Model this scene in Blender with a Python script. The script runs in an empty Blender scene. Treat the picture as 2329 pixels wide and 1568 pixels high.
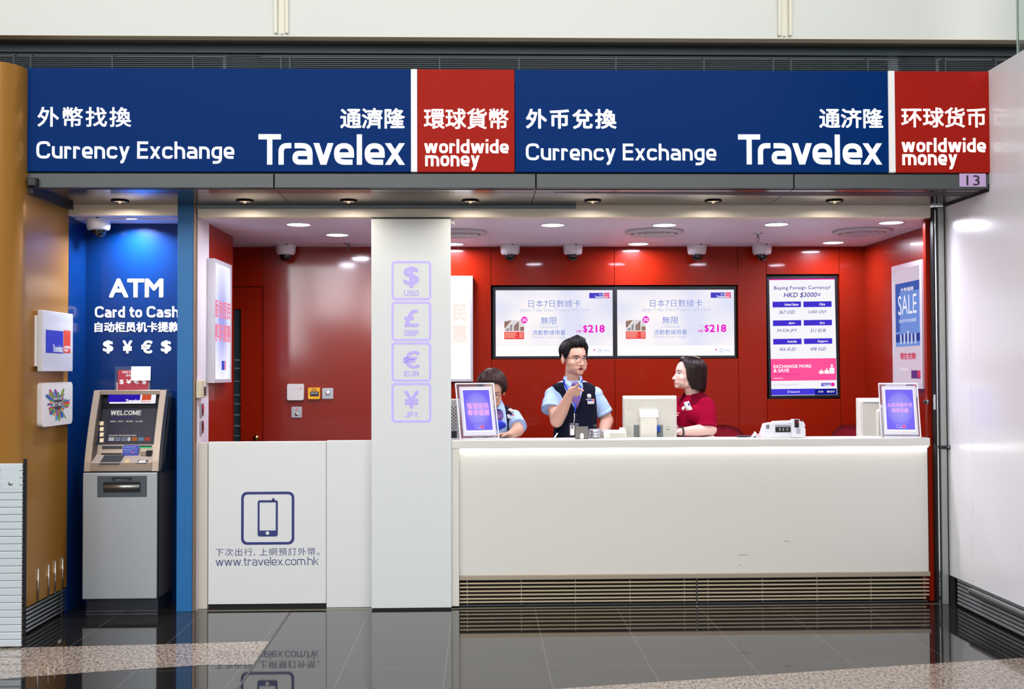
import bpy, bmesh, math, random
from mathutils import Vector, Matrix, Euler
random.seed(7)
SC = bpy.context.scene
COL = SC.collection

# ---------------------------------------------------------------- camera
F_PX, CXP, CYP = 2500.0, 1164.5, 784.0
CAM = Vector((0.0, -6.75, 1.446))
YAW, PITCH, ROLL = math.radians(-1.593), math.radians(1.398), -0.0037
CAM_R = Matrix.Rotation(YAW, 3, 'Z') @ Matrix.Rotation(math.radians(90) + PITCH, 3, 'X') @ Matrix.Rotation(ROLL, 3, 'Z')
cd = bpy.data.cameras.new('camera')
cam = bpy.data.objects.new('camera', cd)
COL.objects.link(cam)
cam.matrix_world = Matrix.Translation(CAM) @ CAM_R.to_4x4()
cd.sensor_fit = 'HORIZONTAL'
cd.sensor_width = 36.0
cd.lens = F_PX / 2329.0 * 36.0
cd.clip_end = 200
SC.camera = cam

# ---------------------------------------------------------------- view, world, hall lights
SC.view_settings.view_transform = 'Standard'
SC.view_settings.look = 'None'
SC.view_settings.gamma = 1.0
SC.view_settings.use_curve_mapping = False
SC.view_settings.exposure = 0.0
W = bpy.data.worlds.new('hall_world')
SC.world = W
W.use_nodes = True
bgn = W.node_tree.nodes['Background']
bgn.inputs[0].default_value = (0.93, 0.97, 1.0, 1)
bgn.inputs[1].default_value = 0.56

def area_light(name, loc, rot, sx, sy, power, color=(1, 1, 1), shape='RECTANGLE', spread=None):
    l = bpy.data.lights.new(name, 'AREA')
    l.shape = shape
    l.size = sx
    if shape in ('RECTANGLE', 'ELLIPSE'):
        l.size_y = sy
    l.energy = power
    l.color = color
    if spread is not None:
        l.spread = spread
    o = bpy.data.objects.new(name, l)
    COL.objects.link(o)
    o.location = loc
    o.rotation_euler = rot
    return o

# the concourse roof lights high above the photographer
area_light('hall_roof_light', (0.5, -7.5, 9.0), (math.radians(14), 0, 0), 16, 7, 300, (1.0, 0.985, 0.955))
# added frontal fill lamp, brightens the shopfront beneath the canopy
area_light('concourse_daylight', (0.0, -12.5, 6.9), (math.radians(66), 0, 0), 18, 4.4, 1180, (1.0, 0.99, 0.97))

# ---------------------------------------------------------------- helpers: pixels of the photograph -> points of the place
def ray(px, py):
    return (CAM_R @ Vector(((px - CXP) / F_PX, -(py - CYP) / F_PX, -1.0)))

def at(px, py, Y):
    d = ray(px, py)
    return CAM + d * ((Y - CAM.y) / d.y)

def on_floor(px, py, z=0.0):
    d = ray(px, py)
    return CAM + d * ((z - CAM.z) / d.z)

def on_x(px, py, X):
    d = ray(px, py)
    return CAM + d * ((X - CAM.x) / d.x)

def mpp(Y):
    """metres that one pixel of the photograph covers at depth Y"""
    return (Y - CAM.y) / F_PX

def lin(c):
    c = c / 255.0
    return c / 12.92 if c <= 0.04045 else ((c + 0.055) / 1.055) ** 2.4

def rgb(r, g, b):
    return (lin(r), lin(g), lin(b), 1.0)

# ---------------------------------------------------------------- materials
MATS = {}
def mat(name, col, rough=0.5, metal=0.0, coat=0.0, emit=None, es=0.0, var=0.0, vscale=8.0, bump=0.0, bscale=200.0, trans=0.0, ior=1.45, alpha=None, spec=None, stretch=None, sheen=0.0):
    if name in MATS:
        return MATS[name]
    m = bpy.data.materials.new(name)
    m.use_nodes = True
    nt = m.node_tree
    p = nt.nodes['Principled BSDF']
    p.inputs['Base Color'].default_value = col
    p.inputs['Roughness'].default_value = rough
    p.inputs['Metallic'].default_value = metal
    p.inputs['Coat Weight'].default_value = coat
    p.inputs['Coat Roughness'].default_value = 0.05
    p.inputs['Transmission Weight'].default_value = trans
    p.inputs['IOR'].default_value = ior
    if sheen:
        p.inputs['Sheen Weight'].default_value = sheen
    if spec is not None:
        p.inputs['Specular IOR Level'].default_value = spec
    if alpha is not None:
        p.inputs['Alpha'].default_value = alpha
    if emit is not None:
        p.inputs['Emission Color'].default_value = emit
        p.inputs['Emission Strength'].default_value = es
    if var or bump:
        tc = nt.nodes.new('ShaderNodeTexCoord')
        mp = nt.nodes.new('ShaderNodeMapping')
        nt.links.new(tc.outputs['Object'], mp.inputs[0])
        if stretch:
            mp.inputs['Scale'].default_value = stretch
    if var:
        n = nt.nodes.new('ShaderNodeTexNoise')
        n.inputs['Scale'].default_value = vscale
        n.inputs['Detail'].default_value = 5
        nt.links.new(mp.outputs[0], n.inputs['Vector'])
        mx = nt.nodes.new('ShaderNodeMix')
        mx.data_type = 'RGBA'
        lo = tuple(max(0, c * (1 - var)) for c in col[:3]) + (1,)
        hi = tuple(min(1, c * (1 + var)) for c in col[:3]) + (1,)
        mx.inputs[6].default_value = lo
        mx.inputs[7].default_value = hi
        nt.links.new(n.outputs[0], mx.inputs[0])
        nt.links.new(mx.outputs[2], p.inputs['Base Color'])
    if bump:
        n2 = nt.nodes.new('ShaderNodeTexNoise')
        n2.inputs['Scale'].default_value = bscale
        nt.links.new(mp.outputs[0], n2.inputs['Vector'])
        b = nt.nodes.new('ShaderNodeBump')
        b.inputs['Strength'].default_value = bump
        b.inputs['Distance'].default_value = 0.002
        nt.links.new(n2.outputs[0], b.inputs['Height'])
        nt.links.new(b.outputs[0], p.inputs['Normal'])
    MATS[name] = m
    return m

def glow(name, col, s=1.0):
    """a lit screen or lamp surface"""
    if name in MATS:
        return MATS[name]
    m = bpy.data.materials.new(name)
    m.use_nodes = True
    nt = m.node_tree
    nt.nodes.clear()
    out = nt.nodes.new('ShaderNodeOutputMaterial')
    e = nt.nodes.new('ShaderNodeEmission')
    e.inputs[0].default_value = col
    e.inputs[1].default_value = s
    nt.links.new(e.outputs[0], out.inputs[0])
    MATS[name] = m
    return m

# ---------------------------------------------------------------- mesh builder
class MB:
    def __init__(s):
        s.bm = bmesh.new()
        s.mi = 0

    def _tag(s, faces):
        for f in faces:
            f.material_index = s.mi

    def face(s, pts, smooth=False):
        vs = [s.bm.verts.new(p) for p in pts]
        try:
            f = s.bm.faces.new(vs)
            f.material_index = s.mi
            f.smooth = smooth
        except ValueError:
            pass
        return s

    def box(s, x0, x1, y0, y1, z0, z1, bev=0.0, seg=2, M=None):
        r = bmesh.ops.create_cube(s.bm, size=1.0)
        vs = r['verts']
        c = Vector(((x0 + x1) / 2, (y0 + y1) / 2, (z0 + z1) / 2))
        d = (abs(x1 - x0), abs(y1 - y0), abs(z1 - z0))
        for v in vs:
            v.co = Vector((v.co.x * d[0], v.co.y * d[1], v.co.z * d[2])) + c
        fs = set(f for v in vs for f in v.link_faces)
        s._tag(fs)
        if bev > 0:
            es = list(set(e for v in vs for e in v.link_edges))
            r2 = bmesh.ops.bevel(s.bm, geom=es, offset=min(bev, min(d) * 0.49), segments=seg, affect='EDGES', profile=0.5)
            vs = list(set(r2['verts']) | set(v for v in vs if v.is_valid))
            vs = list(set(v for f in set(f for v in vs for f in v.link_faces) for v in f.verts))
            for f in set(f for v in vs for f in v.link_faces):
                f.material_index = s.mi
        if M is not None:
            for v in vs:
                v.co = M @ v.co
        return s

    def prism(s, poly, axis, a0, a1, M=None):
        """poly: 2D outline; axis 'x': (y,z), 'y': (x,z), 'z': (x,y), extruded from a0 to a1"""
        def mk(p, a):
            u, v = p
            q = {'x': (a, u, v), 'y': (u, a, v), 'z': (u, v, a)}[axis]
            q = Vector(q)
            return M @ q if M is not None else q
        A = [s.bm.verts.new(mk(p, a0)) for p in poly]
        B = [s.bm.verts.new(mk(p, a1)) for p in poly]
        n = len(poly)
        fs = [s.bm.faces.new(A[::-1]), s.bm.faces.new(B)]
        for i in range(n):
            fs.append(s.bm.faces.new((A[i], A[(i + 1) % n], B[(i + 1) % n], B[i])))
        s._tag(fs)
        return s

    def tube(s, pts, rs, seg=12, cap=True, smooth=True, flat=None):
        """sweep of circles along pts; rs one radius or a list; flat: list of (width, depth) scale"""
        pts = [Vector(p) for p in pts]
        n = len(pts)
        if not isinstance(rs, (list, tuple)):
            rs = [rs] * n
        rings = []
        up = None
        for i in range(n):
            t = (pts[min(i + 1, n - 1)] - pts[max(i - 1, 0)]).normalized()
            if up is None:
                ref = Vector((0, 0, 1)) if abs(t.z) < 0.9 else Vector((1, 0, 0))
                a = t.cross(ref).normalized()
            else:
                a = (up - t * up.dot(t)).normalized()
            b = t.cross(a).normalized()
            up = a
            rings.append([s.bm.verts.new(pts[i] + (a * math.cos(q) + b * math.sin(q)) * rs[i]) for q in [2 * math.pi * k / seg for k in range(seg)]])
        fs = []
        for i in range(n - 1):
            for k in range(seg):
                f = s.bm.faces.new((rings[i][k], rings[i][(k + 1) % seg], rings[i + 1][(k + 1) % seg], rings[i + 1][k]))
                f.smooth = smooth
                fs.append(f)
        if cap:
            fs.append(s.bm.faces.new(rings[0][::-1]))
            fs.append(s.bm.faces.new(rings[-1]))
        s._tag(fs)
        return s

    def lathe(s, prof, M=None, seg=32, smooth=True):
        """prof: list of (r, h) turned about local Z"""
        rings = []
        for r, h in prof:
            if r < 1e-6:
                v = Vector((0, 0, h))
                rings.append([s.bm.verts.new(M @ v if M is not None else v)])
            else:
                rg = []
                for k in range(seg):
                    q = 2 * math.pi * k / seg
                    v = Vector((r * math.cos(q), r * math.sin(q), h))
                    rg.append(s.bm.verts.new(M @ v if M is not None else v))
                rings.append(rg)
        for i in range(len(rings) - 1):
            A, B = rings[i], rings[i + 1]
            for k in range(seg):
                k2 = (k + 1) % seg
                if len(A) == 1 and len(B) == 1:
                    continue
                if len(A) == 1:
                    f = s.bm.faces.new((A[0], B[k2], B[k]))
                elif len(B) == 1:
                    f = s.bm.faces.new((A[k], A[k2], B[0]))
                else:
                    f = s.bm.faces.new((A[k], A[k2], B[k2], B[k]))
                f.smooth = smooth
                f.material_index = s.mi
        return s

    def ball(s, c, r, seg=16, sc=(1, 1, 1), M=None):
        prof = [(math.sin(math.pi * i / seg) * 1.0, -math.cos(math.pi * i / seg)) for i in range(seg + 1)]
        prof[0] = (0, -1)
        prof[-1] = (0, 1)
        T = Matrix.Translation(Vector(c)) @ Matrix.Diagonal((r * sc[0], r * sc[1], r * sc[2], 1))
        if M is not None:
            T = M @ T
        return s.lathe(prof, T, seg * 2)

    def build(s, name, mats, parent=None, smooth_angle=None, recalc=True):
        if recalc:
            bmesh.ops.recalc_face_normals(s.bm, faces=s.bm.faces)
        me = bpy.data.meshes.new(name)
        if parent is not None:
            off = parent.matrix_world.translation if False else wloc(parent)
            bmesh.ops.translate(s.bm, verts=s.bm.verts, vec=-off)
        s.bm.to_mesh(me)
        s.bm.free()
        if not isinstance(mats, (list, tuple)):
            mats = [mats]
        for m in mats:
            me.materials.append(m)
        o = bpy.data.objects.new(name, me)
        COL.objects.link(o)
        if parent is not None:
            o.parent = parent
        return o

def wloc(o):
    v = Vector((0, 0, 0))
    while o is not None:
        v = v + o.location
        o = o.parent
    return v

def thing(name, label, cat, loc=(0, 0, 0), group=None):
    o = bpy.data.objects.new(name, None)
    COL.objects.link(o)
    o.location = loc
    o.empty_display_size = 0.1
    o['label'] = label
    o['category'] = cat
    if group:
        o['group'] = group
    return o

def tag(o, label, cat, group=None):
    o['label'] = label
    o['category'] = cat
    if group:
        o['group'] = group
    return o

def struct(o):
    o['kind'] = 'structure'
    return o

def dup(root, delta, label=None, cat=None):
    r = root.copy()
    COL.objects.link(r)
    r.location = root.location + Vector(delta)
    if label:
        r['label'] = label
    for ch in list(root.children):
        c = ch.copy()
        COL.objects.link(c)
        c.parent = r
        for g in list(ch.children):
            d = g.copy()
            COL.objects.link(d)
            d.parent = c
    return r

# ---------------------------------------------------------------- lettering
def arc_path(pts, n=5):
    """polyline with corner radii -> dense points. pts: (x,y) or (x,y,r)"""
    out = []
    m = len(pts)
    for i, p in enumerate(pts):
        P = Vector(p[:2])
        r = p[2] if len(p) > 2 else 0
        if r and 0 < i < m - 1:
            A, B = Vector(pts[i - 1][:2]), Vector(pts[i + 1][:2])
            a, b = (A - P), (B - P)
            ka = 0.5 if (0 < i - 1 and len(pts[i - 1]) > 2) else 0.96
            kb = 0.5 if (i + 1 < m - 1 and len(pts[i + 1]) > 2) else 0.96
            rr = min(r, a.length * ka, b.length * kb)
            s, e = P + a.normalized() * rr, P + b.normalized() * rr
            for k in range(n + 1):
                t = k / n
                out.append(s * (1 - t) ** 2 + P * 2 * t * (1 - t) + e * t * t)
        else:
            out.append(P)
    res = [out[0]]
    for p in out[1:]:
        if (p - res[-1]).length > 1e-4:
            res.append(p)
    return res

def stroke_quads(pts, t):
    """thick polyline -> quads"""
    n = len(pts)
    L, R = [], []
    for i in range(n):
        if i == 0:
            d = (pts[1] - pts[0]).normalized(); nn = Vector((-d.y, d.x)); k = 1
        elif i == n - 1:
            d = (pts[-1] - pts[-2]).normalized(); nn = Vector((-d.y, d.x)); k = 1
        else:
            d1 = (pts[i] - pts[i - 1]).normalized(); d2 = (pts[i + 1] - pts[i]).normalized()
            nn = (Vector((-d1.y, d1.x)) + Vector((-d2.y, d2.x)))
            if nn.length < 1e-6:
                nn = Vector((-d1.y, d1.x))
            nn.normalize()
            k = 1 / max(0.5, nn.dot(Vector((-d1.y, d1.x))))
        L.append(pts[i] + nn * (t / 2 * k)); R.append(pts[i] - nn * (t / 2 * k))
    return [[L[i], R[i], R[i + 1], L[i + 1]] for i in range(n - 1)]

def glyph(c, t, w=0.60):
    """square-shouldered sans letter: (advance, strokes, polygons)"""
    a = t / 2; X = 0.71; r = 0.26; m = X * 0.52; D = -0.29
    th = t * 1.12
    def dg(x0, y0, x1, y1):
        return [(x0 - th / 2, y0), (x0 + th / 2, y0), (x1 + th / 2, y1), (x1 - th / 2, y1)]
    S, P = [], []
    if c == ' ': return 0.32, [], []
    if c == 'a': S = [[(a * .8, X - a), (w - a, X - a, r), (w - a, 0)], [(w - a, m), (a, m, r * .8), (a, a, r * .8), (w - a, a)]]
    elif c == 'c': S = [[(w - a, X - .2), (w - a, X - a, r), (a, X - a, r), (a, a, r), (w - a, a, r), (w - a, .2)]]
    elif c == 'd': S = [[(w - a, X - a), (a, X - a, r), (a, a, r), (w - a, a)], [(w - a, 0), (w - a, 1)]]
    elif c == 'e': S = [[(a, m - .05), (w - a, m - .05), (w - a, X - a, r), (a, X - a, r), (a, a, r), (w - a * .6, a)]]
    elif c == 'g': S = [[(w - a, X - a), (a, X - a, r), (a, a, r), (w - a, a)], [(w - a, X), (w - a, D + a, r), (a, D + a)]]
    elif c == 'h': S = [[(a, 0), (a, 1)], [(a, X - a), (w - a, X - a, r), (w - a, 0)]]
    elif c == 'i': w = t; S = [[(a, 0), (a, X)], [(a, .84), (a, 1)]]
    elif c == 'k': S = [[(a, 0), (a, 1)]]; P = [dg(a * 1.6, .34, w - th / 2, X), dg(w * .36, .40, w - th / 2, 0)]; P[1] = dg(w - th / 2, 0, w * .40, .42)
    elif c == 'l': w = t; S = [[(a, 0), (a, 1)]]
    elif c == 'm': w = 0.95; S = [[(a, 0), (a, X)], [(a, X - a), (w - a, X - a, r), (w - a, 0)], [(w / 2, X - a), (w / 2, 0)]]
    elif c == 'n': S = [[(a, 0), (a, X)], [(a, X - a), (w - a, X - a, r), (w - a, 0)]]
    elif c == 'o': S = [[(w / 2, X - a), (a, X - a, r), (a, a, r), (w - a, a, r), (w - a, X - a, r), (w / 2, X - a)]]
    elif c == 'r': w = .40; S = [[(a, 0), (a, X)], [(a, X - a), (w - a, X - a, .16), (w - a, X - .19)]]
    elif c == 'R0': w = .42; S = [[(a, 0), (a, X - a, .2), (w, X - a)]]
    elif c == 's': S = [[(w - a, X - .17), (w - a, X - a, r), (a, X - a, r), (a, m, r), (w - a, m, r), (w - a, a, r), (a, a, r), (a, .17)]]
    elif c == 't': w = .42; S = [[(.17, .92), (.17, a, r * .8), (w, a)], [(0, X - a), (w, X - a)]]
    elif c == 'u': S = [[(a, X), (a, a, r), (w - a, a)], [(w - a, 0), (w - a, X)]]
    elif c == 'v': P = [dg(w / 2, 0, th / 2, X), dg(w / 2, 0, w - th / 2, X)]
    elif c == 'w': w = .92; P = [dg(w * .28, 0, th / 2, X), dg(w * .28, 0, w / 2, X), dg(w * .72, 0, w / 2, X), dg(w * .72, 0, w - th / 2, X)]
    elif c == 'x': P = [dg(th / 2, 0, w - th / 2, X), dg(w - th / 2, 0, th / 2, X)]
    elif c == 'y': P = [dg(w / 2, 0, th / 2, X), dg(w * .30, D + .06, w - th / 2, X)]; S = [[(w * .36, D + a + .02), (w * .12, D + a + .02)]]
    elif c == '.': w = t; S = [[(a, 0), (a, t)]]
    elif c == 'C': w = .78; S = [[(w - a, .72), (w - a, 1 - a, .3), (a, 1 - a, .3), (a, a, .3), (w - a, a, .3), (w - a, .28)]]
    elif c == 'E': w = .62; S = [[(w, 1 - a), (a, 1 - a), (a, a), (w, a)], [(a, .52), (w * .94, .52)]]
    elif c == 'T': w = .74; S = [[(0, 1 - a), (w, 1 - a)], [(w / 2, 0), (w / 2, 1)]]
    elif c == 'W': w = 1.15; P = [dg(w * .27, 0, th / 2, 1), dg(w * .27, 0, w / 2, 1), dg(w * .73, 0, w / 2, 1), dg(w * .73, 0, w - th / 2, 1)]
    elif c == 'L': w = .6; S = [[(a, 1), (a, a), (w, a)]]
    elif c == 'O': w = .8; S = [[(w / 2, 1 - a), (a, 1 - a, .3), (a, a, .3), (w - a, a, .3), (w - a, 1 - a, .3), (w / 2, 1 - a)]]
    elif c == 'M': w = .92; S = [[(a, 0), (a, 1)], [(w - a, 0), (w - a, 1)]]; P = [dg(w / 2, .1, a * 1.3, 1), dg(w / 2, .1, w - a * 1.3, 1)]
    elif c == 'U': w = .76; S = [[(a, 1), (a, a, .3), (w - a, a, .3), (w - a, 1)]]
    elif c == 'S': w = .72; S = [[(w - a, .76), (w - a, 1 - a, .26), (a, 1 - a, .26), (a, .52, .2), (w - a, .5, .2), (w - a, a, .26), (a, a, .26), (a, .24)]]
    elif c == 'D': w = .76; S = [[(a, 0), (a, 1)], [(a, 1 - a), (w - a, 1 - a, .3), (w - a, a, .3), (a, a)]]
    elif c == 'G': w = .78; S = [[(w - a, .74), (w - a, 1 - a, .3), (a, 1 - a, .3), (a, a, .3), (w - a, a, .3), (w - a, .46), (w * .52, .46)]]
    elif c == 'B': w = .72; S = [[(a, 0), (a, 1)], [(a, 1 - a), (w - a * 1.4, 1 - a, .2), (w - a * 1.4, .52, .2), (a, .52)], [(a, .52), (w - a, .52, .2), (w - a, a, .24), (a, a)]]
    elif c == 'P': w = .7; S = [[(a, 0), (a, 1)], [(a, 1 - a), (w - a, 1 - a, .26), (w - a, .44, .26), (a, .44)]]
    elif c == 'R': w = .72; S = [[(a, 0), (a, 1)], [(a, 1 - a), (w - a, 1 - a, .26), (w - a, .46, .26), (a, .46)], [(w * .55, .46), (w - a, .38, .1), (w - a, 0)]]
    elif c == 'J': w = .6; S = [[(w - a, 1), (w - a, a, .28), (a, a, .28), (a, .3)]]
    elif c == 'Y': w = .76; S = [[(w / 2, 0), (w / 2, .45)]]; P = [dg(w / 2, .4, th / 2, 1), dg(w / 2, .4, w - th / 2, 1)]
    return w, S, P

def euro_text(s, t=0.16, gap=0.09):
    polys = []
    x = 0.0
    for i, c in enumerate(s):
        w, S, P = glyph(c, t)
        for k, st in enumerate(S):
            for q in stroke_quads(arc_path(st), t):
                polys.append([(v.x + x, v.y, k * 0.00012) for v in q])
        for k, q in enumerate(P):
            polys.append([(v[0] + x, v[1], (k + 3) * 0.00012) for v in q])
        x += w + (gap if c != ' ' else 0)
    return polys

_TC = {}
def font_text(s, bold=0.0, shear=0.0, spacing=1.0, res=3):
    key = (s, bold, shear, spacing, res)
    if key in _TC:
        return _TC[key]
    c = bpy.data.curves.new('lettering_curve', 'FONT')
    c.body = s
    c.size = 1.0
    c.shear = shear
    c.space_character = spacing
    c.offset = min(bold, 0.0)
    c.resolution_u = res
    o = bpy.data.objects.new('lettering_curve', c)
    COL.objects.link(o)
    dgr = bpy.context.evaluated_depsgraph_get()
    ev = o.evaluated_get(dgr)
    me = ev.to_mesh()
    polys = [[(me.vertices[i].co.x, me.vertices[i].co.y) for i in p.vertices] for p in me.polygons]
    ev.to_mesh_clear()
    bpy.data.objects.remove(o)
    bpy.data.curves.remove(c)
    if bold > 0:
        b = bold * 0.85
        polys = [[(p[0] + dx, p[1] + dy, k * 0.00006) for p in q] for k, (dx, dy) in enumerate(((0, 0), (b, b), (-b, b), (b, -b), (-b, -b), (b * 1.2, 0), (-b * 1.2, 0), (0, b * 1.2), (0, -b * 1.2))) for q in polys]
    _TC[key] = polys
    return polys

def fit_polys(polys, box):
    """scale polys into box (u0,u1,v0,v1); v0 or u1 None keeps the aspect"""
    us = [p[0] for q in polys for p in q]; vs = [p[1] for q in polys for p in q]
    a, b, c, d = min(us), max(us), min(vs), max(vs)
    u0, u1, v0, v1 = box
    sy = (v1 - v0) / max(d - c, 1e-9)
    sx = (u1 - u0) / max(b - a, 1e-9)
    return [[(u0 + (p[0] - a) * sx, v0 + (p[1] - c) * sy) + tuple(p[2:]) for p in q] for q in polys]

class Plane:
    """a flat frame in the place: origin O, U to the right, V up; lift along N"""
    def __init__(s, O, U, V):
        s.O = Vector(O); s.U = Vector(U).normalized(); s.V = Vector(V).normalized()
        s.N = s.U.cross(s.V).normalized()

    def p(s, u, v, lift=0.0):
        return s.O + s.U * u + s.V * v + s.N * lift

    def uv(s, px, py):
        d = ray(px, py)
        t = (s.O - CAM).dot(s.N) / d.dot(s.N)
        q = CAM + d * t - s.O
        return q.dot(s.U), q.dot(s.V)

    def px_box(s, x0, y0, x1, y1):
        """photo box -> (u0,u1,v0,v1)"""
        ua, va = s.uv((x0 + x1) / 2, y0); ub, vb = s.uv((x0 + x1) / 2, y1)
        uc, vc = s.uv(x0, (y0 + y1) / 2); ud, vd = s.uv(x1, (y0 + y1) / 2)
        return (uc, ud, vb, va)

def put(mb, pl, polys, lift=0.001):
    for q in polys:
        mb.face([pl.p(p[0], p[1], lift + (p[2] if len(p) > 2 else 0.0)) for p in q])
    return mb

def rect(b):
    u0, u1, v0, v1 = b
    return [(u0, v0), (u1, v0), (u1, v1), (u0, v1)]

def letter(pl, polys, pxbox, m, parent, name='lettering', lift=0.0015, label=None):
    mb = MB()
    put(mb, pl, fit_polys(polys, pl.px_box(*pxbox)), lift)
    o = mb.build(name, m, parent, recalc=False)
    if label:
        o['label'] = label
    return o

def panel(pl, pxbox, m, parent, name, lift=0.001, label=None):
    mb = MB()
    mb.face([pl.p(u, v, lift) for u, v in rect(pl.px_box(*pxbox))])
    o = mb.build(name, m, parent, recalc=False)
    if label:
        o['label'] = label
    return o

def rrect(u0, u1, v0, v1, r, n=6):
    pts = []
    for cx, cy, a0 in ((u1 - r, v1 - r, 0), (u0 + r, v1 - r, 90), (u0 + r, v0 + r, 180), (u1 - r, v0 + r, 270)):
        for k in range(n + 1):
            q = math.radians(a0 + 90 * k / n)
            pts.append((cx + r * math.cos(q), cy + r * math.sin(q)))
    return pts

def ring_polys(outer, inner):
    n = len(outer)
    return [[outer[i], outer[(i + 1) % n], inner[(i + 1) % n], inner[i]] for i in range(n)]

def circle(cx, cy, r, n=24):
    return [(cx + r * math.cos(2 * math.pi * k / n), cy + r * math.sin(2 * math.pi * k / n)) for k in range(n)]

def front(Y):
    """the plane that faces the concourse at depth Y; u = x, v = z"""
    return Plane((0, Y, 0), (1, 0, 0), (0, 0, 1))

# ================================================================ MATERIALS
M_white = mat('white_laminate', rgb(226, 228, 228), 0.35, var=0.02, vscale=3)
M_jamb = mat('warm_white_paint', rgb(214, 207, 198), 0.4, var=0.03)
M_cream = mat('cream_beam', rgb(232, 222, 206), 0.5, var=0.03)
M_ceil = mat('ceiling_tile', rgb(222, 216, 234), 0.45, var=0.01)
M_joint = mat('joint_pale', rgb(235, 222, 228), 0.5)
M_red = mat('red_gloss_panel', rgb(138, 26, 5), 0.3, coat=0.22, spec=0.15, var=0.05, vscale=1.5, bump=0.05, bscale=30)
M_black = mat('black_void', rgb(12, 12, 14), 0.5)
M_bezel = mat('black_plastic', rgb(22, 24, 30), 0.35, var=0.05)
M_steel = mat('brushed_steel', rgb(176, 180, 178), 0.28, metal=0.9, var=0.06, vscale=20, stretch=(6, 6, 0.4))
M_dark = mat('charcoal_metal', rgb(84, 90, 92), 0.32, metal=0.35, var=0.04, vscale=4)
M_soffit = mat('soffit_metal', rgb(128, 122, 126), 0.16, metal=1.0, var=0.03, vscale=3)
M_duct = mat('duct_metal', rgb(44, 54, 60), 0.4, metal=0.3, var=0.06)
M_yellow = mat('bronze_yellow_panel', rgb(164, 114, 44), 0.3, metal=0.3, var=0.05, vscale=12, stretch=(1, 1, 0.05))
M_rwall = mat('satin_white_metal', rgb(242, 241, 244), 0.2, metal=0.05, var=0.02, vscale=2)
M_hall = mat('hall_white_panel', rgb(214, 217, 211), 0.6, var=0.01)
M_blue = mat('alcove_blue', rgb(3, 44, 100), 0.3, coat=0.4, spec=.2, var=0.06, vscale=2)
M_bluepil = mat('pillar_blue', rgb(32, 108, 172), 0.4, var=0.12, vscale=4)
M_stone = mat('speckled_solid_surface', rgb(222, 219, 213), 0.3, var=0.10, vscale=220)
M_chrome = mat('chrome', rgb(210, 212, 214), 0.12, metal=1.0)
M_ridge = mat('ridged_aluminium', rgb(150, 154, 156), 0.35, metal=0.3)
M_guard = mat('guard_aluminium', rgb(214, 224, 230), 0.32, metal=0.3, var=0.03)
M_lamp = glow('lamp_disc', (0.92, 0.91, 1, 1), 9.0)
M_letter = glow('backlit_white', (1, 0.985, 0.96, 1), 1.35)
M_pureW = mat('vinyl_white', rgb(240, 240, 240), 0.4)

Y_BACK = 1.60
Z_CEIL = 2.395
X_L, X_R = -1.735, 2.94
BP = front(Y_BACK)

def bx(px):
    return at(px, 760, Y_BACK).x

# ================================================================ FLOOR
def floor_material():
    m = bpy.data.materials.new('polished_dark_granite')
    m.use_nodes = True
    nt = m.node_tree
    p = nt.nodes['Principled BSDF']
    p.inputs['Roughness'].default_value = 0.035
    p.inputs['IOR'].default_value = 1.62
    tc = nt.nodes.new('ShaderNodeTexCoord')
    br = nt.nodes.new('ShaderNodeTexBrick')
    br.offset = 0.0
    br.inputs['Color1'].default_value = rgb(34, 32, 31)
    br.inputs['Color2'].default_value = rgb(40, 38, 36)
    br.inputs['Mortar'].default_value = rgb(96, 92, 88)
    br.inputs['Scale'].default_value = 1.0
    br.inputs['Mortar Size'].default_value = 0.0025
    br.inputs['Mortar Smooth'].default_value = 0.0
    br.inputs['Brick Width'].default_value = 0.5
    br.inputs['Row Height'].default_value = 1.37
    mp = nt.nodes.new('ShaderNodeMapping')
    mp.inputs['Location'].default_value = (0.18, -0.03, 0)
    nt.links.new(tc.outputs['Object'], mp.inputs[0])
    nt.links.new(mp.outputs[0], br.inputs['Vector'])
    n = nt.nodes.new('ShaderNodeTexNoise')
    n.inputs['Scale'].default_value = 160
    nt.links.new(tc.outputs['Object'], n.inputs['Vector'])
    mx = nt.nodes.new('ShaderNodeMix')
    mx.data_type = 'RGBA'
    mx.blend_type = 'MULTIPLY'
    mx.inputs[0].default_value = 0.5
    nt.links.new(br.outputs['Color'], mx.inputs[6])
    nt.links.new(n.outputs['Fac'], mx.inputs[7])
    nt.links.new(mx.outputs[2], p.inputs['Base Color'])
    return m

def granite_material():
    m = bpy.data.materials.new('speckled_beige_granite')
    m.use_nodes = True
    nt = m.node_tree
    p = nt.nodes['Principled BSDF']
    p.inputs['Roughness'].default_value = 0.06
    p.inputs['IOR'].default_value = 1.5
    tc = nt.nodes.new('ShaderNodeTexCoord')
    mp = nt.nodes.new('ShaderNodeMapping')
    mp.inputs['Scale'].default_value = (1, 0.45, 1)
    nt.links.new(tc.outputs['Object'], mp.inputs[0])
    n = nt.nodes.new('ShaderNodeTexNoise')
    n.inputs['Scale'].default_value = 75
    n.inputs['Detail'].default_value = 6
    n.inputs['Roughness'].default_value = 0.7
    nt.links.new(mp.outputs[0], n.inputs['Vector'])
    cr = nt.nodes.new('ShaderNodeValToRGB')
    cr.color_ramp.elements[0].position = 0.36
    cr.color_ramp.elements[0].color = rgb(66, 58, 52)
    cr.color_ramp.elements[1].position = 0.6
    cr.color_ramp.elements[1].color = rgb(178, 164, 150)
    e = cr.color_ramp.elements.new(0.47)
    e.color = rgb(136, 121, 108)
    nt.links.new(n.outputs['Fac'], cr.inputs[0])
    nt.links.new(cr.outputs[0], p.inputs['Base Color'])
    return m

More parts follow.
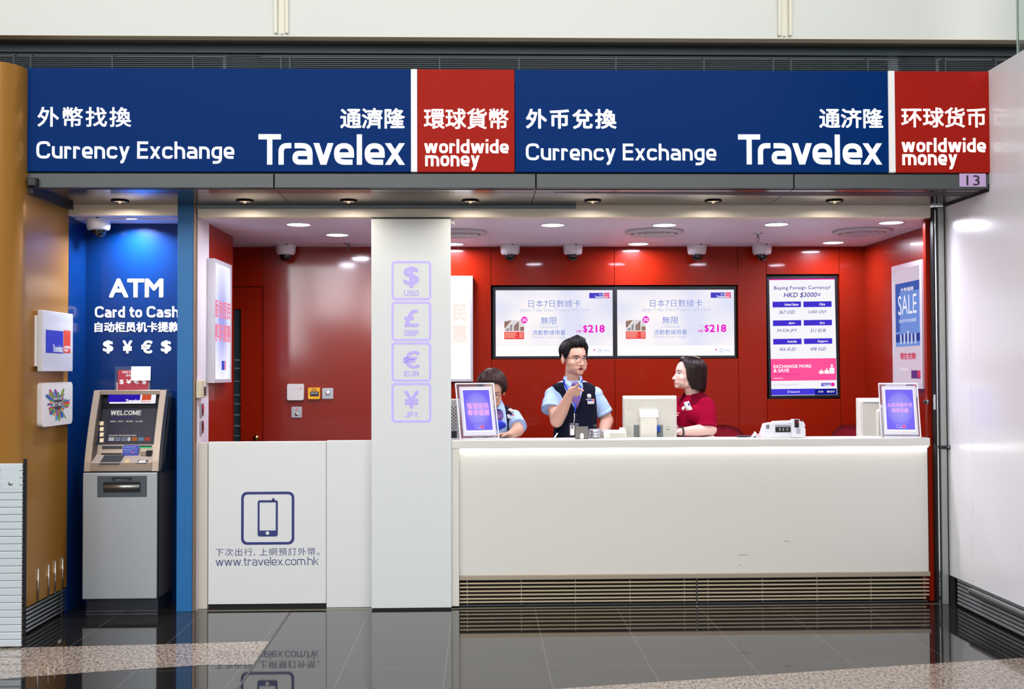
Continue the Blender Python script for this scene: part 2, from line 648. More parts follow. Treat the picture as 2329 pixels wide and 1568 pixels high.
M_floor = floor_material()
M_gran = granite_material()
mb = MB(); mb.box(-9, 9, -20.1, 2.4, -0.2, 0.0)
struct(mb.build('floor', M_floor))
# beige granite bands laid into the dark stone
def fpoly(name, pts, z=0.0008):
    mb = MB()
    mb.face([on_floor(x, y, z) for x, y in pts])
    return struct(mb.build(name, M_gran, recalc=False))
fpoly('floor_band_inlay', [(-420, 1482), (-20, 1475), (300, 1468), (613.5, 1459), (577, 1512.5), (460, 1513.6), (250, 1527), (40, 1542), (-420, 1585)])
qa, qb, qc, qd = (on_floor(x, y, 0.0008) for x, y in ((1260, 1568), (1600, 1545), (1950, 1521), (2329, 1497)))
sl1, sl2 = (qb.y - qa.y) / (qb.x - qa.x), (qd.y - qc.y) / (qd.x - qc.x)
mb = MB()
mb.face([(-6.0, qa.y + sl1 * (-6.0 - qa.x), 0.0008), (-6.0, -16, 0.0008), (2.88, -16, 0.0008), (2.88, qd.y + sl2 * (2.88 - qd.x), 0.0008), qd, qc, qb, qa])
struct(mb.build('floor_field_inlay', M_gran, recalc=False))
mb = MB()
mb.face([on_floor(x, y, 0.0012) for x, y in ((658, 1393), (662, 1393), (543, 1568), (420, 1750), (412, 1750), (537.5, 1568))])
struct(mb.build('floor_joint_line', mat('floor_joint', rgb(62, 58, 55), 0.4), recalc=False))
# threshold strip in front of the shop
mb = MB(); mb.box(-1.75, 2.83, -0.008, 0.006, 0.0, 0.0025)
struct(mb.build('trim_1', mat('brass_threshold', rgb(150, 140, 124), 0.3, metal=0.6)))

# ================================================================ BACK WALL with the screen recesses
def wall_back():
    mb = MB()
    zt = Z_CEIL + 0.05
    tv = BP.px_box(1117, 649, 1679, 817)
    rs = BP.px_box(1744, 624, 1910.5, 908)
    g = 0.0025
    def slab(x0, x1, z0, z1):
        mb.box(x0 + g / 2, x1 - g / 2, Y_BACK, Y_BACK + 0.06, z0, z1, 0.0015, 1)
    jx = [-2.6, bx(528) + 0.0, bx(598), bx(846)]
    dz = BP.uv(560, 652)[1]
    slab(-2.6, jx[1] - 0.12, 0, zt)
    slab(jx[1] - 0.12, jx[2], dz, zt)          # above the door
    mb.mi = 2
    slab(jx[2], bx(860), 0, zt)
    mb.mi = 0
    slab(bx(860), tv[0], 0, zt)
    xm = bx(1398)
    for a, b in ((tv[0], xm), (xm, tv[1])):
        slab(a, b, 0, tv[2])
        slab(a, b, tv[3], zt)
    slab(tv[1], rs[0], 0, zt)
    slab(rs[0], rs[1], 0, rs[2])
    slab(rs[0], rs[1], rs[3], zt)
    slab(rs[1], X_R + 0.1, 0, zt)
    mb.mi = 1
    mb.box(-2.6, X_R + 0.1, Y_BACK + 0.16, Y_BACK + 0.2, -0.0, zt)
    for r in (tv, rs):
        mb.box(r[0] - 0.01, r[0], Y_BACK + 0.06, Y_BACK + 0.16, r[2], r[3])
        mb.box(r[1], r[1] + 0.01, Y_BACK + 0.06, Y_BACK + 0.16, r[2], r[3])
        mb.box(r[0], r[1], Y_BACK + 0.06, Y_BACK + 0.16, r[2] - 0.01, r[2])
        mb.box(r[0], r[1], Y_BACK + 0.06, Y_BACK + 0.16, r[3], r[3] + 0.01)
    struct(mb.build('wall_back', [M_red, M_black, mat('red_mirror_gloss_panel', rgb(134, 26, 8), 0.3, coat=0.9, spec=0.3, var=0.05, vscale=1.5, bump=0.2, bscale=9)]))
    MATS['red_mirror_gloss_panel'].node_tree.nodes['Principled BSDF'].inputs['Coat Roughness'].default_value = 0.10
    # door of the back room
    d = MB()
    x0, x1 = jx[1] - 0.115, jx[2] - 0.003
    sx0, sx1 = bx(530.5), bx(547)
    sz = BP.uv(540, 703)[1]
    Yd = Y_BACK + 0.012
    for a, b, c, e in ((x0, sx0, 0.01, dz - 0.004), (sx1, x1, 0.01, dz - 0.004), (sx0, sx1, sz, dz - 0.004), (sx0, sx1, 0.01, 0.55)):
        d.box(a, b, Yd, Yd + 0.04, c, e)
    door = struct(d.build('door_1', M_red))
    gl = MB(); gl.box(sx0, sx1, Yd + 0.02, Yd + 0.026, 0.55, sz)
    gl.build('glass_slit', mat('smoked_glass', rgb(44, 58, 60), 0.08), door)
    gl = MB()
    rr = random.Random(3)
    z = 0.62
    while z < sz - 0.35:
        gl.box(sx0 + 0.002, sx1 - 0.004, Yd + 0.014, Yd + 0.019, z, z + rr.uniform(0.006, 0.014))
        z += rr.uniform(0.06, 0.11)
    gl.build('blind_slat', mat('blind_grey', rgb(96, 106, 108), 0.5), door)
    kb = MB()
    kp = at(585, 995.5, Yd)
    kb.lathe([(0, 0), (0.012, 0), (0.012, 0.02), (0.022, 0.03), (0.024, 0.045), (0.016, 0.056), (0, 0.058)], Matrix.Translation(kp) @ Matrix.Rotation(math.radians(90), 4, 'X'), 20)
    kb.build('door_knob', mat('brass', rgb(196, 160, 104), 0.2, metal=1.0), door)
wall_back()

mb = MB()
mb.box(X_L - 0.1, X_L, 0.295, 0.97, 0, Z_CEIL + 0.05)
struct(mb.build('wall_left', M_red))
mb = MB(); mb.box(-2.62, -2.55, 0.32, Y_BACK + 0.1, 0, Z_CEIL + 0.05)
struct(mb.build('wall_left_store', M_red))
mb = MB(); mb.box(-2.6, X_L - 0.1, 0.32, 0.36, 0, Z_CEIL + 0.05)
struct(mb.build('wall_store_front', M_red))
mb = MB()
yj = on_x(2067, 600, X_R).y
mb.box(X_R, X_R + 0.06, 0.1, yj - 0.001, 0, Z_CEIL + 0.05)
mb.box(X_R, X_R + 0.06, yj + 0.001, Y_BACK - 0.002, 0, Z_CEIL + 0.05)
struct(mb.build('wall_right', M_red))
# red end panel of the side wall beside the steel post
mb = MB()
mb.box(at(2104, 800, 0.06).x + 0.012, 2.837, 0.062, 0.1, 0.005, Z_CEIL)
struct(mb.build('wall_right_end', M_red))
mb = MB(); mb.box(2.815, X_R + 0.06, 0.09, 0.1, 0.0, Z_CEIL)
struct(mb.build('wall_right_return', M_black))

# ceiling of the shop: big tiles with pale joints
mb = MB()
mb.box(-2.6, X_R + 0.06, 0.1, Y_BACK + 0.06, Z_CEIL, Z_CEIL + 0.04)
mb.mi = 1
for px, py in ((1128, 528), (1372, 528), (1622, 528), (1868, 520), (700, 545), (410, 528)):
    x = on_floor(px, py, Z_CEIL).x
    mb.box(x - 0.003, x + 0.003, 0.1, Y_BACK, Z_CEIL - 0.0015, Z_CEIL)
for y in (on_floor(1250, 519, Z_CEIL).y, 1.25):
    mb.box(-1.7, X_R, y - 0.003, y + 0.003, Z_CEIL - 0.0015, Z_CEIL)
struct(mb.build('ceiling', [M_ceil, M_joint]))

# cream beam over the opening and the dark track in front of it
mb = MB(); mb.box(X_L, 2.80, 0.0, 0.1, Z_CEIL, 2.475, 0.003, 1)
struct(mb.build('beam_front', M_cream))
mb = MB()
mb.box(X_L, at(1310, 475, -0.01).x, -0.02, -0.0, 2.446, 2.468)
for px in (470, 543, 651, 795, 938, 1080):
    p = at(px, 473, -0.02)
    mb.lathe([(0, 0), (0.005, 0), (0.005, 0.004), (0, 0.004)], Matrix.Translation(p) @ Matrix.Rotation(math.radians(90), 4, 'X'), 10)
struct(mb.build('trim_2', mat('track_metal', rgb(132, 142, 146), 0.4, metal=0.2)))

mb = MB(); mb.box(-2.6, 2.95, 0.0, 0.05, 2.476, 3.12)
struct(mb.build('wall_front_closing', M_dark))
# ================================================================ ATM ALCOVE
XA = -2.51
YA = 0.29
mb = MB(); mb.box(XA, -1.80, YA, YA + 0.03, 0, 2.47)
wall_alcove = struct(mb.build('wall_alcove_back', M_blue))
mb = MB(); mb.box(XA - 0.03, XA, 0.0, YA, 0, 2.47)
struct(mb.build('wall_alcove_left', M_blue))
zal = at(280, 491, 0.0).z
mb = MB(); mb.box(XA, -1.848, 0.0, YA, zal, zal + 0.02)
struct(mb.build('ceiling_alcove', M_ceil))
mb = MB(); mb.box(XA, -1.848, -0.012, 0.0, zal, 2.47)
struct(mb.build('beam_alcove', M_cream))
mb = MB(); mb.box(-1.848, -1.754, -0.02, YA, 0.0, 2.47, 0.002, 1)
struct(mb.build('pillar_blue', M_bluepil))
# lettering on the blue alcove wall
PA = front(YA)
letter(PA, font_text('ATM', bold=0.028), (248, 634, 371.5, 677), M_pureW, wall_alcove)
letter(PA, euro_text('Card to Cash', 0.185), (216, 697, 407, 722.5), M_pureW, wall_alcove)
letter(PA, font_text('自动柜员机卡提款', bold=0.03, res=2), (215, 732.5, 408, 756), M_pureW, wall_alcove)
for ch, a, b in (('$', 234, 258), ('¥', 279, 301), ('€', 321, 347), ('$', 366, 390)):
    letter(PA, font_text(ch, bold=0.035), (a, 774.5, b, 804.5), M_pureW, wall_alcove)

# ================================================================ JAMBS AND POSTS
mb = MB(); mb.box(-1.754, -1.738, -0.015, 0.02, 0, 2.47, 0.002, 1)
struct(mb.build('trim_3', mat('bronze_edge', rgb(140, 118, 104), 0.3, metal=0.6)))
mb = MB(); mb.box(-1.738 - 0.06, X_L, 0.02, 0.294, 0, Z_CEIL)
struct(mb.build('jamb_left', mat('jamb_white', rgb(222, 214, 222), 0.4, var=0.02)))
xs0, xs1 = 2.838, 2.874
mb = MB(); mb.box(xs0, xs1, -0.02, 0.05, 0, 2.46, 0.002, 1)
struct(mb.build('trim_4', mat('post_steel', rgb(162, 166, 162), 0.3, metal=0.35, var=.05, vscale=6)))
mb = MB(); mb.box(2.818, 2.826, -0.012, 0.05, 0.0, 2.46)
struct(mb.build('trim_5', M_chrome))
mb = MB(); mb.box(2.826, 2.838, 0.0, 0.05, 0, 2.46); mb.box(2.874, 2.89, -0.004, 0.05, 0, 2.46); mb.box(2.812, 2.818, 0.002, 0.05, 0, 2.46)
struct(mb.build('trim_6', M_black))

# ================================================================ RIGHT SIDE WALL OF THE CONCOURSE
XW = 2.886
yjw = on_x(2206, 700, XW).y
zt = 3.145
mb = MB()
mb.box(XW, XW + 0.05, yjw + 0.0012, -0.004, 0.178, zt)
mb.box(XW, XW + 0.05, -4.2, yjw - 0.0012, 0.178, zt)
struct(mb.build('wall_concourse_right', M_rwall))
mb = MB()
mb.mi = 0
mb.box(XW + 0.035, XW + 0.05, -4.2, -0.004, 0, 0.18)
mb.mi = 1
for k in range(7):
    z = 0.012 + k * 0.0235
    mb.box(XW + 0.014, XW + 0.035, -4.2, -0.075, z, z + 0.017, 0.005, 2)
struct(mb.build('baseboard_right', [M_black, M_ridge]))
# ================================================================ LEFT CURVED BRONZE WALL
YC, RC = -0.62, 0.2
arc = [(XA, -0.004)] + [(XA - RC + RC * math.cos(a), YC - RC * math.sin(a)) for a in [math.radians(90) * k / 14 for k in range(15)]] + [(-6.0, YC - RC)]
def curved(mb, path, off, z0, z1, smooth=True):
    pts = []
    n = len(path)
    for i in range(n):
        a, b = Vector(path[max(i - 1, 0)]), Vector(path[min(i + 1, n - 1)])
        t = (b - a).normalized(); nn = Vector((-t.y, t.x))   # outwards, to the concourse
        pts.append(Vector(path[i]) + nn * off)
    for i in range(n - 1):
        mb.face([(pts[i].x, pts[i].y, z0), (pts[i + 1].x, pts[i + 1].y, z0), (pts[i + 1].x, pts[i + 1].y, z1), (pts[i].x, pts[i].y, z1)], smooth)
    return pts
mb = MB()
ztop = 3.13
curved(mb, arc, 0.0, 0.155, ztop)
curved(mb, arc, -0.05, 0.155, ztop)
bmesh.ops.remove_doubles(mb.bm, verts=mb.bm.verts, dist=1e-5)
A = arc
pin = []
for i in range(len(A) - 1):
    a, b = Vector(A[i]), Vector(A[i + 1])
    mb.face([(a.x, a.y, ztop), (b.x, b.y, ztop), (b.x - 0.05 if i == 0 else b.x - 0.03, b.y + 0.05, ztop), (a.x - 0.05, a.y + 0.03, ztop)])
struct(mb.build('wall_concourse_left', M_yellow, recalc=False))
mb = MB(); 
q = math.radians(62)
sx, sy = XA - RC + RC * math.cos(q), YC - RC * math.sin(q)
mb.tube([(sx, sy, 0.9), (sx, sy, ztop)], 0.0035, 8)
struct(mb.build('trim_7', mat('seam_white', rgb(226, 220, 206), 0.4)))
mb = MB()
curved(mb, arc, -0.03, 0.0, 0.16)
mb.mi = 1
base_arc = [p for p in arc]
for k in range(6):
    z = 0.012 + k * 0.0235
    pts = []
    n = len(base_arc)
    for i in range(n):
        a, b = Vector(base_arc[max(i - 1, 0)]), Vector(base_arc[min(i + 1, n - 1)])
        t = (b - a).normalized(); nn = Vector((-t.y, t.x))
        p = Vector(base_arc[i]) - nn * 0.012
        pts.append((p.x, p.y, z + 0.006))
    mb.tube(pts, 0.008, 6)
struct(mb.build('baseboard_left', [M_black, M_ridge], recalc=False))

# ================================================================ HALL ABOVE THE SHOP
YU = -0.35
zu = at(1164, 84, YU).z
mb = MB()
xj1, xj2 = at(641, 40, YU).x, at(1783, 40, YU).x
for a, b in ((-7, xj1), (xj1, xj2), (xj2, 7)):
    mb.box(a + 0.002, b - 0.002, YU, YU + 0.08, zu, 5.2)
mb.mi = 1
for xj in (xj1, xj2):
    for dx in (-0.032, 0.032):
        mb.prism([(YU, zu + 0.012), (YU - 0.02, zu + 0.012), (YU - 0.055, 4.2), (YU, 4.2)], 'x', xj + dx - 0.008, xj + dx + 0.008)
    mb.box(xj - 0.018, xj + 0.018, YU - 0.004, YU, zu + 0.012, 4.2)
struct(mb.build('wall_upper', [M_hall, mat('hall_rib_cream', rgb(226, 222, 206), 0.5)]))
z92 = at(1164, 96, YU + 0.14).z
mb = MB()
mb.box(-7, 7, YU + 0.08, YU + 0.15, zu, zu + 0.02)
mb.mi = 1
mb.box(-7, 7, YU, YU + 0.08, zu - 0.004, zu)
struct(mb.build('trim_8', [mat('ledge_under', rgb(120, 112, 100), 0.5), mat('ledge_brown', rgb(226, 212, 190), 0.5)]))
YV = YU + 0.15
zl1 = at(1164, 124, YV).z
zl0 = at(1164, 172, YV).z
zm = at(1164, 109, YV).z
mb = MB()
mb.box(-7, 7, YV, YV + 0.05, zm, zu + 0.02)
mb.box(-7, 7, YV - 0.012, YV + 0.05, zl1, zm)
struct(mb.build('beam_duct', M_duct))

# ================================================================ UNSEEN GLOWING WINDOWS, ADDED TO REFLECT IN THE RED WALL
M_winglow = glow('hall_daylight', (0.92, 0.96, 1, 1), 14.0)
for i, (xa, xb, za_, zb_) in enumerate(((-5.55, -4.85, 1.9, 4.4), (-4.55, -3.45, 2.9, 4.45), (-3.15, -1.9, 2.7, 3.9))):
    mb = MB(); mb.box(xa, xb, -20.06, -20.0, za_, zb_)
    mb.mi = 1
    mb.box(xa - .06, xa, -20.08, -19.98, za_ - .06, zb_ + .06); mb.box(xb, xb + .06, -20.08, -19.98, za_ - .06, zb_ + .06)
    mb.box(xa, xb, -20.08, -19.98, zb_, zb_ + .06); mb.box(xa, xb, -20.08, -19.98, za_ - .06, za_)
    struct(mb.build('window_%d' % (i + 1), [M_winglow, M_dark]))
mb = MB(); mb.box(-9, 9, -20.2, -20.1, 0, 6)
struct(mb.build('wall_concourse_far', mat('far_wall_grey', rgb(150, 148, 144), .7)))

# ================================================================ LOUVRE GRILLE AND LOUDSPEAKERS ABOVE THE SIGN
lg = thing('louvre_grille', 'long dark horizontal louvre grille running above the blue and red signs', 'grille', (0, YV, zl0))
mb = MB()
n = 11
for k in range(n):
    z = zl1 - 0.012 - k * (zl1 - zl0) / n
    mb.box(-7, 7, YV - 0.012, YV + 0.004, z - 0.0060, z, 0.0)
mb.build('slat', M_duct, lg)
mb = MB()
bxs = [-7] + [at(p, 148, YV + .03).x for p in (507, 594, 2020, 2135)] + [7]
for a_, b_ in ((bxs[0], bxs[1]), (bxs[2], bxs[3]), (bxs[4], bxs[5])):
    mb.box(a_, b_, YV + 0.03, YV + 0.034, zl0, zl1 - 0.012)
mb.box(-7, 7, YV + 0.30, YV + 0.31, zl0, zl1 - .012)
mb.build('backing', mat('duct_back', rgb(52, 60, 64), 0.7), lg)
for px in (33, 72, 257, 440, 640, 660, 1000, 1180, 1400, 1600, 1757, 1797, 1972, 2148, 2262):
    x = at(px, 140, YV).x
    mb = MB(); mb.box(x - 0.004, x + 0.004, YV - 0.014, YV + 0.03, zl0, zl1 - 0.012)
    mb.build('upright', M_duct, lg)
for i, (px, lab) in enumerate(((553, 'round grey loudspeaker behind the louvres above the first blue sign'), (2092, 'round grey loudspeaker behind the louvres above the white divider by the last red panel'))):
    c = at(px, 148, YV + 0.06)
    t = thing('loudspeaker', lab, 'loudspeaker', (c.x, c.y, c.z), 'loudspeakers behind the louvres')
    mb = MB(); mb.box(c.x - 0.105, c.x + 0.105, c.y + 0.012, c.y + 0.08, c.z - 0.09, c.z + 0.055)
    mb.build('housing', M_black, t)
    R = Matrix.Translation(c) @ Matrix.Rotation(math.radians(90), 4, 'X')
    mb = MB(); mb.lathe([(0, 0.012), (0.04, 0.01), (0.07, 0.0), (0.078, -0.012)], R, 28)
    for a in range(24):
        for rr in (0.02, 0.035, 0.05, 0.064):
            if int(rr * 1000) % 2 == a % 2:
                continue
            q = 2 * math.pi * a / 24
            mb.ball((c.x + rr * math.cos(q), c.y - 0.011, c.z + rr * math.sin(q)), 0.003, 4)
    mb.build('speaker_cone', mat('speaker_grey', rgb(112, 114, 112), 0.5), t)

# ================================================================ THE TWO SIGNS
YS = -0.62
S = front(YS)
ZS0, ZS1 = 2.562, 3.141
M_sblue = mat('sign_blue', rgb(0, 44, 106), 0.3, spec=0.04, var=0.03, vscale=1.2)
M_sred = mat('sign_red', rgb(160, 32, 24), 0.3, spec=0.04, var=0.03, vscale=1.2)
M_sedge = mat('sign_edge', rgb(200, 200, 196), 0.4)

def shop_sign(label, xs, texts):
    x = [at(p, 280, YS).x for p in xs]
    t = thing('shop_sign', label, 'sign', ((x[0] + x[3]) / 2, YS, ZS0), 'shop signs over the counter')
    mb = MB(); mb.box(x[0] + 0.004, x[3] - 0.001, YS + 0.03, -0.36, ZS0 + 0.004, ZS1 - 0.004)
    mb.build('sign_box', M_sedge, t)
    mb = MB(); mb.box(x[0], x[1] - 0.001, YS, YS + 0.03, ZS0, ZS1, 0.002, 1)
    mb.build('blue_panel', M_sblue, t)
    mb = MB(); mb.box(x[1], x[2], YS - 0.006, YS + 0.03, ZS0, ZS1, 0.003, 1)
    mb.build('divider_strip', M_pureW, t)
    mb = MB(); mb.box(x[2] + 0.001, x[3] - 0.002, YS, YS + 0.03, ZS0, ZS1, 0.002, 1)
    mb.build('red_panel', M_sred, t)
    for polys, box in texts:
        letter(S, polys, box, M_letter, t, lift=0.002)
    return t

T_CUR = euro_text('Currency Exchange', 0.155, 0.10)
def travelex(t=0.172):
    polys = []
    x = 0
    for c, g in (('T', -0.08), ('R0', 0.04), ('a', 0.03), ('v', 0.02), ('e', 0.09), ('l', 0.09), ('e', 0.01), ('x', 0)):
        w, SS, P = glyph(c, t, 0.66)
        w0 = w
        k = 1.06
        for st in SS:
            for q in stroke_quads(arc_path([(p[0], p[1]) + tuple(p[2:]) for p in st]), t):
                polys.append([(v.x + x, v.y) for v in q])
        for q in P:
            polys.append([(v[0] + x, v[1], .0003) for v in q])
        x += w + g
    return polys
T_TRV = travelex()
T_WW, T_MO = euro_text('worldwide', 0.182, 0.085), euro_text('money', 0.182, 0.085)
shop_sign('blue and red currency exchange sign above the cash machine and tall white column', (57, 934.5, 949, 1171), [
    (font_text('外幣找換', bold=0.016, spacing=1.16), (85.7, 243.7, 298.6, 289)), (T_CUR, (83, 322, 533, 372.5)),
    (font_text('通濟隆', bold=0.022), (774, 246, 921, 293)), (T_TRV, (588, 305.8, 921, 375)),
    (font_text('環球貨幣', bold=0.018), (964, 246.5, 1156.5, 294)), (T_WW, (964.7, 317, 1157, 349)), (T_MO, (967, 353.7, 1091, 388))])
shop_sign('blue and red currency exchange sign above the wall screens and the number plate', (1171.5, 2020.5, 2035.5, 2258), [
    (font_text('外币兌換', bold=0.026, spacing=1.16), (1196, 248, 1402, 293.5)), (T_CUR, (1196, 327, 1629, 376)),
    (font_text('通济隆', bold=0.02), (1863, 246.5, 2009, 292)), (T_TRV, (1678.6, 306.3, 2006, 374.5)),
    (font_text('环球货币', bold=0.018), (2049.4, 244.5, 2242, 290.5)), (T_WW, (2050, 314, 2242, 346.5)), (T_MO, (2052, 351, 2177, 385.5))])

# ================================================================ CANOPY
cn = thing('canopy', 'dark metal canopy with soffit hanging below the two lit signs', 'canopy', (0.2, -0.3, 2.47))
ZF0, ZF1, ZSO = 2.474, 2.555, 2.470
xc0, xc1 = -2.53, 2.908
xj = [xc0, at(623, 412, -0.61).x, at(1219, 412, -0.61).x, at(1806, 412, -0.61).x, xc1]
M_dark2 = mat('fascia_grey_metal', rgb(72, 77, 78), 0.35, metal=0.2, var=0.04, vscale=3)
for a, b in zip(xj[:-1], xj[1:]):
    mb = MB(); mb.box(a + 0.003, b - 0.003, -0.61, -0.57, ZF0, ZF1, 0.003, 2)
    mb.build('fascia_panel', M_dark2, cn)
yg = on_floor(1000, 438, ZSO).y
for a, b in zip(xj[:-1], xj[1:]):
    mb = MB()
    mb.box(a + 0.002, b - 0.002, -0.569, yg - 0.004, ZSO, ZSO + 0.02)
    mb.box(a + 0.002, b - 0.002, yg + 0.004, -0.021, ZSO, ZSO + 0.02)
    mb.build('soffit_panel', M_soffit, cn)
mb = MB(); mb.box(xc0, xc1, -0.56, 0.0, ZSO + 0.03, ZSO + 0.06)
mb.box(xc0 + 0.01, xc1 - 0.01, -0.60, -0.58, ZF1, ZS0 - 0.001)
mb.box(xc0, xc0 + 0.05, -0.61, 0.0, ZSO - 0.03, ZSO + 0.03)
mb.box(xc1 - 0.03, xc1 - 0.024, -0.61, 0.0, ZSO - 0.012, ZSO + 0.03)
mb.build('dark_gap', M_black, cn)
mb = MB()
for P3 in ([(1260, 437.6), (1790, 437.0), (2230, 437.5), (2228, 447), (1790, 445.5), (1260, 439)],):
    mb.face([on_floor(x, y, ZSO - 0.001) for x, y in P3])
mb.build('sagging_gap', M_black, cn, recalc=False)
# white caulk at the canopy corner belongs to the sign wall
SB = thing('sensor_box', 'small black sensor box at the end of the canopy edge beside the yellow wall', 'sensor', (-2.49, -0.64, 2.49))
p = front(-0.645).px_box(61.5, 404, 80, 422.5)
mb = MB(); mb.box(p[0], p[1], -0.645, -0.612, p[2], p[3], 0.004, 2); mb.build('housing', M_bezel, SB)
mb = MB(); mb.box(p[1], p[1] + 0.006, -0.64, -0.612, p[2], p[3]); mb.build('side_cover', M_black, SB)
NP = thing('number_plate', 'small lilac plate with the number 13 on the canopy edge', 'plate', (2.8, -0.612, 2.5))
PN = front(-0.612)
b = PN.px_box(2182, 395, 2242, 425)
mb = MB(); mb.box(b[0], b[1], -0.614, -0.6105, b[2], b[3]); mb.build('plate', mat('plate_lilac', rgb(196, 168, 214), 0.4), NP)
letter(front(-0.614), font_text('13'), (2198, 399, 2228, 422), mat('ink_black', rgb(16, 16, 20), 0.5), NP)

# soffit downlights
M_warm = glow('warm_bulb', (1, 0.78, 0.5, 1), 0.9)
spots = [(273, 'over the teller machine'), (557, 'over the half-height door'), (793, 'between the white column and the half-height door'), (1070, 'just past the white column'), (1348, 'above the first hanging screen'), (1622, 'above the second hanging screen'), (1898, 'closest to the steel post')]
first = None
for i, (px, lab) in enumerate(spots):
    c = on_floor(px, 457, ZSO); c.z = ZSO - 0.0005
    label = 'small recessed canopy spotlight ' + lab
    if first is None:
        first = thing('canopy_spotlight', label, 'spotlight', c, 'canopy spotlights')
        T = Matrix.Translation(c)
        mb = MB(); mb.lathe([(0.040, -0.001), (0.052, -0.001), (0.052, -0.007), (0.040, -0.007), (0.038, -0.001), (0.030, 0.0)], T, 28)
        mb.build('trim_ring', M_black, first)
        mb = MB(); mb.lathe([(0, -0.0045), (0.036, -0.0045)], T, 24)
        mb.build('reflector', mat('lamp_reflector', rgb(200, 180, 150), 0.15, metal=1.0, emit=(1, .8, .55, 1), es=0.25), first)
        mb = MB(); mb.ball(c + Vector((0.0, -0.004, -0.007)), 0.009, 8)
        mb.build('bulb', M_warm, first)
        c0 = c
    else:
        dup(first, c - c0, label)
    area_light('canopy_lamp_light', c + Vector((0, 0, -0.012)), (0, 0, 0), 0.07, 0.07, 1.6, (1, .9, .78), 'DISK', math.radians(170))

# ================================================================ GLASS SCREEN ABOVE THE RIGHT WALL
yg2 = on_x(2318, 60, 2.905).y
gp = thing('glass_balustrade', 'clear greenish glass pane standing on top of the white side wall', 'glass pane', (2.905, -1.2, 3.15))
M_glass = mat('clear_glass', rgb(225, 240, 232), 0.03, trans=0.92, ior=1.45)
mb = MB(); mb.box(2.897, 2.909, -4.0, yg2, 3.147, 4.6)
mb.build('pane', M_glass, gp)
mb = MB(); mb.box(2.895, 2.911, yg2, yg2 + 0.012, 3.147, 4.6)
mb.build('edge_strip', mat('glass_edge', rgb(176, 198, 186), 0.15), gp)

# ================================================================ RIGHT WALL FITTINGS
hr = thing('bumper_rail', 'steel tube bumper rail low on the white side wall', 'rail', (2.85, -1.0, 0.1))
yr = on_x(2210, 1345, 2.85).y
zr = on_x(2212, 1347, 2.85).z
mb = MB(); mb.tube([(2.85, yr - 0.004, zr), (2.85, -4.0, zr)], 0.019, 16); mb.build('tube', M_steel, hr)
mb = MB(); mb.ball((2.85, yr, zr), 0.019, 10); mb.build('end_cap', M_chrome, hr)
for yy in (-0.55, -1.1, -1.8):
    mb = MB(); mb.tube([(2.85, yy, zr), (2.9, yy, zr)], 0.009, 8); mb.build('bracket', M_steel, hr)
for nm, px, py, X, lab in (('bolt_knob', 2157, 1018, XW, 'black and chrome bolt knob on the steel post at the white side wall'), ('latch_knob', 2109, 915, 2.80, 'black latch knob on the red end panel above the counter')):
    t = thing(nm, lab, 'knob', at(px, py, -0.03))
    c = at(px, py, -0.03)
    R = Matrix.Translation(c + Vector((-0.022, 0, 0))) @ Matrix.Rotation(math.radians(90), 4, 'Y')
    mb = MB(); mb.lathe([(0, 0), (0.010, 0), (0.010, 0.018), (0, 0.018)], R, 16); mb.build('stem', M_bezel, t)
    mb = MB(); mb.lathe([(0.0, 0.018), (0.012, 0.018), (0.012, 0.024), (0, 0.024)], R, 16); mb.build('collar', M_chrome, t)
    mb = MB(); mb.lathe([(0, 0.024), (0.014, 0.024), (0.014, 0.031), (0, 0.032)], R, 16); mb.build('cap', M_bezel, t)
    if nm == 'latch_knob':
        q = MB(); d = front(-0.004).px_box(2108, 898, 2119, 932); q.box(2.80, 2.812, -0.008, -0.0005, d[2], d[3]); q.build('backplate', M_chrome, t)
    else:
        q = MB(); q.box(c.x - 0.05, c.x - 0.02, -0.0305, -0.0205, c.z - 0.010, c.z + 0.010); q.build('backplate', M_bezel, t)

# ================================================================ LEFT WALL FITTINGS
cg = thing('corner_guard', 'white ribbed metal guard panel low on the yellow wall corner', 'guard panel', (-2.7, -0.86, 0))
zc = 0.992
gx0, gx1 = -3.1, at(50, 1250, -0.87).x
yg0 = -0.87
mb = MB()
k = 0
z = 0.008
while z < zc - 0.03:
    mb.box(gx0, gx1, yg0, yg0 + 0.03, z, z + 0.036, 0.004, 1)
    z += 0.0385
mb.build('ribbed_panel', M_guard, cg)
mb = MB(); mb.box(gx1, gx1 + 0.012, yg0 + 0.008, yg0 + 0.03, 0.008, zc); 
zz = 0.02
while zz < zc - 0.03:
    mb.box(gx1 + 0.0, gx1 + 0.009, yg0 + 0.002, yg0 + 0.012, zz + 0.002, zz + 0.018)
    zz += 0.0385
mb.build('toothed_edge', M_black, cg)
b = front(yg0).px_box(2, 1062, 44, 1113)
mb = MB(); mb.box(b[0], b[1], yg0 - 0.0015, yg0 + 0.01, b[2], b[3], 0.001, 1); dr = mb.build('access_door', M_guard, cg)
c = at(24, 1100, yg0 - 0.003)
mb = MB(); mb.lathe([(0, 0), (0.011, 0), (0.011, 0.004), (0, 0.004)], Matrix.Translation(c) @ Matrix.Rotation(math.radians(90), 4, 'X'), 18)
mb.box(c.x - 0.0015, c.x + 0.0015, c.y - 0.005, c.y - 0.004, c.z - 0.005, c.z + 0.005)
mb.build('lock', M_chrome, dr)
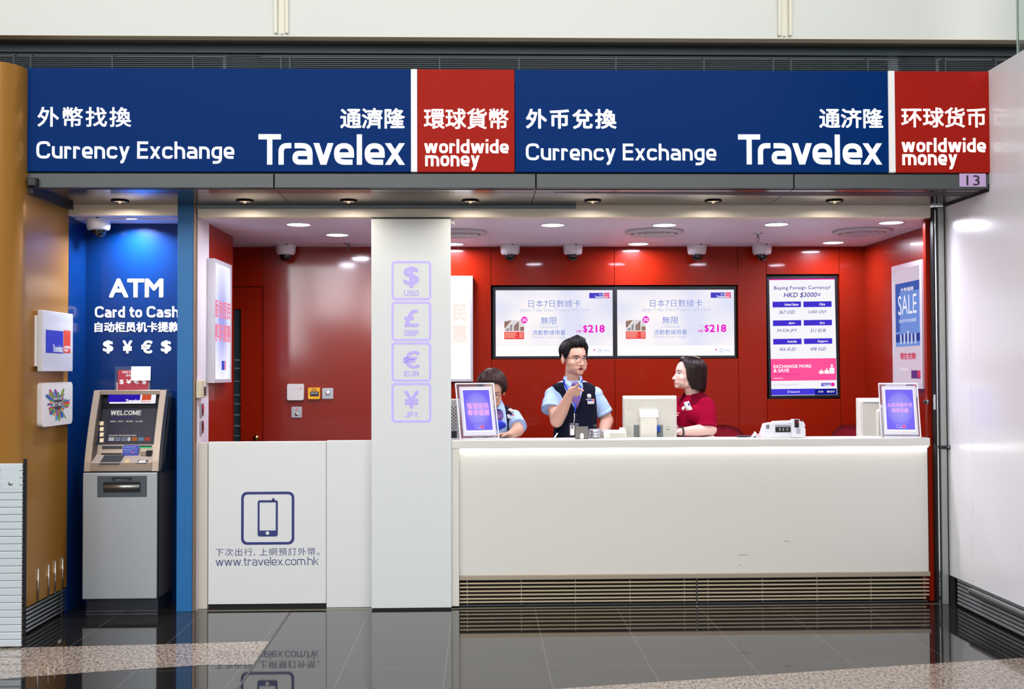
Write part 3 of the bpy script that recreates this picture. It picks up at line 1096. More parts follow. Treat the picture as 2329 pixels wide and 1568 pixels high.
for px, y0, y1, lab in ((88, 1293, 1368, 'closest to the ribbed white guard'), (112, 1284, 1360, 'second from the ribbed white guard'), (127, 1276, 1350, 'second from the blue alcove'), (144, 1268, 1340, 'closest to the blue alcove')):
    a = on_x(px, y0, XA + 0.008); b = on_x(px, y1, XA + 0.008)
    mb = MB(); mb.tube([(XA + 0.004, a.y, b.z), (XA + 0.004, a.y, a.z)], 0.0055, 8)
    tag(mb.build('wall_stud_strip', M_chrome), 'short upright metal strip low on the yellow wall, ' + lab, 'strip', 'metal strips on the yellow wall')

def side_plane(X, sgn=1):
    return Plane((X, 0, 0), (0, sgn, 0), (0, 0, 1))

# logo panel: blue block, thin white bar, red block, lettering
M_lblue, M_lred = mat('logo_blue', rgb(34, 44, 176), 0.35), mat('logo_red', rgb(216, 66, 44), 0.35)
def logo(pl, b, parent, mblue, mred, mtext, lift=0.001, split=0.70, small=True, rows=0.0):
    """b: px box of the whole mark"""
    x0, y0, x1, y1 = b
    xs = x0 + (x1 - x0) * split
    panel(pl, (x0, y0, xs, y1), mblue, parent, 'logo_blue_block', lift)
    panel(pl, (xs + (x1 - x0) * 0.02, y0, x1, y1), mred, parent, 'logo_red_block', lift)
    w, h = x1 - x0, y1 - y0
    letter(pl, T_TRV, (x0 + w * 0.28, y1 - h * 0.36, xs - w * 0.01, y1 - h * 0.04), mtext, parent, 'lettering', lift + 0.0006)
    letter(pl, T_WW, (xs + w * 0.04, y1 - h * 0.34, x1 - w * 0.02, y1 - h * 0.20), mtext, parent, 'lettering', lift + 0.0006)
    letter(pl, T_MO, (xs + w * 0.04, y1 - h * 0.17, x1 - w * 0.10, y1 - h * 0.03), mtext, parent, 'lettering', lift + 0.0006)

sb = thing('wall_sign', 'white box sign with a blue and red logo on the yellow wall', 'sign', (-2.49, -0.36, 1.45))
P1 = side_plane(-2.46)
b = P1.px_box(97, 710, 166, 845.5)
mb = MB(); mb.box(-2.49, -2.46, b[0], b[1], b[2], b[3], 0.004, 2); mb.build('sign_box', mat('box_white', rgb(206, 204, 212), 0.25, metal=0.1), sb)
mb = MB(); mb.box(-2.512, -2.49, b[0] + 0.012, b[1] - 0.012, b[2] + 0.03, b[3] - 0.03); mb.build('back_plate', M_pureW, sb)
logo(P1, (104, 752, 160, 803.5), sb, M_lblue, M_lred, M_pureW)

sk = thing('wall_plaque', 'square white plaque with a multicoloured feather burst, below the white box sign', 'plaque', (-2.495, -0.3, 1.05))
P2 = side_plane(-2.482)
b = P2.px_box(95.5, 870, 165, 968)
mb = MB(); mb.prism(rrect(b[0], b[1], b[2], b[3], 0.03), 'x', -2.512, -2.482); mb.build('plate', mat('plaque_white', rgb(226, 220, 218), 0.3), sk)
cu, cv = (b[0] + b[1]) / 2, (b[2] + b[3]) / 2
RU, RV = (b[1] - b[0]) / 2, (b[3] - b[2]) / 2
rr = random.Random(5)
cols = [rgb(214, 72, 52), rgb(44, 96, 168), rgb(60, 150, 90), rgb(240, 150, 60), rgb(122, 60, 140), rgb(70, 160, 190), rgb(200, 60, 110), rgb(120, 150, 60)]
for ci, colr in enumerate(cols):
    mb = MB()
    for j in range(5):
        q = 2 * math.pi * (ci + j * 8 + rr.uniform(-.3, .3)) / 40.0
        r0, r1, w = rr.uniform(0.12, .35), rr.uniform(0.42, .92), rr.uniform(0.03, 0.085)
        pts = [(0, 0), (r0, .006)]
        for s, ww in ((.3, .6), (.65, 1), (.9, .8), (1, 0)):
            pts.append((r0 + (r1 - r0) * s, ww * w))
        poly = [(a, bb) for a, bb in pts] + [(a, -bb) for a, bb in pts[-2:0:-1]]
        mb.face([P2.p(cu + (a * math.cos(q) - bb * math.sin(q)) * RU, cv + (a * math.sin(q) + bb * math.cos(q)) * RV, 0.0008 + 0.0002 * ci) for a, bb in poly])
    bmesh.ops.remove_doubles(mb.bm, verts=mb.bm.verts, dist=1e-5)
    mb.build('feather_pattern', mat('feather_%d' % ci, colr, 0.5), sk, recalc=False)
mb = MB(); mb.face([P2.p(cu + RU * .30 * math.cos(q), cv + RV * .26 * math.sin(q), .0028) for q in [2 * math.pi * i / 24 for i in range(24)]]); mb.build('dark_centre', mat('burst_dark', rgb(66, 52, 70), .5), sk, recalc=False)
M_ink = mat('ink_grey', rgb(74, 62, 84), 0.5)
letter(P2, font_text('HONG KONG'), (122, 905, 139, 910), M_pureW, sk, lift=0.004)
letter(P2, font_text('SKY ART', bold=0.01), (119, 915, 141, 925), M_pureW, sk, lift=0.004)

# ================================================================ ALCOVE CEILING FITTINGS
def dome_camera(c, label, s=1.0, proto=None):
    t = thing('dome_camera', label, 'camera', c, 'white dome cameras under the ceiling')
    T = Matrix.Translation(c) @ Matrix.Scale(s, 4)
    mb = MB(); mb.lathe([(0, 0), (0.072, 0), (0.074, -0.006), (0.069, -0.058), (0.062, -0.070), (0.046, -0.073)], T, 36)
    mb.build('housing', mat('camera_white', rgb(222, 220, 224), 0.35), t)
    mb = MB(); mb.lathe([(0.046, -0.072), (0.047, -0.082), (0.043, -0.095), (0.033, -0.110), (0.018, -0.119), (0, -0.122)], T, 32)
    d = mb.build('dome', mat('smoked_dome', rgb(10, 10, 12), 0.06, coat=0.5), t)
    mb = MB(); mb.box(c.x + 0.01 * s, c.x + 0.026 * s, c.y - 0.0755 * s, c.y - 0.06 * s, c.z - 0.006 * s, c.z - 0.001)
    mb.build('screw_tab', M_black, t)
    return t, c
c = on_floor(224, 502.5, zal)
c = Vector((at(224, 500, 0.13).x, 0.13, zal))
dome_camera(c, 'white dome camera in the blue alcove over the teller machine')

def ceiling_lamp(c, label, group='round ceiling lamps', name='ceiling_lamp', r=0.074):
    t = thing(name, label, 'lamp', c, group)
    T = Matrix.Translation(c)
    mb = MB(); mb.lathe([(r, -0.001), (r + 0.015, -0.001), (r + 0.014, -0.004), (r, -0.005), (r - 0.001, -0.002)], T, 36)
    mb.build('rim', mat('lamp_rim', rgb(226, 222, 228), 0.3), t)
    mb = MB(); mb.lathe([(0, -0.0032), (r, -0.0032)], T, 36)
    mb.build('diffuser', M_lamp, t)
    return t
def lamp_light(c, power, r=0.07, color=(0.84, 0.83, 1.0), spread=176):
    area_light('lamp_light', c + Vector((0, 0, -0.012)), (0, 0, 0), 2 * r, 2 * r, power, color, 'DISK', math.radians(spread))
c = Vector((at(305, 500, 0.15).x, 0.15, zal))
ceiling_lamp(c, 'round white lamp in the blue alcove ceiling', r=0.062)
lamp_light(c, 17, 0.06, (0.82, 0.86, 1.0), 150)

# ================================================================ TELLER MACHINE
am = thing('teller_machine', 'silver and bronze cash machine standing in the blue alcove', 'cash machine', (-2.17, 0.1, 0))
M_silver = mat('atm_silver', rgb(176, 182, 188), 0.38, metal=0.35, var=0.03, vscale=30)
M_bronze = mat('atm_bronze', rgb(166, 149, 134), 0.35, metal=0.4, var=0.03)
M_side = mat('atm_side', rgb(92, 84, 80), 0.45, var=0.04)
M_navy = mat('atm_dark', rgb(30, 34, 44), 0.45)
ax0, ax1, ay = -2.396, -1.952, -0.04
PFa = front(ay)
zA = PFa.uv(272, 1074)[1]
zB = PFa.uv(272, 1363)[1]
mb = MB(); mb.box(ax0 + 0.012, ax1 - 0.005, ay + 0.02, YA - 0.005, 0.0, zB); mb.build('plinth', M_navy, am)
mb = MB(); mb.box(ax0 + 0.012, ax1 - 0.005, ay + 0.015, ay + 0.02, 0.004, 0.012); mb.build('plinth_trim', M_chrome, am)
mb = MB(); mb.box(ax0 + 0.004, ax1 - 0.003, ay + 0.016, YA - 0.004, zB, zA); mb.build('safe_body', M_side, am)
mb = MB(); mb.box(ax0 - 0.006, ax1 - 0.006, ay - 0.006, ay + 0.015, zB, zA - 0.004, 0.006, 3); sd = mb.build('safe_door', M_silver, am)
mb = MB(); mb.box(ax1 - 0.006, ax1, ay + 0.0, ay + 0.016, zB, zA - 0.004); mb.build('door_gasket', M_black, am)
PD = front(ay - 0.006)
b = PD.px_box(221.5, 1083, 334, 1131)
mb = MB(); mb.box(b[0], b[1], ay - 0.010, ay - 0.004, b[2], b[3], 0.002, 1); ds = mb.build('dispenser_panel', mat('slate_panel', rgb(72, 80, 88), 0.45), am)
b = front(ay - 0.01).px_box(235, 1096.5, 319.5, 1121)
mb = MB(); mb.box(b[0], b[1], ay - 0.0108, ay - 0.010, b[2], b[3]); mb.build('slot', M_black, ds)
mb = MB(); zz = (b[2] + b[3]) / 2 + 0.002; mb.tube([(b[0] + 0.006, ay - 0.008, zz), (b[1] - 0.004, ay - 0.008, zz)], 0.014, 20); mb.build('shutter_roller', M_steel, ds)
panel(front(ay - 0.0105), (254, 1086, 301, 1094), M_navy, ds, 'cash_label')
panel(front(ay - 0.0112), (263, 1091.5, 290.5, 1093), M_chrome, ds, 'light_bar')
# leaning upper head: convex side profile in (y, z)
zT = 1.338
prof = []
for k in range(9):
    s = k / 8
    y = ay - 0.004 + 0.168 * (s ** 1.35)
    prof.append((y, zA + 0.004 + (zT - zA - 0.004) * s))
def cheek(x0, x1, inset0=0.0):
    mb = MB()
    mb.prism([(y + inset0, z) for y, z in prof] + [(p[0] + 0.075, p[1]) for p in prof[::-1]], 'x', x0, x1)
    return mb
cw = 0.038
cheek(ax0, ax0 + cw).build('side_cheek', M_bronze, am)
cheek(ax1 - cw, ax1).build('side_cheek', M_bronze, am)
mat_liner = mat('atm_liner', rgb(70, 60, 56), .5)
mb = MB(); mb.prism([(y + .012, z) for y, z in prof] + [(p[0] + 0.07, p[1]) for p in prof[::-1]], 'x', ax0 + cw, ax0 + cw + .002); mb.build('recess_liner', mat_liner, am)
mb = MB(); mb.box(ax0 + cw, ax1 - cw, prof[-1][0], prof[-1][0] + 0.08, zT - 0.028, zT, 0.002, 1); mb.build('top_bar', M_bronze, am)
mb = MB(); mb.box(ax0 + cw, ax1 - cw, ay - 0.004, ay + 0.07, zA + 0.004, zA + 0.058, 0.003, 1); mb.build('front_lip', M_bronze, am)
mb = MB(); mb.prism([(ay + 0.02, zA), (YA - 0.006, zA), (YA - 0.006, zT - 0.05), (prof[-1][0] + 0.085, zT - 0.05), (prof[-1][0] + 0.085, zT - 0.02), (ay + 0.10, zA + 0.06)], 'x', ax0 + 0.03, ax1 + 0.008)
mb.build('head_body', M_navy, am)
# recess: screen plane parallel to the lean, set back
Vd = Vector((0, prof[-1][0] - prof[0][0], prof[-1][1] - prof[0][1])).normalized()
Nn = Vector((1, 0, 0)).cross(Vd)
O1 = Vector((0, prof[0][0], prof[0][1])) - Nn * 0.066
PSc = Plane(O1, (1, 0, 0), Vd)
xi0, xi1 = ax0 + cw, ax1 - cw
def slope_panel(pl, u0, u1, py0, py1, m, name, parent, thick=0.01, px=(300)):
    v1 = pl.uv(300, py0)[1]; v0 = pl.uv(300, py1)[1]
    mb = MB()
    A = [pl.p(u0, v0), pl.p(u1, v0), pl.p(u1, v1), pl.p(u0, v1)]
    B = [q - pl.N * thick for q in A]
    mb.face(A); mb.face(B[::-1])
    for i in range(4):
        mb.face([A[i], B[i], B[(i + 1) % 4], A[(i + 1) % 4]])
    return mb.build(name, m, parent)
slope_panel(PSc, xi0, xi1, 890, 931, M_black, 'header_recess', am)
scr = slope_panel(PSc, xi0, xi1, 918, 1012, M_navy, 'screen_surround', am, 0.012)
hd = slope_panel(Plane(O1 + Nn * 0.03, (1, 0, 0), Vd), at(243, 905, 0.09).x, at(347.5, 905, 0.09).x, 893.5, 917.5, glow('header_white', (0.9, 0.9, 1, 1), 1.0), 'header_sign', am, 0.008)
PH = Plane(O1 + Nn * 0.031, (1, 0, 0), Vd)
panel(PH, (246.5, 896, 319, 915), glow('header_blue', rgb(56, 30, 190), 0.8), hd, 'logo_blue_block')
panel(PH, (323, 896, 344, 915), glow('header_red', rgb(226, 92, 60), 0.8), hd, 'logo_red_block')
letter(PH, T_TRV, (286, 909, 319, 915.5), M_letter, hd, lift=0.002)
letter(PH, T_WW, (324, 910, 343, 914), M_letter, hd, lift=0.002)
PSs = Plane(O1 + Nn * 0.001, (1, 0, 0), Vd)
ds2 = panel(PSs, (243, 930, 350, 1007), mat('atm_screen', rgb(20, 19, 28), 0.25, spec=.25, emit=rgb(70, 66, 90), es=0.30), am, 'display')
M_st = glow('screen_text', rgb(224, 222, 216), 0.85)
M_sb = glow('screen_blue', rgb(70, 74, 170), 0.6)
letter(PSs, euro_text('WELCOME', 0.2, 0.08), (252, 934.5, 321, 945), M_st, ds2, lift=0.002)
letter(PSs, font_text('THIS ATM DISPENSES', bold=0.01), (252, 949, 304, 953), M_sb, ds2, lift=0.002)
letter(PSs, font_text('HKD , CNY  , EURO   & USD', bold=0.012), (251, 957.5, 325, 961.5), M_st, ds2, lift=0.002)
letter(PSs, font_text('WE ACCEPT THE FOLLOWING CARDS', bold=0.01), (248, 989.5, 310, 993), M_st, ds2, lift=0.002)
for i, (a, b2, cm) in enumerate(((247, 260, rgb(196, 200, 204)), (262.5, 274, rgb(150, 156, 176)), (276.5, 288, rgb(150, 156, 176)), (290, 297, rgb(226, 226, 226)), (300, 312, rgb(206, 112, 60)), (314.5, 327, rgb(120, 150, 176)), (329, 342, rgb(196, 84, 70)))):
    q = panel(PSs, (a, 995.5, b2, 1003.5), glow('card_mark_%d' % i, cm, 0.7), ds2, 'card_mark', 0.002)
letter(PSs, font_text('VISA', bold=0.02), (264, 998, 273, 1001), glow('card_ink', rgb(40, 44, 110), .6), ds2, lift=0.003)
letter(PSs, font_text('VISA', bold=0.02), (278, 998, 287, 1001), glow('card_ink', rgb(40, 44, 110), .6), ds2, lift=0.003)
for py in (964, 977, 989.5, 1002.5):
    b = PSs.px_box(227.5, py - 4.5, 236, py + 4.5)
    mb = MB()
    for q in [rect(b)]:
        A = [PSs.p(u, v, 0.006) for u, v in q]; B = [PSs.p(u, v, 0.0) for u, v in q]
        mb.face(A)
        for i in range(4): mb.face([A[i], B[i], B[(i + 1) % 4], A[(i + 1) % 4]])
    mb.build('function_key', mat('key_bone', rgb(226, 204, 168), 0.45), am)
# middle band and deck
band = slope_panel(PSc, xi0, xi1, 1010, 1035, M_bronze, 'reader_band', am, 0.02)
PB = Plane(O1 + Nn * 0.003, (1, 0, 0), Vd)
panel(PB, (232, 1014.5, 278, 1021.5), M_navy, band, 'receipt_label')
panel(PB, (318, 1013.5, 345, 1017), M_navy, band, 'card_label')
panel(PB, (317, 1017.5, 345, 1019.5), glow('green_led', rgb(40, 220, 130), 1.0), band, 'green_light')
vD = PSc.uv(300, 1033)[1]
pb = PSc.p(0, vD)
mb = MB(); mb.prism([(ay + 0.005, zA + 0.056), (pb.y + 0.004, pb.z), (pb.y + 0.02, pb.z), (ay + 0.03, zA + 0.05)], 'x', xi0, xi1)
dk = mb.build('keypad_deck', M_bronze, am)
dv = Vector((0, pb.y - (ay + 0.005), pb.z - (zA + 0.056))).normalized()
PK = Plane((0, ay + 0.005, zA + 0.056), (1, 0, 0), dv)
PK2 = Plane(Vector((0, ay + 0.005, zA + 0.056)) + PK.N * 0.001, (1, 0, 0), dv)
panel(PK2, (231, 1036, 277, 1057), M_black, dk, 'cash_tray')
panel(PB, (230, 1031, 277, 1037), M_black, dk, 'tray_mouth')
panel(PK2, (312, 1047, 336, 1055), M_navy, dk, 'keypad_frame')
panel(PK2, (316, 1049, 331, 1053.5), mat('key_white', rgb(226, 222, 214), 0.4), dk, 'keypad', 0.003)
panel(PK2, (284, 1047, 294, 1054), mat('sticker_gold', rgb(196, 160, 90), 0.4), dk, 'deck_sticker', 0.002)
b = PB.px_box(279, 1013, 316, 1038)
stk = panel(Plane(O1 + Nn * 0.012, (1, 0, 0), Vd), (279, 1013, 316, 1038), mat('sticker_blue', rgb(28, 40, 140), 0.35), am, 'notice_sticker')
PN3 = Plane(O1 + Nn * 0.0135, (1, 0, 0), Vd)
mb = MB()
for i, (y, x1) in enumerate(((1016, 312), (1018, 308), (1022, 312), (1024, 300), (1028, 310))):
    u0, u1, v0, v1 = PN3.px_box(281, y, x1, y + 0.9)
    mb.face([PN3.p(u, v) for u, v in rect((u0, u1, v0, v1))])
mb.build('small_print', mat('print_pale', rgb(120, 140, 210), 0.5), stk, recalc=False)
panel(PN3, (300, 1028.5, 304, 1031.5), M_lred, stk, 'red_mark')
b = front(ay + 0.07).px_box(318, 1026, 343, 1040)
mb = MB(); q0 = PSc.p(b[0], PSc.uv(330, 1040)[1], 0.0); q1 = PSc.p(b[1], PSc.uv(330, 1026)[1], 0.02)
mb.box(q0.x, q0.x + (q1.x - q0.x) * 0.55, q0.y - 0.014, q0.y + 0.03, q0.z, q1.z - 0.006, 0.003, 2)
mb.build('card_reader', M_bronze, am)
mb = MB(); mb.box(q0.x + (q1.x - q0.x) * 0.55, q1.x, q0.y - 0.02, q0.y + 0.03, q0.z + 0.004, q1.z - 0.002, 0.002, 1)
mb.box(q0.x, q1.x, q0.y - 0.017, q0.y - 0.01, q0.z + 0.002, q0.z + 0.008)
mb.build('card_slot', M_bezel, am)

# acrylic sign holder on top of the machine
ah = thing('sign_holder', 'clear acrylic holder with a dark red notice on top of the cash machine', 'sign holder', (-2.1, 0.22, zT))
PA2 = Plane((0, 0.20, 0), (1, 0, 0), (0, 0.06, 1))
def slab_on(pl, pxb, th, m, name, parent, lift=0.0):
    u0, u1, v0, v1 = pl.px_box(*pxb)
    mb = MB()
    A = [pl.p(u, v, lift) for u, v in rect((u0, u1, v0, v1))]; B = [q - pl.N * th for q in A]
    mb.face(A); mb.face(B[::-1])
    for i in range(4): mb.face([A[i], B[i], B[(i + 1) % 4], A[(i + 1) % 4]])
    return mb.build(name, m, parent)
M_acr = mat('clear_acrylic', rgb(235, 238, 245), 0.04, trans=0.95, ior=1.2)
slab_on(PA2, (261, 834, 343, 892), 0.006, M_acr, 'acrylic_plate', ah)
nt_ = slab_on(PA2, (264.5, 840, 339, 892), 0.001, M_pureW, 'notice_paper', ah, -0.007)
PA3 = Plane(Vector((0, 0.20, 0)) + PA2.N * 0.002, (1, 0, 0), (0, 0.06, 1))
panel(PA3, (268, 842, 338, 888), mat('notice_red', rgb(168, 46, 60), 0.4), nt_, 'red_field')
letter(PA3, font_text('MULTI', bold=0.005), (279, 844, 298, 850), M_pureW, nt_, lift=0.002)
letter(PA3, font_text('自动', bold=0.01), (287, 852, 298, 857), M_pureW, nt_, lift=0.002)
letter(PA3, font_text('$ ¥ € $', bold=0.02), (272, 863, 333, 875), M_pureW, nt_, lift=0.002)
panel(PA3, (299, 834, 343, 866), mat('paper_bright', rgb(250, 250, 252), 0.15), ah, 'white_card', 0.006)  # white sheet paints the glare on the acrylic

# ================================================================ HALF-HEIGHT DOOR AND FIXED PANEL
YD = 0.06
PDo = front(YD)
zd1 = at(600, 1005, YD).z
xd = [at(p, 1200, YD).x for p in (473.5, 741.5, 742.5, 847)]
M_ink2 = mat('vinyl_indigo', rgb(48, 56, 122), 0.45)
hd_ = thing('half_door', 'white half-height door with a phone symbol and web address, beside the blue pillar', 'door', ((xd[0] + xd[1]) / 2, YD, 0))
mb = MB(); mb.box(xd[0], xd[1], YD, YD + 0.035, 0.026, zd1, 0.002, 1); mb.build('door_leaf', M_white, hd_)
mb = MB(); mb.box(xd[0] + .004, xd[1] - .002, YD + 0.02, YD + 0.03, 0.0, 0.027); mb.build('bottom_seal', M_black, hd_)  # black strip stands in for the shadow in the gap under the leaf
fp = thing('fixed_panel', 'plain white half-height panel between the phone-symbol door and the tall white column', 'panel', ((xd[2] + xd[3]) / 2, YD, 0))
mb = MB(); mb.box(xd[2], -0.62, YD, YD + 0.035, 0.0, zd1 + 0.004, 0.002, 1); mb.build('panel_leaf', M_white, fp)
pp = thing('door_post', 'narrow off-white post that the half-height door closes against, beside the blue pillar', 'post', (X_L + 0.03, YD, 0))
mb = MB(); mb.box(X_L, xd[0] - 0.003, YD - 0.01, YD + 0.03, 0, zd1 - 0.004, 0.002, 1); mb.build('post', mat('post_ivory', rgb(206, 200, 190), 0.4), pp)
sym = MB()
o_ = PDo.px_box(548.5, 1119, 669.5, 1239.5); w_ = o_[1] - o_[0]
i_ = PDo.px_box(554.5, 1125, 663.5, 1233.5)
put(sym, PDo, ring_polys(rrect(*o_, 0.036), rrect(*i_, 0.024)))
o_ = PDo.px_box(586, 1138.2, 632, 1221); i_ = PDo.px_box(590.5, 1143.5, 627.2, 1207.2)
put(sym, PDo, ring_polys(rrect(*o_, 0.014), rrect(*i_, 0.001)))
put(sym, PDo, [rect(PDo.px_box(619, 1133.7, 624.2, 1140))])
oo = sym.build('phone_symbol', M_ink2, hd_, recalc=False)
cc = PDo.px_box(604.5, 1209, 612.5, 1217)
mb = MB(); put(mb, PDo, [circle((cc[0] + cc[1]) / 2, (cc[2] + cc[3]) / 2, 0.011)], 0.0025); mb.build('button_mark', M_white, hd_, recalc=False)
letter(PDo, font_text('下次出行, 上網預訂外幣。', bold=-0.006, spacing=1.12), (490, 1247, 727, 1265), M_ink2, hd_)
letter(PDo, euro_text('www.travelex.com.hk', 0.085, 0.10), (490.7, 1267.5, 725, 1286.5), M_ink2, hd_)

# ================================================================ TALL WHITE COLUMN WITH CURRENCY SYMBOLS
cl = thing('column_panel', 'tall white column with four lilac edge-lit currency symbols', 'column', (-0.43, 0, 0))
xq0, xq1 = -0.671, -0.187
YQ = -0.03
mb = MB(); mb.box(xq0, xq1, YQ, 0.012, 0.012, 2.382, 0.002, 1); mb.build('front_board', mat('column_white', rgb(222, 226, 226), 0.32, var=0.015, vscale=2), cl)
mb = MB(); mb.box(xq0 + 0.02, xq1 - 0.02, 0.012, 0.30, 0.0, Z_CEIL - 0.002); mb.build('core', M_white, cl)
mb = MB(); mb.box(xq0 + 0.002, xq1 - 0.002, YQ + 0.006, 0.0, 2.382, 2.390); mb.box(xq0 + 0.004, xq1 - 0.004, YQ + 0.008, 0.008, 0.0, 0.012); mb.build('shadow_gap', M_black, cl)  # black strip at the top paints the thin shadow line there
PQ = front(YQ)
M_lilac = mat('edge_lit_lilac', rgb(176, 166, 226), 0.3, emit=rgb(168, 140, 255), es=0.42)
M_lilac2 = mat('etched_lilac', rgb(176, 166, 216), 0.3, emit=rgb(160, 130, 240), es=0.30)
for i, (y0, y1, sym_, sb_, code, cb) in enumerate((
        (594, 683, '$', (917.5, 606, 953, 654.5), 'USD', (918.6, 660.7, 952.5, 673.5)),
        (686.4, 776, '£', (919, 704, 952.5, 744), 'GBP', (919, 751, 952.5, 764.7)),
        (779, 868.3, '€', (916.5, 798.5, 955, 838.5), 'EUR', (919.5, 844, 952.5, 856.5)),
        (871.4, 961.5, '¥', (919, 889.6, 953, 929.6), 'JPY', (921, 937, 951.5, 950)))):
    o_ = PQ.px_box(890.4, y0, 980.8, y1); i_ = PQ.px_box(895.2, y0 + 4.8, 976, y1 - 4.8)
    mb = MB(); put(mb, PQ, ring_polys(rrect(*o_, 0.022, 8), rrect(*i_, 0.012, 8)))
    sq = mb.build('currency_frame', M_lilac, cl, recalc=False)
    letter(PQ, font_text(sym_, bold=0.02), sb_, M_lilac2, sq, 'currency_symbol')
    letter(PQ, euro_text(code, 0.17), cb, M_lilac2, sq, 'currency_code')

# ================================================================ SERVICE COUNTER
ct = thing('service_counter', 'long pale speckled service counter with a lit underside and louvred base', 'counter', (1.3, 0.1, 0))
ZC = 1.023
xk0, xk1 = -0.187, 2.778
mb = MB(); mb.box(xk0, xk1, 0.0, 0.24, ZC - 0.050, ZC, 0.003, 2); mb.build('countertop', M_stone, ct)
mb = MB(); mb.box(xk0, -0.141, 0.004, 0.24, 0.012, ZC - 0.050, 0.002, 1); mb.build('end_leg', M_stone, ct)
xk2 = at(2111, 1150, 0.05).x
zgr = at(1500, 1306, 0.05).z
mb = MB(); mb.box(-0.141, xk2, 0.05, 0.08, zgr, ZC - 0.050, 0.002, 1); mb.build('front_panel', M_stone, ct)
mb = MB(); mb.box(-0.125, xk2, 0.034, 0.049, ZC - 0.0585, ZC - 0.0505); mb.build('light_strip', glow('counter_strip', (1, 0.97, 0.94, 1), 12.0), ct)
mb = MB(); mb.box(-0.141, xk2 + 0.006, 0.040, 0.07, zgr - 0.028, zgr, 0.002, 1); mb.build('steel_rail', mat('rail_bronze_steel', rgb(186, 170, 150), 0.35, metal=0.4), ct)
for px_, py_, w_ in ((1789.5, 1231.5, 14), (1690, 1263, 22), (1684, 1286, 5)):
    panel(front(0.05), (px_ - w_ / 2, py_ - .8, px_ + w_ / 2, py_ + .8), mat('scuff_grey', rgb(160, 158, 156), .6), ct, 'scuff_mark', .0006)
M_slat = mat('grille_bronze', rgb(206, 186, 156), 0.35, metal=0.35)
mb = MB(); mb.box(-0.14, xk2, 0.16, 0.17, 0.0, zgr); gr = mb.build('base_grille', M_black, ct)
for y in (1327.2, 1335.8, 1344.8, 1353.2, 1361.9, 1369.5):
    z = at(1300, y - 1.2, 0.05).z
    mb = MB(); mb.box(-0.139, xk2 + (0.0 if y < 1369 else -0.02), 0.046, 0.06, z - 0.0046, z + 0.0046, 0.001, 1); mb.build('slat', M_slat, gr)
for px in (1062.7, 1185.6, 1309, 1433, 1556.5, 1610, 1734, 1858, 1980.7, 2103):
    x = at(px, 1340, 0.06).x
    mb = MB(); mb.box(x - 0.002, x + 0.002, 0.058, 0.066, 0.012, zgr - 0.028); mb.build('upright', M_steel, gr)
x = at(1584, 1340, 0.05).x
mb = MB(); mb.box(x - 0.004, x + 0.004, 0.042, 0.05, 0.004, zgr - 0.028); mb.build('centre_post', M_chrome, gr)
mb = MB(); mb.box(-0.139, xk2 - 0.01, 0.048, 0.055, 0.004, 0.011); mb.build('floor_rail', M_dark, gr)
# desk behind the ledge
dk_ = thing('staff_desk', 'pale staff desk behind the raised counter ledge', 'desk', (1.3, 0.4, 0))
mb = MB(); mb.box(-0.5, 2.76, 0.31, 0.56, 0.965, 0.99); mb.build('desk_top', M_white, dk_)
mb = MB(); mb.box(-0.5, 2.76, 0.31, 0.33, 0.0, 0.965); mb.build('desk_panel', M_white, dk_)
ZD = 0.99

# ================================================================ POSTERS AND LIGHT BOXES
M_alu = mat('frame_aluminium', rgb(200, 198, 206), 0.3, metal=0.25)
def radial(name, c0, c1, s, stripes=0.0):
    """a backlit print whose printed colours run from its centre outwards, with fine printed rays"""
    if name in MATS: return MATS[name]
    m = bpy.data.materials.new(name); m.use_nodes = True
    nt = m.node_tree; nt.nodes.clear()
    out = nt.nodes.new('ShaderNodeOutputMaterial'); e = nt.nodes.new('ShaderNodeEmission')
    tc = nt.nodes.new('ShaderNodeTexCoord'); gr_ = nt.nodes.new('ShaderNodeTexGradient'); gr_.gradient_type = 'SPHERICAL'
    mp = nt.nodes.new('ShaderNodeMapping'); mp.vector_type = 'POINT'
    mp.inputs['Location'].default_value = (-1, -1, 0); mp.inputs['Scale'].default_value = (2, 2, 0)
    cr = nt.nodes.new('ShaderNodeValToRGB')
    cr.color_ramp.elements[0].color = c1; cr.color_ramp.elements[1].color = c0
    cr.color_ramp.elements[1].position = 0.75
    nt.links.new(tc.outputs['UV'], mp.inputs[0]); nt.links.new(mp.outputs[0], gr_.inputs[0]); nt.links.new(gr_.outputs[0], cr.inputs[0])
    nt.links.new(cr.outputs[0], e.inputs[0]); e.inputs[1].default_value = s
    nt.links.new(e.outputs[0], out.inputs[0]); MATS[name] = m
    return m

def uv_panel(pl, u0, u1, v0, v1, m, parent, name, lift=0.001):
    me = bpy.data.meshes.new(name)
    off = wloc(parent)
    me.from_pydata([pl.p(u, v, lift) - off for u, v in rect((u0, u1, v0, v1))], [], [(0, 1, 2, 3)])
    uvl = me.uv_layers.new()
    for i, c in enumerate(((0, 0), (1, 0), (1, 1), (0, 1))):
        uvl.data[i].uv = c
    me.materials.append(m)
    o = bpy.data.objects.new(name, me); COL.objects.link(o); o.parent = parent
    return o

def rays(pl, cu, cv, ru, rv, r0, m, parent, n=56, lift=0.0016, w=0.0012, twist=0.0):
    mb = MB()
    for k in range(n):
        q = 2 * math.pi * k / n
        a = Vector((cu + math.cos(q) * ru * r0, cv + math.sin(q) * rv * r0)); b = Vector((cu + math.cos(q + twist) * ru, cv + math.sin(q + twist) * rv))
        d = (b - a).normalized(); nn = Vector((-d.y, d.x)) * w
        mb.face([pl.p(*(a - nn * .2), lift), pl.p(*(b - nn), lift), pl.p(*(b + nn), lift), pl.p(*(a + nn * .2), lift)])
    return mb.build('ray_pattern', m, parent, recalc=False)

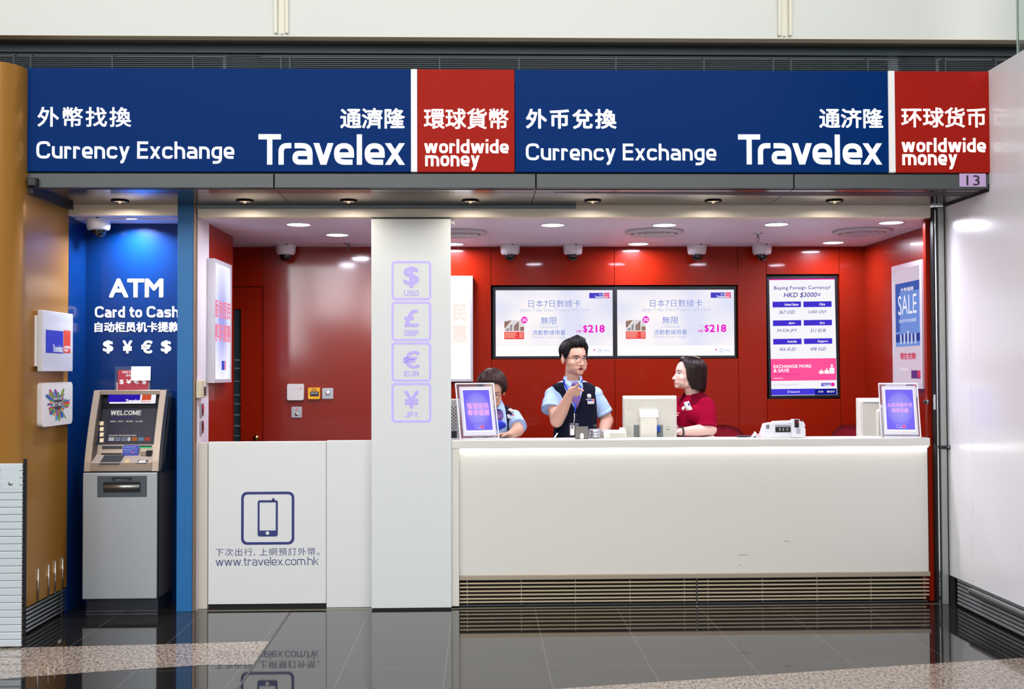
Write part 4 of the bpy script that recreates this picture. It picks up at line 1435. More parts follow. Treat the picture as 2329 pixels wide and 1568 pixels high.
def frame_box(pl, b, th, fw, m, parent, name='frame'):
    u0, u1, v0, v1 = b
    mb = MB()
    for a in ((u0, u1, v0, v0 + fw), (u0, u1, v1 - fw, v1), (u0, u0 + fw, v0 + fw, v1 - fw), (u1 - fw, u1, v0 + fw, v1 - fw)):
        A = [pl.p(u, v, 0.004) for u, v in rect(a)]; B = [pl.p(u, v, -th) for u, v in rect(a)]
        mb.face(A)
        for i in range(4): mb.face([A[i], B[i], B[(i + 1) % 4], A[(i + 1) % 4]])
    return mb.build(name, m, parent)

# light box on the red side wall by the blue pillar
PL = side_plane(X_L + 0.045)
ya, yb = on_x(486.5, 730, X_L + 0.045).y, on_x(525.5, 735, X_L + 0.045).y
za, zb = on_x(486.5, 871.5, X_L + 0.045).z, on_x(486.5, 587.5, X_L + 0.045).z
lb = thing('light_box', 'narrow lilac light box with red characters on the red wall near the blue pillar', 'light box', (X_L + 0.03, (ya + yb) / 2, za), 'framed light boxes')
frame_box(PL, (ya, yb, za, zb), 0.044, 0.022, M_alu, lb)
mb = MB(); mb.box(X_L, X_L + 0.03, ya + 0.01, yb - 0.01, za + 0.01, zb - 0.01); mb.build('back_case', M_alu, lb)
bw = (ya + 0.022, yb - 0.022, za + 0.022, zb - 0.022)
uv_panel(PL, *bw, radial('lilac_print', rgb(160, 160, 230), rgb(240, 240, 255), 1.1), lb, 'poster', -0.004)
M_pk = glow('print_pink', rgb(242, 140, 170), 1.0)
cu, cv = (bw[0] + bw[1]) / 2, (bw[2] + bw[3]) / 2
rays(PL, cu, cv, .26, .36, .4, glow('ray_pale', rgb(214, 216, 250), 1.0), lb, 60, -0.003, 0.002)
mb = MB(); put(mb, PL, fit_polys(font_text('香港居民', bold=0.03), (cu - .23, cu + .23, cv + .02, cv + .14)), -0.002); put(mb, PL, fit_polys(font_text('專享優惠', bold=0.03), (cu - .23, cu + .23, cv - .13, cv - .01)), -0.002)
mb.build('lettering', M_pk, lb, recalc=False)
mb = MB(); put(mb, PL, [rect((cu - .02, cu + .06, bw[2] + .06, bw[2] + .12))], -0.002); lo = mb.build('logo_blue_block', glow('print_blue', rgb(70, 80, 200), 1), lb, recalc=False)
mb = MB(); put(mb, PL, [rect((cu + .065, cu + .10, bw[2] + .06, bw[2] + .12))], -0.002); mb.build('logo_red_block', M_pk, lb, recalc=False)

# white light box half hidden by the column
PM = front(Y_BACK - 0.04)
bm_ = PM.px_box(902, 628, 1075.5, 868.5)
lb2 = thing('light_box', 'bright white light box on the back wall behind the tall white column', 'light box', ((bm_[0] + bm_[1]) / 2, Y_BACK - 0.02, bm_[2]), 'framed light boxes')
frame_box(PM, bm_, 0.038, 0.018, M_alu, lb2)
mb = MB(); mb.box(bm_[0] + 0.01, bm_[1] - 0.01, Y_BACK - 0.03, Y_BACK - 0.001, bm_[2] + 0.01, bm_[3] - 0.01); mb.build('back_case', M_alu, lb2)
uv_panel(PM, bm_[0] + .018, bm_[1] - .018, bm_[2] + .018, bm_[3] - .018, glow('white_print', (0.97, 0.99, 1, 1), 1.15), lb2, 'poster', -0.004)
M_faint = glow('print_faint', rgb(255, 240, 232), 1.0)
letter(PM, font_text('香港居民', bold=0.03), (920, 690, 1062, 732), M_faint, lb2, lift=-0.002)
letter(PM, font_text('專享優惠', bold=0.03), (920, 738, 1062, 780), M_faint, lb2, lift=-0.002)

# sale poster on the red side wall by the steel post
PRt = Plane((X_R - 0.045, 0, 0), (0, -1, 0), (0, 0, 1))
ya, yb = on_x(2030, 700, X_R - 0.045).y, on_x(2098, 700, X_R - 0.045).y
za, zb = on_x(2098, 885, X_R - 0.045).z, on_x(2098, 589.5, X_R - 0.045).z
lb3 = thing('poster_frame', 'framed blue sale poster on the red side wall near the steel post', 'poster', (X_R - 0.03, (ya + yb) / 2, za), 'framed light boxes')
frame_box(PRt, (-ya, -yb, za, zb), 0.044, 0.036, M_alu, lb3)
mb = MB(); mb.box(X_R - 0.03, X_R - 0.001, yb + 0.01, ya - 0.01, za + 0.01, zb - 0.01); mb.build('back_case', M_alu, lb3)
u0, u1 = -ya + .036, -yb - .036; H = zb - za - .072; z0 = za + .036
uv_panel(PRt, u0, u1, z0, zb - .036, glow('poster_base', rgb(226, 206, 226), .85), lb3, 'poster', -0.004)
wd = u1 - u0
def pr(a, b, c, d, m, nm, l=-0.003):
    mb = MB(); put(mb, PRt, [rect((u0 + a * wd, u0 + b * wd, z0 + c * H, z0 + d * H))], l); return mb.build(nm, m, lb3, recalc=False)
pr(0.03, .97, .32, .88, glow('poster_blue', rgb(120, 150, 226), .9), 'blue_field')
pr(0.03, .2, .45, .88, glow('poster_deep', rgb(70, 96, 180), .9), 'deep_blue_field', -0.0026)
pr(0.03, .97, .80, .88, glow('poster_deep', rgb(70, 96, 180), .9), 'top_blue_field', -0.0024)
pr(0.03, .97, .36, .43, glow('poster_navy', rgb(50, 66, 150), .9), 'skyline_band', -0.0024)
pr(0.62, .98, .04, .11, glow('poster_purple', rgb(104, 60, 130), .9), 'logo_blue_block', -0.0024)
pr(0.86, .98, .05, .11, glow('poster_pink', rgb(220, 70, 110), .9), 'logo_red_block', -0.002)
M_pw = glow('poster_white', rgb(238, 236, 250), 1.0)
M_pr = glow('poster_red', rgb(206, 40, 80), .95)
for s_, a, b, c, d, m, bo in (('SALE', .14, .86, .60, .77, M_pw, 0.0), ('外幣優惠', .25, .75, .80, .835, M_pw, .01), ('至抵外幣兌換優惠', .16, .84, .53, .56, M_pw, .0), ('現在兌換!', .2, .82, .205, .265, M_pr, .03), ('Sale', .2, .5, .11, .14, M_pw, 0.0)):
    mb = MB(); put(mb, PRt, fit_polys(font_text(s_, bold=bo), (u0 + a * wd, u0 + b * wd, z0 + c * H, z0 + d * H)), -0.0015); mb.build('lettering', m, lb3, recalc=False)
rr = random.Random(11)
for i in range(5):
    a = .2 + i * .14
    pr(a, a + .07, .34, .36 + rr.uniform(.04, .10), glow('poster_tower', rgb(196, 206, 240), .9), 'tower_shape', -0.0018)

# ================================================================ HANGING SCREENS
YT = Y_BACK + 0.02
PT = front(YT)
M_scr = glow('screen_white', rgb(246, 247, 255), 1.02)
G = dict(mid=glow('tv_blue', rgb(104, 134, 214), 1), pale=glow('tv_pale', rgb(190, 200, 232), 1), mag=glow('tv_magenta', rgb(240, 20, 200), 1), lb=glow('tv_logo_blue', rgb(72, 66, 196), 1), lp=glow('tv_logo_pink', rgb(228, 30, 110), 1),
         ph=glow('tv_photo', rgb(226, 220, 222), 1), br=glow('tv_photo_brown', rgb(150, 118, 106), 1), gy=glow('tv_photo_grey', rgb(150, 144, 152), 1), rd=glow('tv_red', rgb(236, 66, 66), 1), rp=glow('tv_redpale', rgb(255, 190, 170), 1), wh=glow('tv_text_white', rgb(255, 252, 255), 1), strip=glow('tv_strip', rgb(252, 252, 255), 1.02), ln=glow('tv_line', rgb(222, 224, 240), 1))
def screen_gradient():
    m = bpy.data.materials.new('tv_picture'); m.use_nodes = True
    nt = m.node_tree; nt.nodes.clear()
    out = nt.nodes.new('ShaderNodeOutputMaterial'); e = nt.nodes.new('ShaderNodeEmission')
    tc = nt.nodes.new('ShaderNodeTexCoord'); n = nt.nodes.new('ShaderNodeTexNoise'); n.inputs['Scale'].default_value = 2.2; n.inputs['Detail'].default_value = 1
    cr = nt.nodes.new('ShaderNodeValToRGB')
    cr.color_ramp.elements[0].position = .36; cr.color_ramp.elements[0].color = rgb(226, 228, 248); cr.color_ramp.elements[1].position = .62; cr.color_ramp.elements[1].color = rgb(255, 248, 250)
    nt.links.new(tc.outputs['Generated'], n.inputs['Vector']); nt.links.new(n.outputs[0], cr.inputs[0]); nt.links.new(cr.outputs[0], e.inputs[0]); nt.links.new(e.outputs[0], out.inputs[0])
    return m
M_tvpic = screen_gradient()
def tv(label, dx, dy, name='display_screen'):
    def B(x0, y0, x1, y1): return (x0 + dx, y0 + dy, x1 + dx, y1 + dy)
    o_ = PT.px_box(*B(1121.3, 653, 1397.3, 816))
    t = thing(name, label, 'screen', ((o_[0] + o_[1]) / 2, YT, o_[2]), 'screens advertising data cards')
    s_ = PT.px_box(*B(1127.4, 660.5, 1393.5, 810.5))
    mb = MB()
    for a in ((o_[0], o_[1], o_[2], s_[2]), (o_[0], o_[1], s_[3], o_[3]), (o_[0], s_[0], s_[2], s_[3]), (s_[1], o_[1], s_[2], s_[3])):
        mb.box(a[0], a[1], YT - 0.006, YT + 0.03, a[2], a[3])
    mb.build('bezel', M_bezel, t)
    mb = MB(); mb.box(o_[0] + .02, o_[1] - .02, YT + 0.031, YT + 0.10, o_[2] + .02, o_[3] - .02); mb.build('back_case', M_black, t)
    p = panel(PT, B(1127.4, 660.5, 1393.5, 810.5), M_tvpic, t, 'picture', -0.001)
    L = 0.0005
    panel(PT, B(1127.4, 787, 1393.5, 810.5), G['strip'], p, 'lower_strip', L)
    panel(PT, B(1340, 666.6, 1372, 678.8), G['lb'], p, 'logo_blue_block', L)
    panel(PT, B(1374, 666.6, 1386, 678.8), G['lp'], p, 'logo_red_block', L)
    T = lambda s, b, m, bold=0.0: letter(PT, font_text(s, bold=bold, res=2), B(*b), m, p, lift=0.0012)
    letter(PT, T_TRV, B(1353, 673, 1371.5, 678), G['wh'], p, lift=.0012)
    T('通濟隆', (1362, 669, 1371, 672), G['wh'])
    T('環球貨幣', (1375, 669, 1385, 672), G['wh'])
    letter(PT, T_WW, B(1375, 673.5, 1385, 675.5), G['wh'], p, lift=.0012)
    letter(PT, T_MO, B(1375, 676, 1382, 678.3), G['wh'], p, lift=.0012)
    T('日本7日數據卡', (1202, 682.5, 1321, 699.3), G['mid'], -0.005)
    T('Japan 7-day Data Prepaid SIM Card', (1183, 700.8, 1338.7, 711.5), G['pale'])
    T('無限', (1230, 721.3, 1266.3, 738.3), G['mid'], -0.003)
    T('Unlimited', (1229, 739.8, 1268.5, 747.6), G['pale'])
    T('流動數據用量', (1211, 751, 1286, 762.7), G['mid'])
    T('Mobile Data Usage', (1211, 763.6, 1286, 772.3), G['pale'])
    T('只售', (1312, 739.5, 1323.5, 744.5), G['pale'])
    T('HK', (1312, 751, 1323.5, 757), G['mag'], 0.02)
    T('$', (1326, 740, 1336, 758), G['mag'], 0.02); T('218', (1337.5, 739.3, 1375.5, 757), G['mag'], 0.024)
    panel(PT, B(1300, 725, 1300.7, 768), G['ln'], p, 'divider_line', L)
    ph = panel(PT, B(1147, 729, 1192, 753.5), G['ph'], p, 'picture_inset', L)
    mb = MB()
    def q(*pts): mb.face([PT.p(*PT.uv(x + dx, y + dy), 0.0009) for x, y in pts])
    q((1147, 732), (1163, 729), (1150, 746), (1147, 746)); q((1169, 741), (1180, 731), (1180, 753), (1169, 753)); q((1183, 744), (1192, 744), (1192, 753.5), (1183, 753.5))
    mb.build('picture_inset', G['br'], p, recalc=False)
    mb = MB(); q((1160, 741), (1165, 737), (1165, 753), (1160, 753)); q((1173, 738), (1175, 736), (1175, 753), (1173, 753)); q((1152, 748), (1158, 746), (1158, 753), (1150, 753))
    mb.build('picture_inset', G['gy'], p, recalc=False)
    panel(PT, B(1147, 755, 1192, 772), G['rd'], p, 'card_block', L)
    mb = MB()
    for i in range(5):
        u = PT.px_box(*B(1148.5, 757 + 2.7 * i, (1175, 1172, 1176, 1170, 1174)[i], 758.2 + 2.7 * i)); put(mb, PT, [rect(u)], .0012)
        u = PT.px_box(*B(1181, 757 + 2.7 * i, 1190, 758.2 + 2.7 * i)); put(mb, PT, [rect(u)], .0012)
    mb.build('small_print', G['rp'], p, recalc=False)
    cu_, cv_ = PT.uv(1192.6 + dx, 728.2 + dy)
    mb = MB(); put(mb, PT, [circle(cu_, cv_, 0.0255)], 0.0012); mb.build('badge_disc', G['mag'], p, recalc=False)
    letter(PT, font_text('3G', bold=0.03), B(1187.5, 724.5, 1198, 732), G['wh'], p, lift=0.0018)
    cu_, cv_ = PT.uv(1352 + dx, 796.5 + dy)
    mb = MB(); put(mb, PT, [circle(*PT.uv(1352.3 + dx, 796.5 + dy), 0.006, 12)], .0012); mb.build('dot_mark', G['mag'], p, recalc=False)
    cu_, cv_ = PT.uv(1364 + dx, 798.5 + dy)
    mb = MB(); put(mb, PT, ring_polys(circle(cu_, cv_, .014, 20), circle(cu_, cv_, .009, 20)), .0012); mb.build('ring_mark', G['pale'], p, recalc=False)
    T('中國移動', (1370, 796, 1386, 800.5), G['pale'])
    letter(front(YT - 0.006), font_text('TOSHIBA', bold=.01), B(1255, 812.2, 1266, 814), M_chrome, t, lift=.001)
    return t
tv('wall screen with a Japan data card advert, behind the man in the waistcoat', 0, 0)
tv('wall screen with a Japan data card advert, above the woman in the crimson polo shirt', 276.3, -1)

# exchange-rate screen, hung slightly turned
an = math.radians(0.62)
PX = Plane((1.8, Y_BACK + 0.02, 0), (math.cos(an), 0, math.sin(an)), (-math.sin(an), 0, math.cos(an)))
def c4(x0, y0, x1, y1): return (1730 + x0 / 5.058, 610 + y0 / 5.058, 1730 + x1 / 5.058, 610 + y1 / 5.058)
o_ = PX.px_box(1746, 628.5, 1906.5, 905)
rt = thing('rate_screen', 'upright screen listing exchange rates on the red back wall', 'screen', (PX.p((o_[0] + o_[1]) / 2, o_[2])))
s_ = PX.px_box(1751.3, 634.5, 1900.8, 899.5)
mb = MB()
for a in ((o_[0], o_[1], o_[2], s_[2]), (o_[0], o_[1], s_[3], o_[3]), (o_[0], s_[0], s_[2], s_[3]), (s_[1], o_[1], s_[2], s_[3])):
    A = [PX.p(u, v, 0.008) for u, v in rect(a)]; Bq = [PX.p(u, v, -0.05) for u, v in rect(a)]
    mb.face(A)
    for i in range(4): mb.face([A[i], Bq[i], Bq[(i + 1) % 4], A[(i + 1) % 4]])
mb.build('bezel', M_bezel, rt)
E_ = dict(bg=glow('rate_white', rgb(248, 247, 252), 1.0), bar=glow('rate_bar', rgb(68, 50, 206), 1), ink=glow('rate_ink', rgb(48, 40, 150), 1), pink=glow('rate_pink', rgb(255, 84, 156), 1), mag=glow('rate_magenta', rgb(236, 24, 160), 1), wh=glow('rate_textwhite', rgb(255, 252, 255), 1), foot=glow('rate_foot', rgb(70, 60, 216), 1), foot2=glow('rate_foot_dark', rgb(22, 24, 140), 1), pale=glow('rate_pale', rgb(200, 200, 236), 1), lav=glow('rate_lavender', rgb(118, 116, 212), 1))
mb = MB(); put(mb, PX, [rect(s_)], 0.002); pic = mb.build('picture', E_['bg'], rt, recalc=False)
def RP(b, m, nm='colour_block', l=0.003): return panel(PX, c4(*b), m, pic, nm, l)
# the turned picture shifts by height; boxes are read along its own edges
def c4s(x0, y0, x1, y1):
    return c4(x0, y0, x1, y1)
RP((98, 122, 854, 136), E_['mag'])
def RT(s, b, m, bold=0.0, shear=0.0): letter(PX, font_text(s, bold=bold, shear=shear, res=2), c4(*b), m, pic, lift=0.005)
RT('Buying Foreign Currency?', (152, 206, 802, 258), E_['ink'], 0.006)
RT('HKD $3000=', (263, 281, 690, 345), E_['ink'], 0.008, 0.22)
for b, nm, nb, vl, vb in (((136, 386, 463, 452), 'United States', (272, 405, 433, 434), '367 USD', (208, 488, 392, 528)), ((490, 384, 815, 449), 'China', (670, 402, 738, 431), '2,450 CNY', (542, 487, 762, 527)),
        ((140, 601, 466, 666), 'Japan', (318, 620, 390, 650), '39,526 JPY', (183, 702, 422, 745)), ((494, 597, 819, 661), 'Euro', (680, 617, 735, 644), '311 EUR', (567, 700, 747, 739)),
        ((143, 814, 470, 879), 'Australia', (303, 831, 412, 859), '456 AUD', (212, 915, 402, 954)), ((497, 810, 822, 873), 'Singapore', (652, 829, 772, 860), '498 SGD', (568, 912, 750, 951))):
    RP(b, E_['bar']); RT(nm, nb, E_['wh'], 0.02, 0.2); RT(vl, vb, E_['ink'], 0.003, 0.22)
RP((114, 1042, 869, 1295), E_['pink'])
RT('EXCHANGE MORE', (147, 1112, 580, 1150), E_['wh'], 0.025); RT('& SAVE', (147, 1160, 325, 1200), E_['wh'], 0.025)
RT('Ask about our great study rates!', (155, 1214, 442, 1236), glow('rate_purple', rgb(190, 20, 130), 1), 0.01, .2)
RP((147, 1266, 257, 1272), E_['wh'], l=.004)
for x0, x1, y in ((670, 723, 1183), (732, 785, 1176), (790, 846, 1148)): RP((x0, y, x1, 1216), E_['wh'], 'money_bag', .004)
RT('$', (804, 1106, 830, 1146), E_['wh'], .03); RT('$', (690, 1163, 704, 1182), E_['wh'], .03); RT('$', (749, 1151, 766, 1174), E_['wh'], .03)
RP((693, 1322, 803, 1361), E_['lav'], l=.004); RP((808, 1320, 848, 1359), E_['mag'], l=.004)
letter(PX, T_TRV, c4(722, 1338, 800, 1358), E_['wh'], pic, lift=.005)
for y in (1336, 1350): RP((138, y, 470 - (y - 1336) * 4, y + 4), E_['pale'], 'small_print', .004)
RP((121, 1390, 622, 1461), E_['foot']); RP((622, 1388, 873, 1459), E_['foot2'])
RT('Travelex.com.hk', (333, 1414, 447, 1434), E_['wh'], .015); RT('17:18', (662, 1412, 716, 1434), E_['wh'], .015); RT('08/12/17', (760, 1410, 850, 1433), E_['wh'], .015)
letter(PX, [p for p in ring_polys(rrect(0, .5, 0, 1, .1), rrect(.08, .42, .15, .85, .05))], c4(308, 1410, 324, 1438), E_['wh'], pic, lift=.005)

# ================================================================ WALL FITTINGS
def wall_plate(name, label, cat, pxb, th, m, Y=Y_BACK, r=0.006):
    P = front(Y); b = P.px_box(*pxb)
    t = thing(name, label, cat, ((b[0] + b[1]) / 2, Y, b[2]))
    mb = MB(); mb.prism(rrect(*b, r), 'y', Y - th, Y - 0.0005)
    mb.build('plate', m, t)
    return t, front(Y - th), b
t, P, b = wall_plate('card_reader', 'square white card reader panel on the red back wall', 'card reader', (654.5, 873.5, 692, 910.5), 0.03, mat('reader_white', rgb(218, 214, 210), 0.35), r=0.012)
panel(P, (683, 883.5, 685.5, 886), glow('red_led', rgb(240, 60, 90), 1), t, 'indicator_light')
panel(P, (670, 884, 682, 885), mat('mark_pink', rgb(226, 190, 190), .5), t, 'thin_line')
t, P, b = wall_plate('break_glass_unit', 'yellow emergency door release box on the red back wall', 'emergency release', (702, 882, 728.5, 908), 0.03, mat('safety_yellow', rgb(244, 178, 20), 0.35))
panel(P, (705.5, 891, 725, 902), mat('plate_dark', rgb(44, 44, 50), .4), t, 'dark_window')
letter(P, font_text('EMERGENCY', bold=.02), (709, 884.5, 721, 886.5), M_ink, t); letter(P, font_text('DOOR RELEASE', bold=.02), (709, 887.5, 721, 889.5), M_ink, t)
letter(P, font_text('BREAK GLASS', bold=.02), (708, 893.5, 722, 896), M_pureW, t, lift=.003)
M_plate = mat('steel_plate', rgb(190, 192, 198), 0.2, metal=0.8)
t, P, b = wall_plate('exit_button', 'steel push-button plate beside the yellow emergency release', 'switch', (733.5, 883, 758.5, 907.5), 0.012, M_plate)
c = at(745.5, 894.5, Y_BACK - 0.012)
mb = MB(); mb.lathe([(0, .01), (.012, .01), (.013, 0)], Matrix.Translation(c) @ Matrix.Rotation(math.radians(90), 4, 'X'), 20); mb.build('button', M_pureW, t)
mb = MB(); mb.lathe([(.013, 0), (.018, 0), (.018, .004), (.013, .004)], Matrix.Translation(c) @ Matrix.Rotation(math.radians(90), 4, 'X'), 20); mb.build('button_ring', M_chrome, t)
t, P, b = wall_plate('key_switch', 'steel key switch plate with a red light, below the white card reader', 'switch', (663.5, 925.5, 687.5, 950), 0.012, M_plate)
c = at(675, 943, Y_BACK - 0.012)
mb = MB(); mb.lathe([(0, .006), (.012, .006), (.013, 0)], Matrix.Translation(c) @ Matrix.Rotation(math.radians(90), 4, 'X'), 20); mb.build('key_barrel', M_chrome, t)
panel(P, (673.5, 930, 676.5, 933.5), glow('red_led', rgb(240, 60, 90), 1), t, 'indicator_light')
# devices on the white jamb
def jamb_box(name, label, cat, px0, px1, y0, y1, th, m):
    X = X_L
    a = on_x(px0, (y0 + y1) / 2, X + th); bq = on_x(px1, (y0 + y1) / 2, X + th)
    z0, z1 = on_x(px0, y1, X + th).z, on_x(px0, y0, X + th).z
    t = thing(name, label, cat, (X, a.y, z0))
    mb = MB(); mb.box(X, X + th, a.y, bq.y, z0, z1, 0.004, 2); mb.build('case', m, t)
    return t, X + th, a.y, bq.y, z0, z1
t, X, y0, y1, z0, z1 = jamb_box('keypad_lock', 'cream keypad with dark keys on the white jamb beside the blue pillar', 'keypad', 457, 469, 866, 906, 0.03, mat('keypad_cream', rgb(206, 196, 170), .4))
mb = MB()
for k in range(4):
    z = z1 - .045 - k * .014
    mb.box(X, X + .004, y0 + (y1 - y0) * .55, y0 + (y1 - y0) * .9, z - .005, z + .005)
mb.build('key', M_black, t)
for nm, a, b_, lab in (('alarm_panel', 918, 948, 'small steel plate with a red light on the white jamb, under the cream keypad'), ('lock_plate', 957, 987, 'small dark red plate lowest on the white jamb')):
    t, X, y0, y1, z0, z1 = jamb_box(nm, lab, 'switch', 458.5, 464, a, b_, 0.012, M_plate)
    mb = MB(); mb.box(X, X + .002, y0 + .01, y1 - .01, z0 + .02, z1 - .015); mb.build('window', mat('window_maroon', rgb(110, 40, 44), .3), t)
    if a == 918:
        mb = MB(); mb.box(X + .002, X + .004, y0 + .02, y0 + .05, z1 - .03, z1 - .022); mb.build('indicator_light', glow('red_led', rgb(240, 60, 90), 1), t)

# ================================================================ CEILING LAMPS, VENTS, SPRINKLERS, CAMERAS
lamps = [(679, 510.5, 'over the half-height door'), (767, 534, 'between the red room and the white column'), (1031, 555, 'just beyond the white column'), (1257, 511.5, 'above the first hanging screen'), (1511, 511.5, 'in front of the middle round vent'), (1452, 554.5, 'nearest the back wall between the two hanging screens'), (1766, 510, 'in front of the camera by the rate screen'), (1895, 551.5, 'nearest the back wall above the rate screen'), (2027, 506, 'nearest the steel post')]
base = None
for px, py, lab in lamps:
    c = on_floor(px, py, Z_CEIL)
    c.z = Z_CEIL
    label = 'round white ceiling lamp ' + lab
    if base is None:
        base = ceiling_lamp(c, label); c0 = c
    else:
        dup(base, c - c0, label)
    lamp_light(c, 9.5)
vb = None
for px, py, lab in ((1040, 528.5, 'beside the top of the white column'), (1488, 526.5, 'above the gap between the hanging screens'), (1962, 525, 'near the steel post')):
    c = on_floor(px, py, Z_CEIL); c.z = Z_CEIL
    label = 'round white ceiling air vent ' + lab
    if vb is None:
        vb = thing('air_vent', label, 'vent', c, 'round ceiling vents'); cv0 = c
        T = Matrix.Translation(c)
        M_vent = mat('vent_white', rgb(196, 188, 194), .45)
        mb = MB(); mb.lathe([(.165, -.001), (.20, -.001), (.198, -.012), (.168, -.022), (.160, -.012)], T, 40); mb.build('outer_ring', M_vent, vb)
        for r in (.13, .09, .05):
            mb = MB(); mb.lathe([(r - .022, -.004), (r, -.006), (r + .016, -.02), (r + .012, -.022), (r - .02, -.010)], T, 36); mb.build('cone_ring', M_vent, vb)
        mb = MB(); mb.lathe([(0, -.0015), (.165, -.0015)], T, 32); mb.build('dark_throat', mat('vent_dark', rgb(90, 80, 90), .6), vb)
    else:
        dup(vb, c - cv0, label)
sp = None
for px, py, lab in ((1724, 531, 'between the two lamps near the rate screen'), (793, 554, 'by the red back wall near the white column')):
    c = on_floor(px, py, Z_CEIL); c.z = Z_CEIL
    label = 'small sprinkler head under the ceiling ' + lab
    if sp is None:
        sp = thing('sprinkler', label, 'sprinkler', c, 'ceiling sprinklers'); cs0 = c
        T = Matrix.Translation(c)
        mb = MB(); mb.lathe([(0, -.001), (.034, -.001), (.034, -.004), (.012, -.012), (0, -.012)], T, 20); mb.build('escutcheon', M_plate, sp)
        mb = MB(); mb.tube([c + Vector((0, 0, -.01)), c + Vector((0, 0, -.034))], .006, 8)
        for s in (-1, 1): mb.tube([c + Vector((s * .006, 0, -.03)), c + Vector((s * .011, 0, -.042)), c + Vector((0, 0, -.054))], .002, 6)
        mb.build('body', M_dark, sp)
        mb = MB(); mb.lathe([(0, -.054), (.014, -.055), (.014, -.057), (0, -.057)], T, 14); mb.build('deflector', M_plate, sp)
    else:
        dup(sp, c - cs0, label)
dc = None
for px, lab in ((650, 'above the door of the red room'), (1160, 'above the wall screen behind the man, nearer the white light box'), (1303, 'above the man in the waistcoat'), (1585, 'above the woman in the crimson polo shirt'), (1733, 'next to the rate screen')):
    c = Vector((at(px, 565, Y_BACK - 0.11).x, Y_BACK - 0.11, Z_CEIL))
    label = 'white dome camera ' + lab
    if dc is None:
        dc, cd0 = dome_camera(c, label)
    else:
        dup(dc, c - cd0, label)
# small white bracket at the top of the column
bk = thing('ceiling_bracket', 'small white bracket at the top edge of the tall white column', 'bracket', at(1030, 505, .05))
P = front(.05); b = P.px_box(1026, 498, 1034.5, 512)
mb = MB(); mb.prism([(b[0] - .01, b[3]), (b[1] - .006, b[3]), (b[1], b[2]), (b[0], b[2] + .012), (b[0] - .01, b[2] + .012)], 'y', .05, .08); mb.build('plate', M_white, bk)

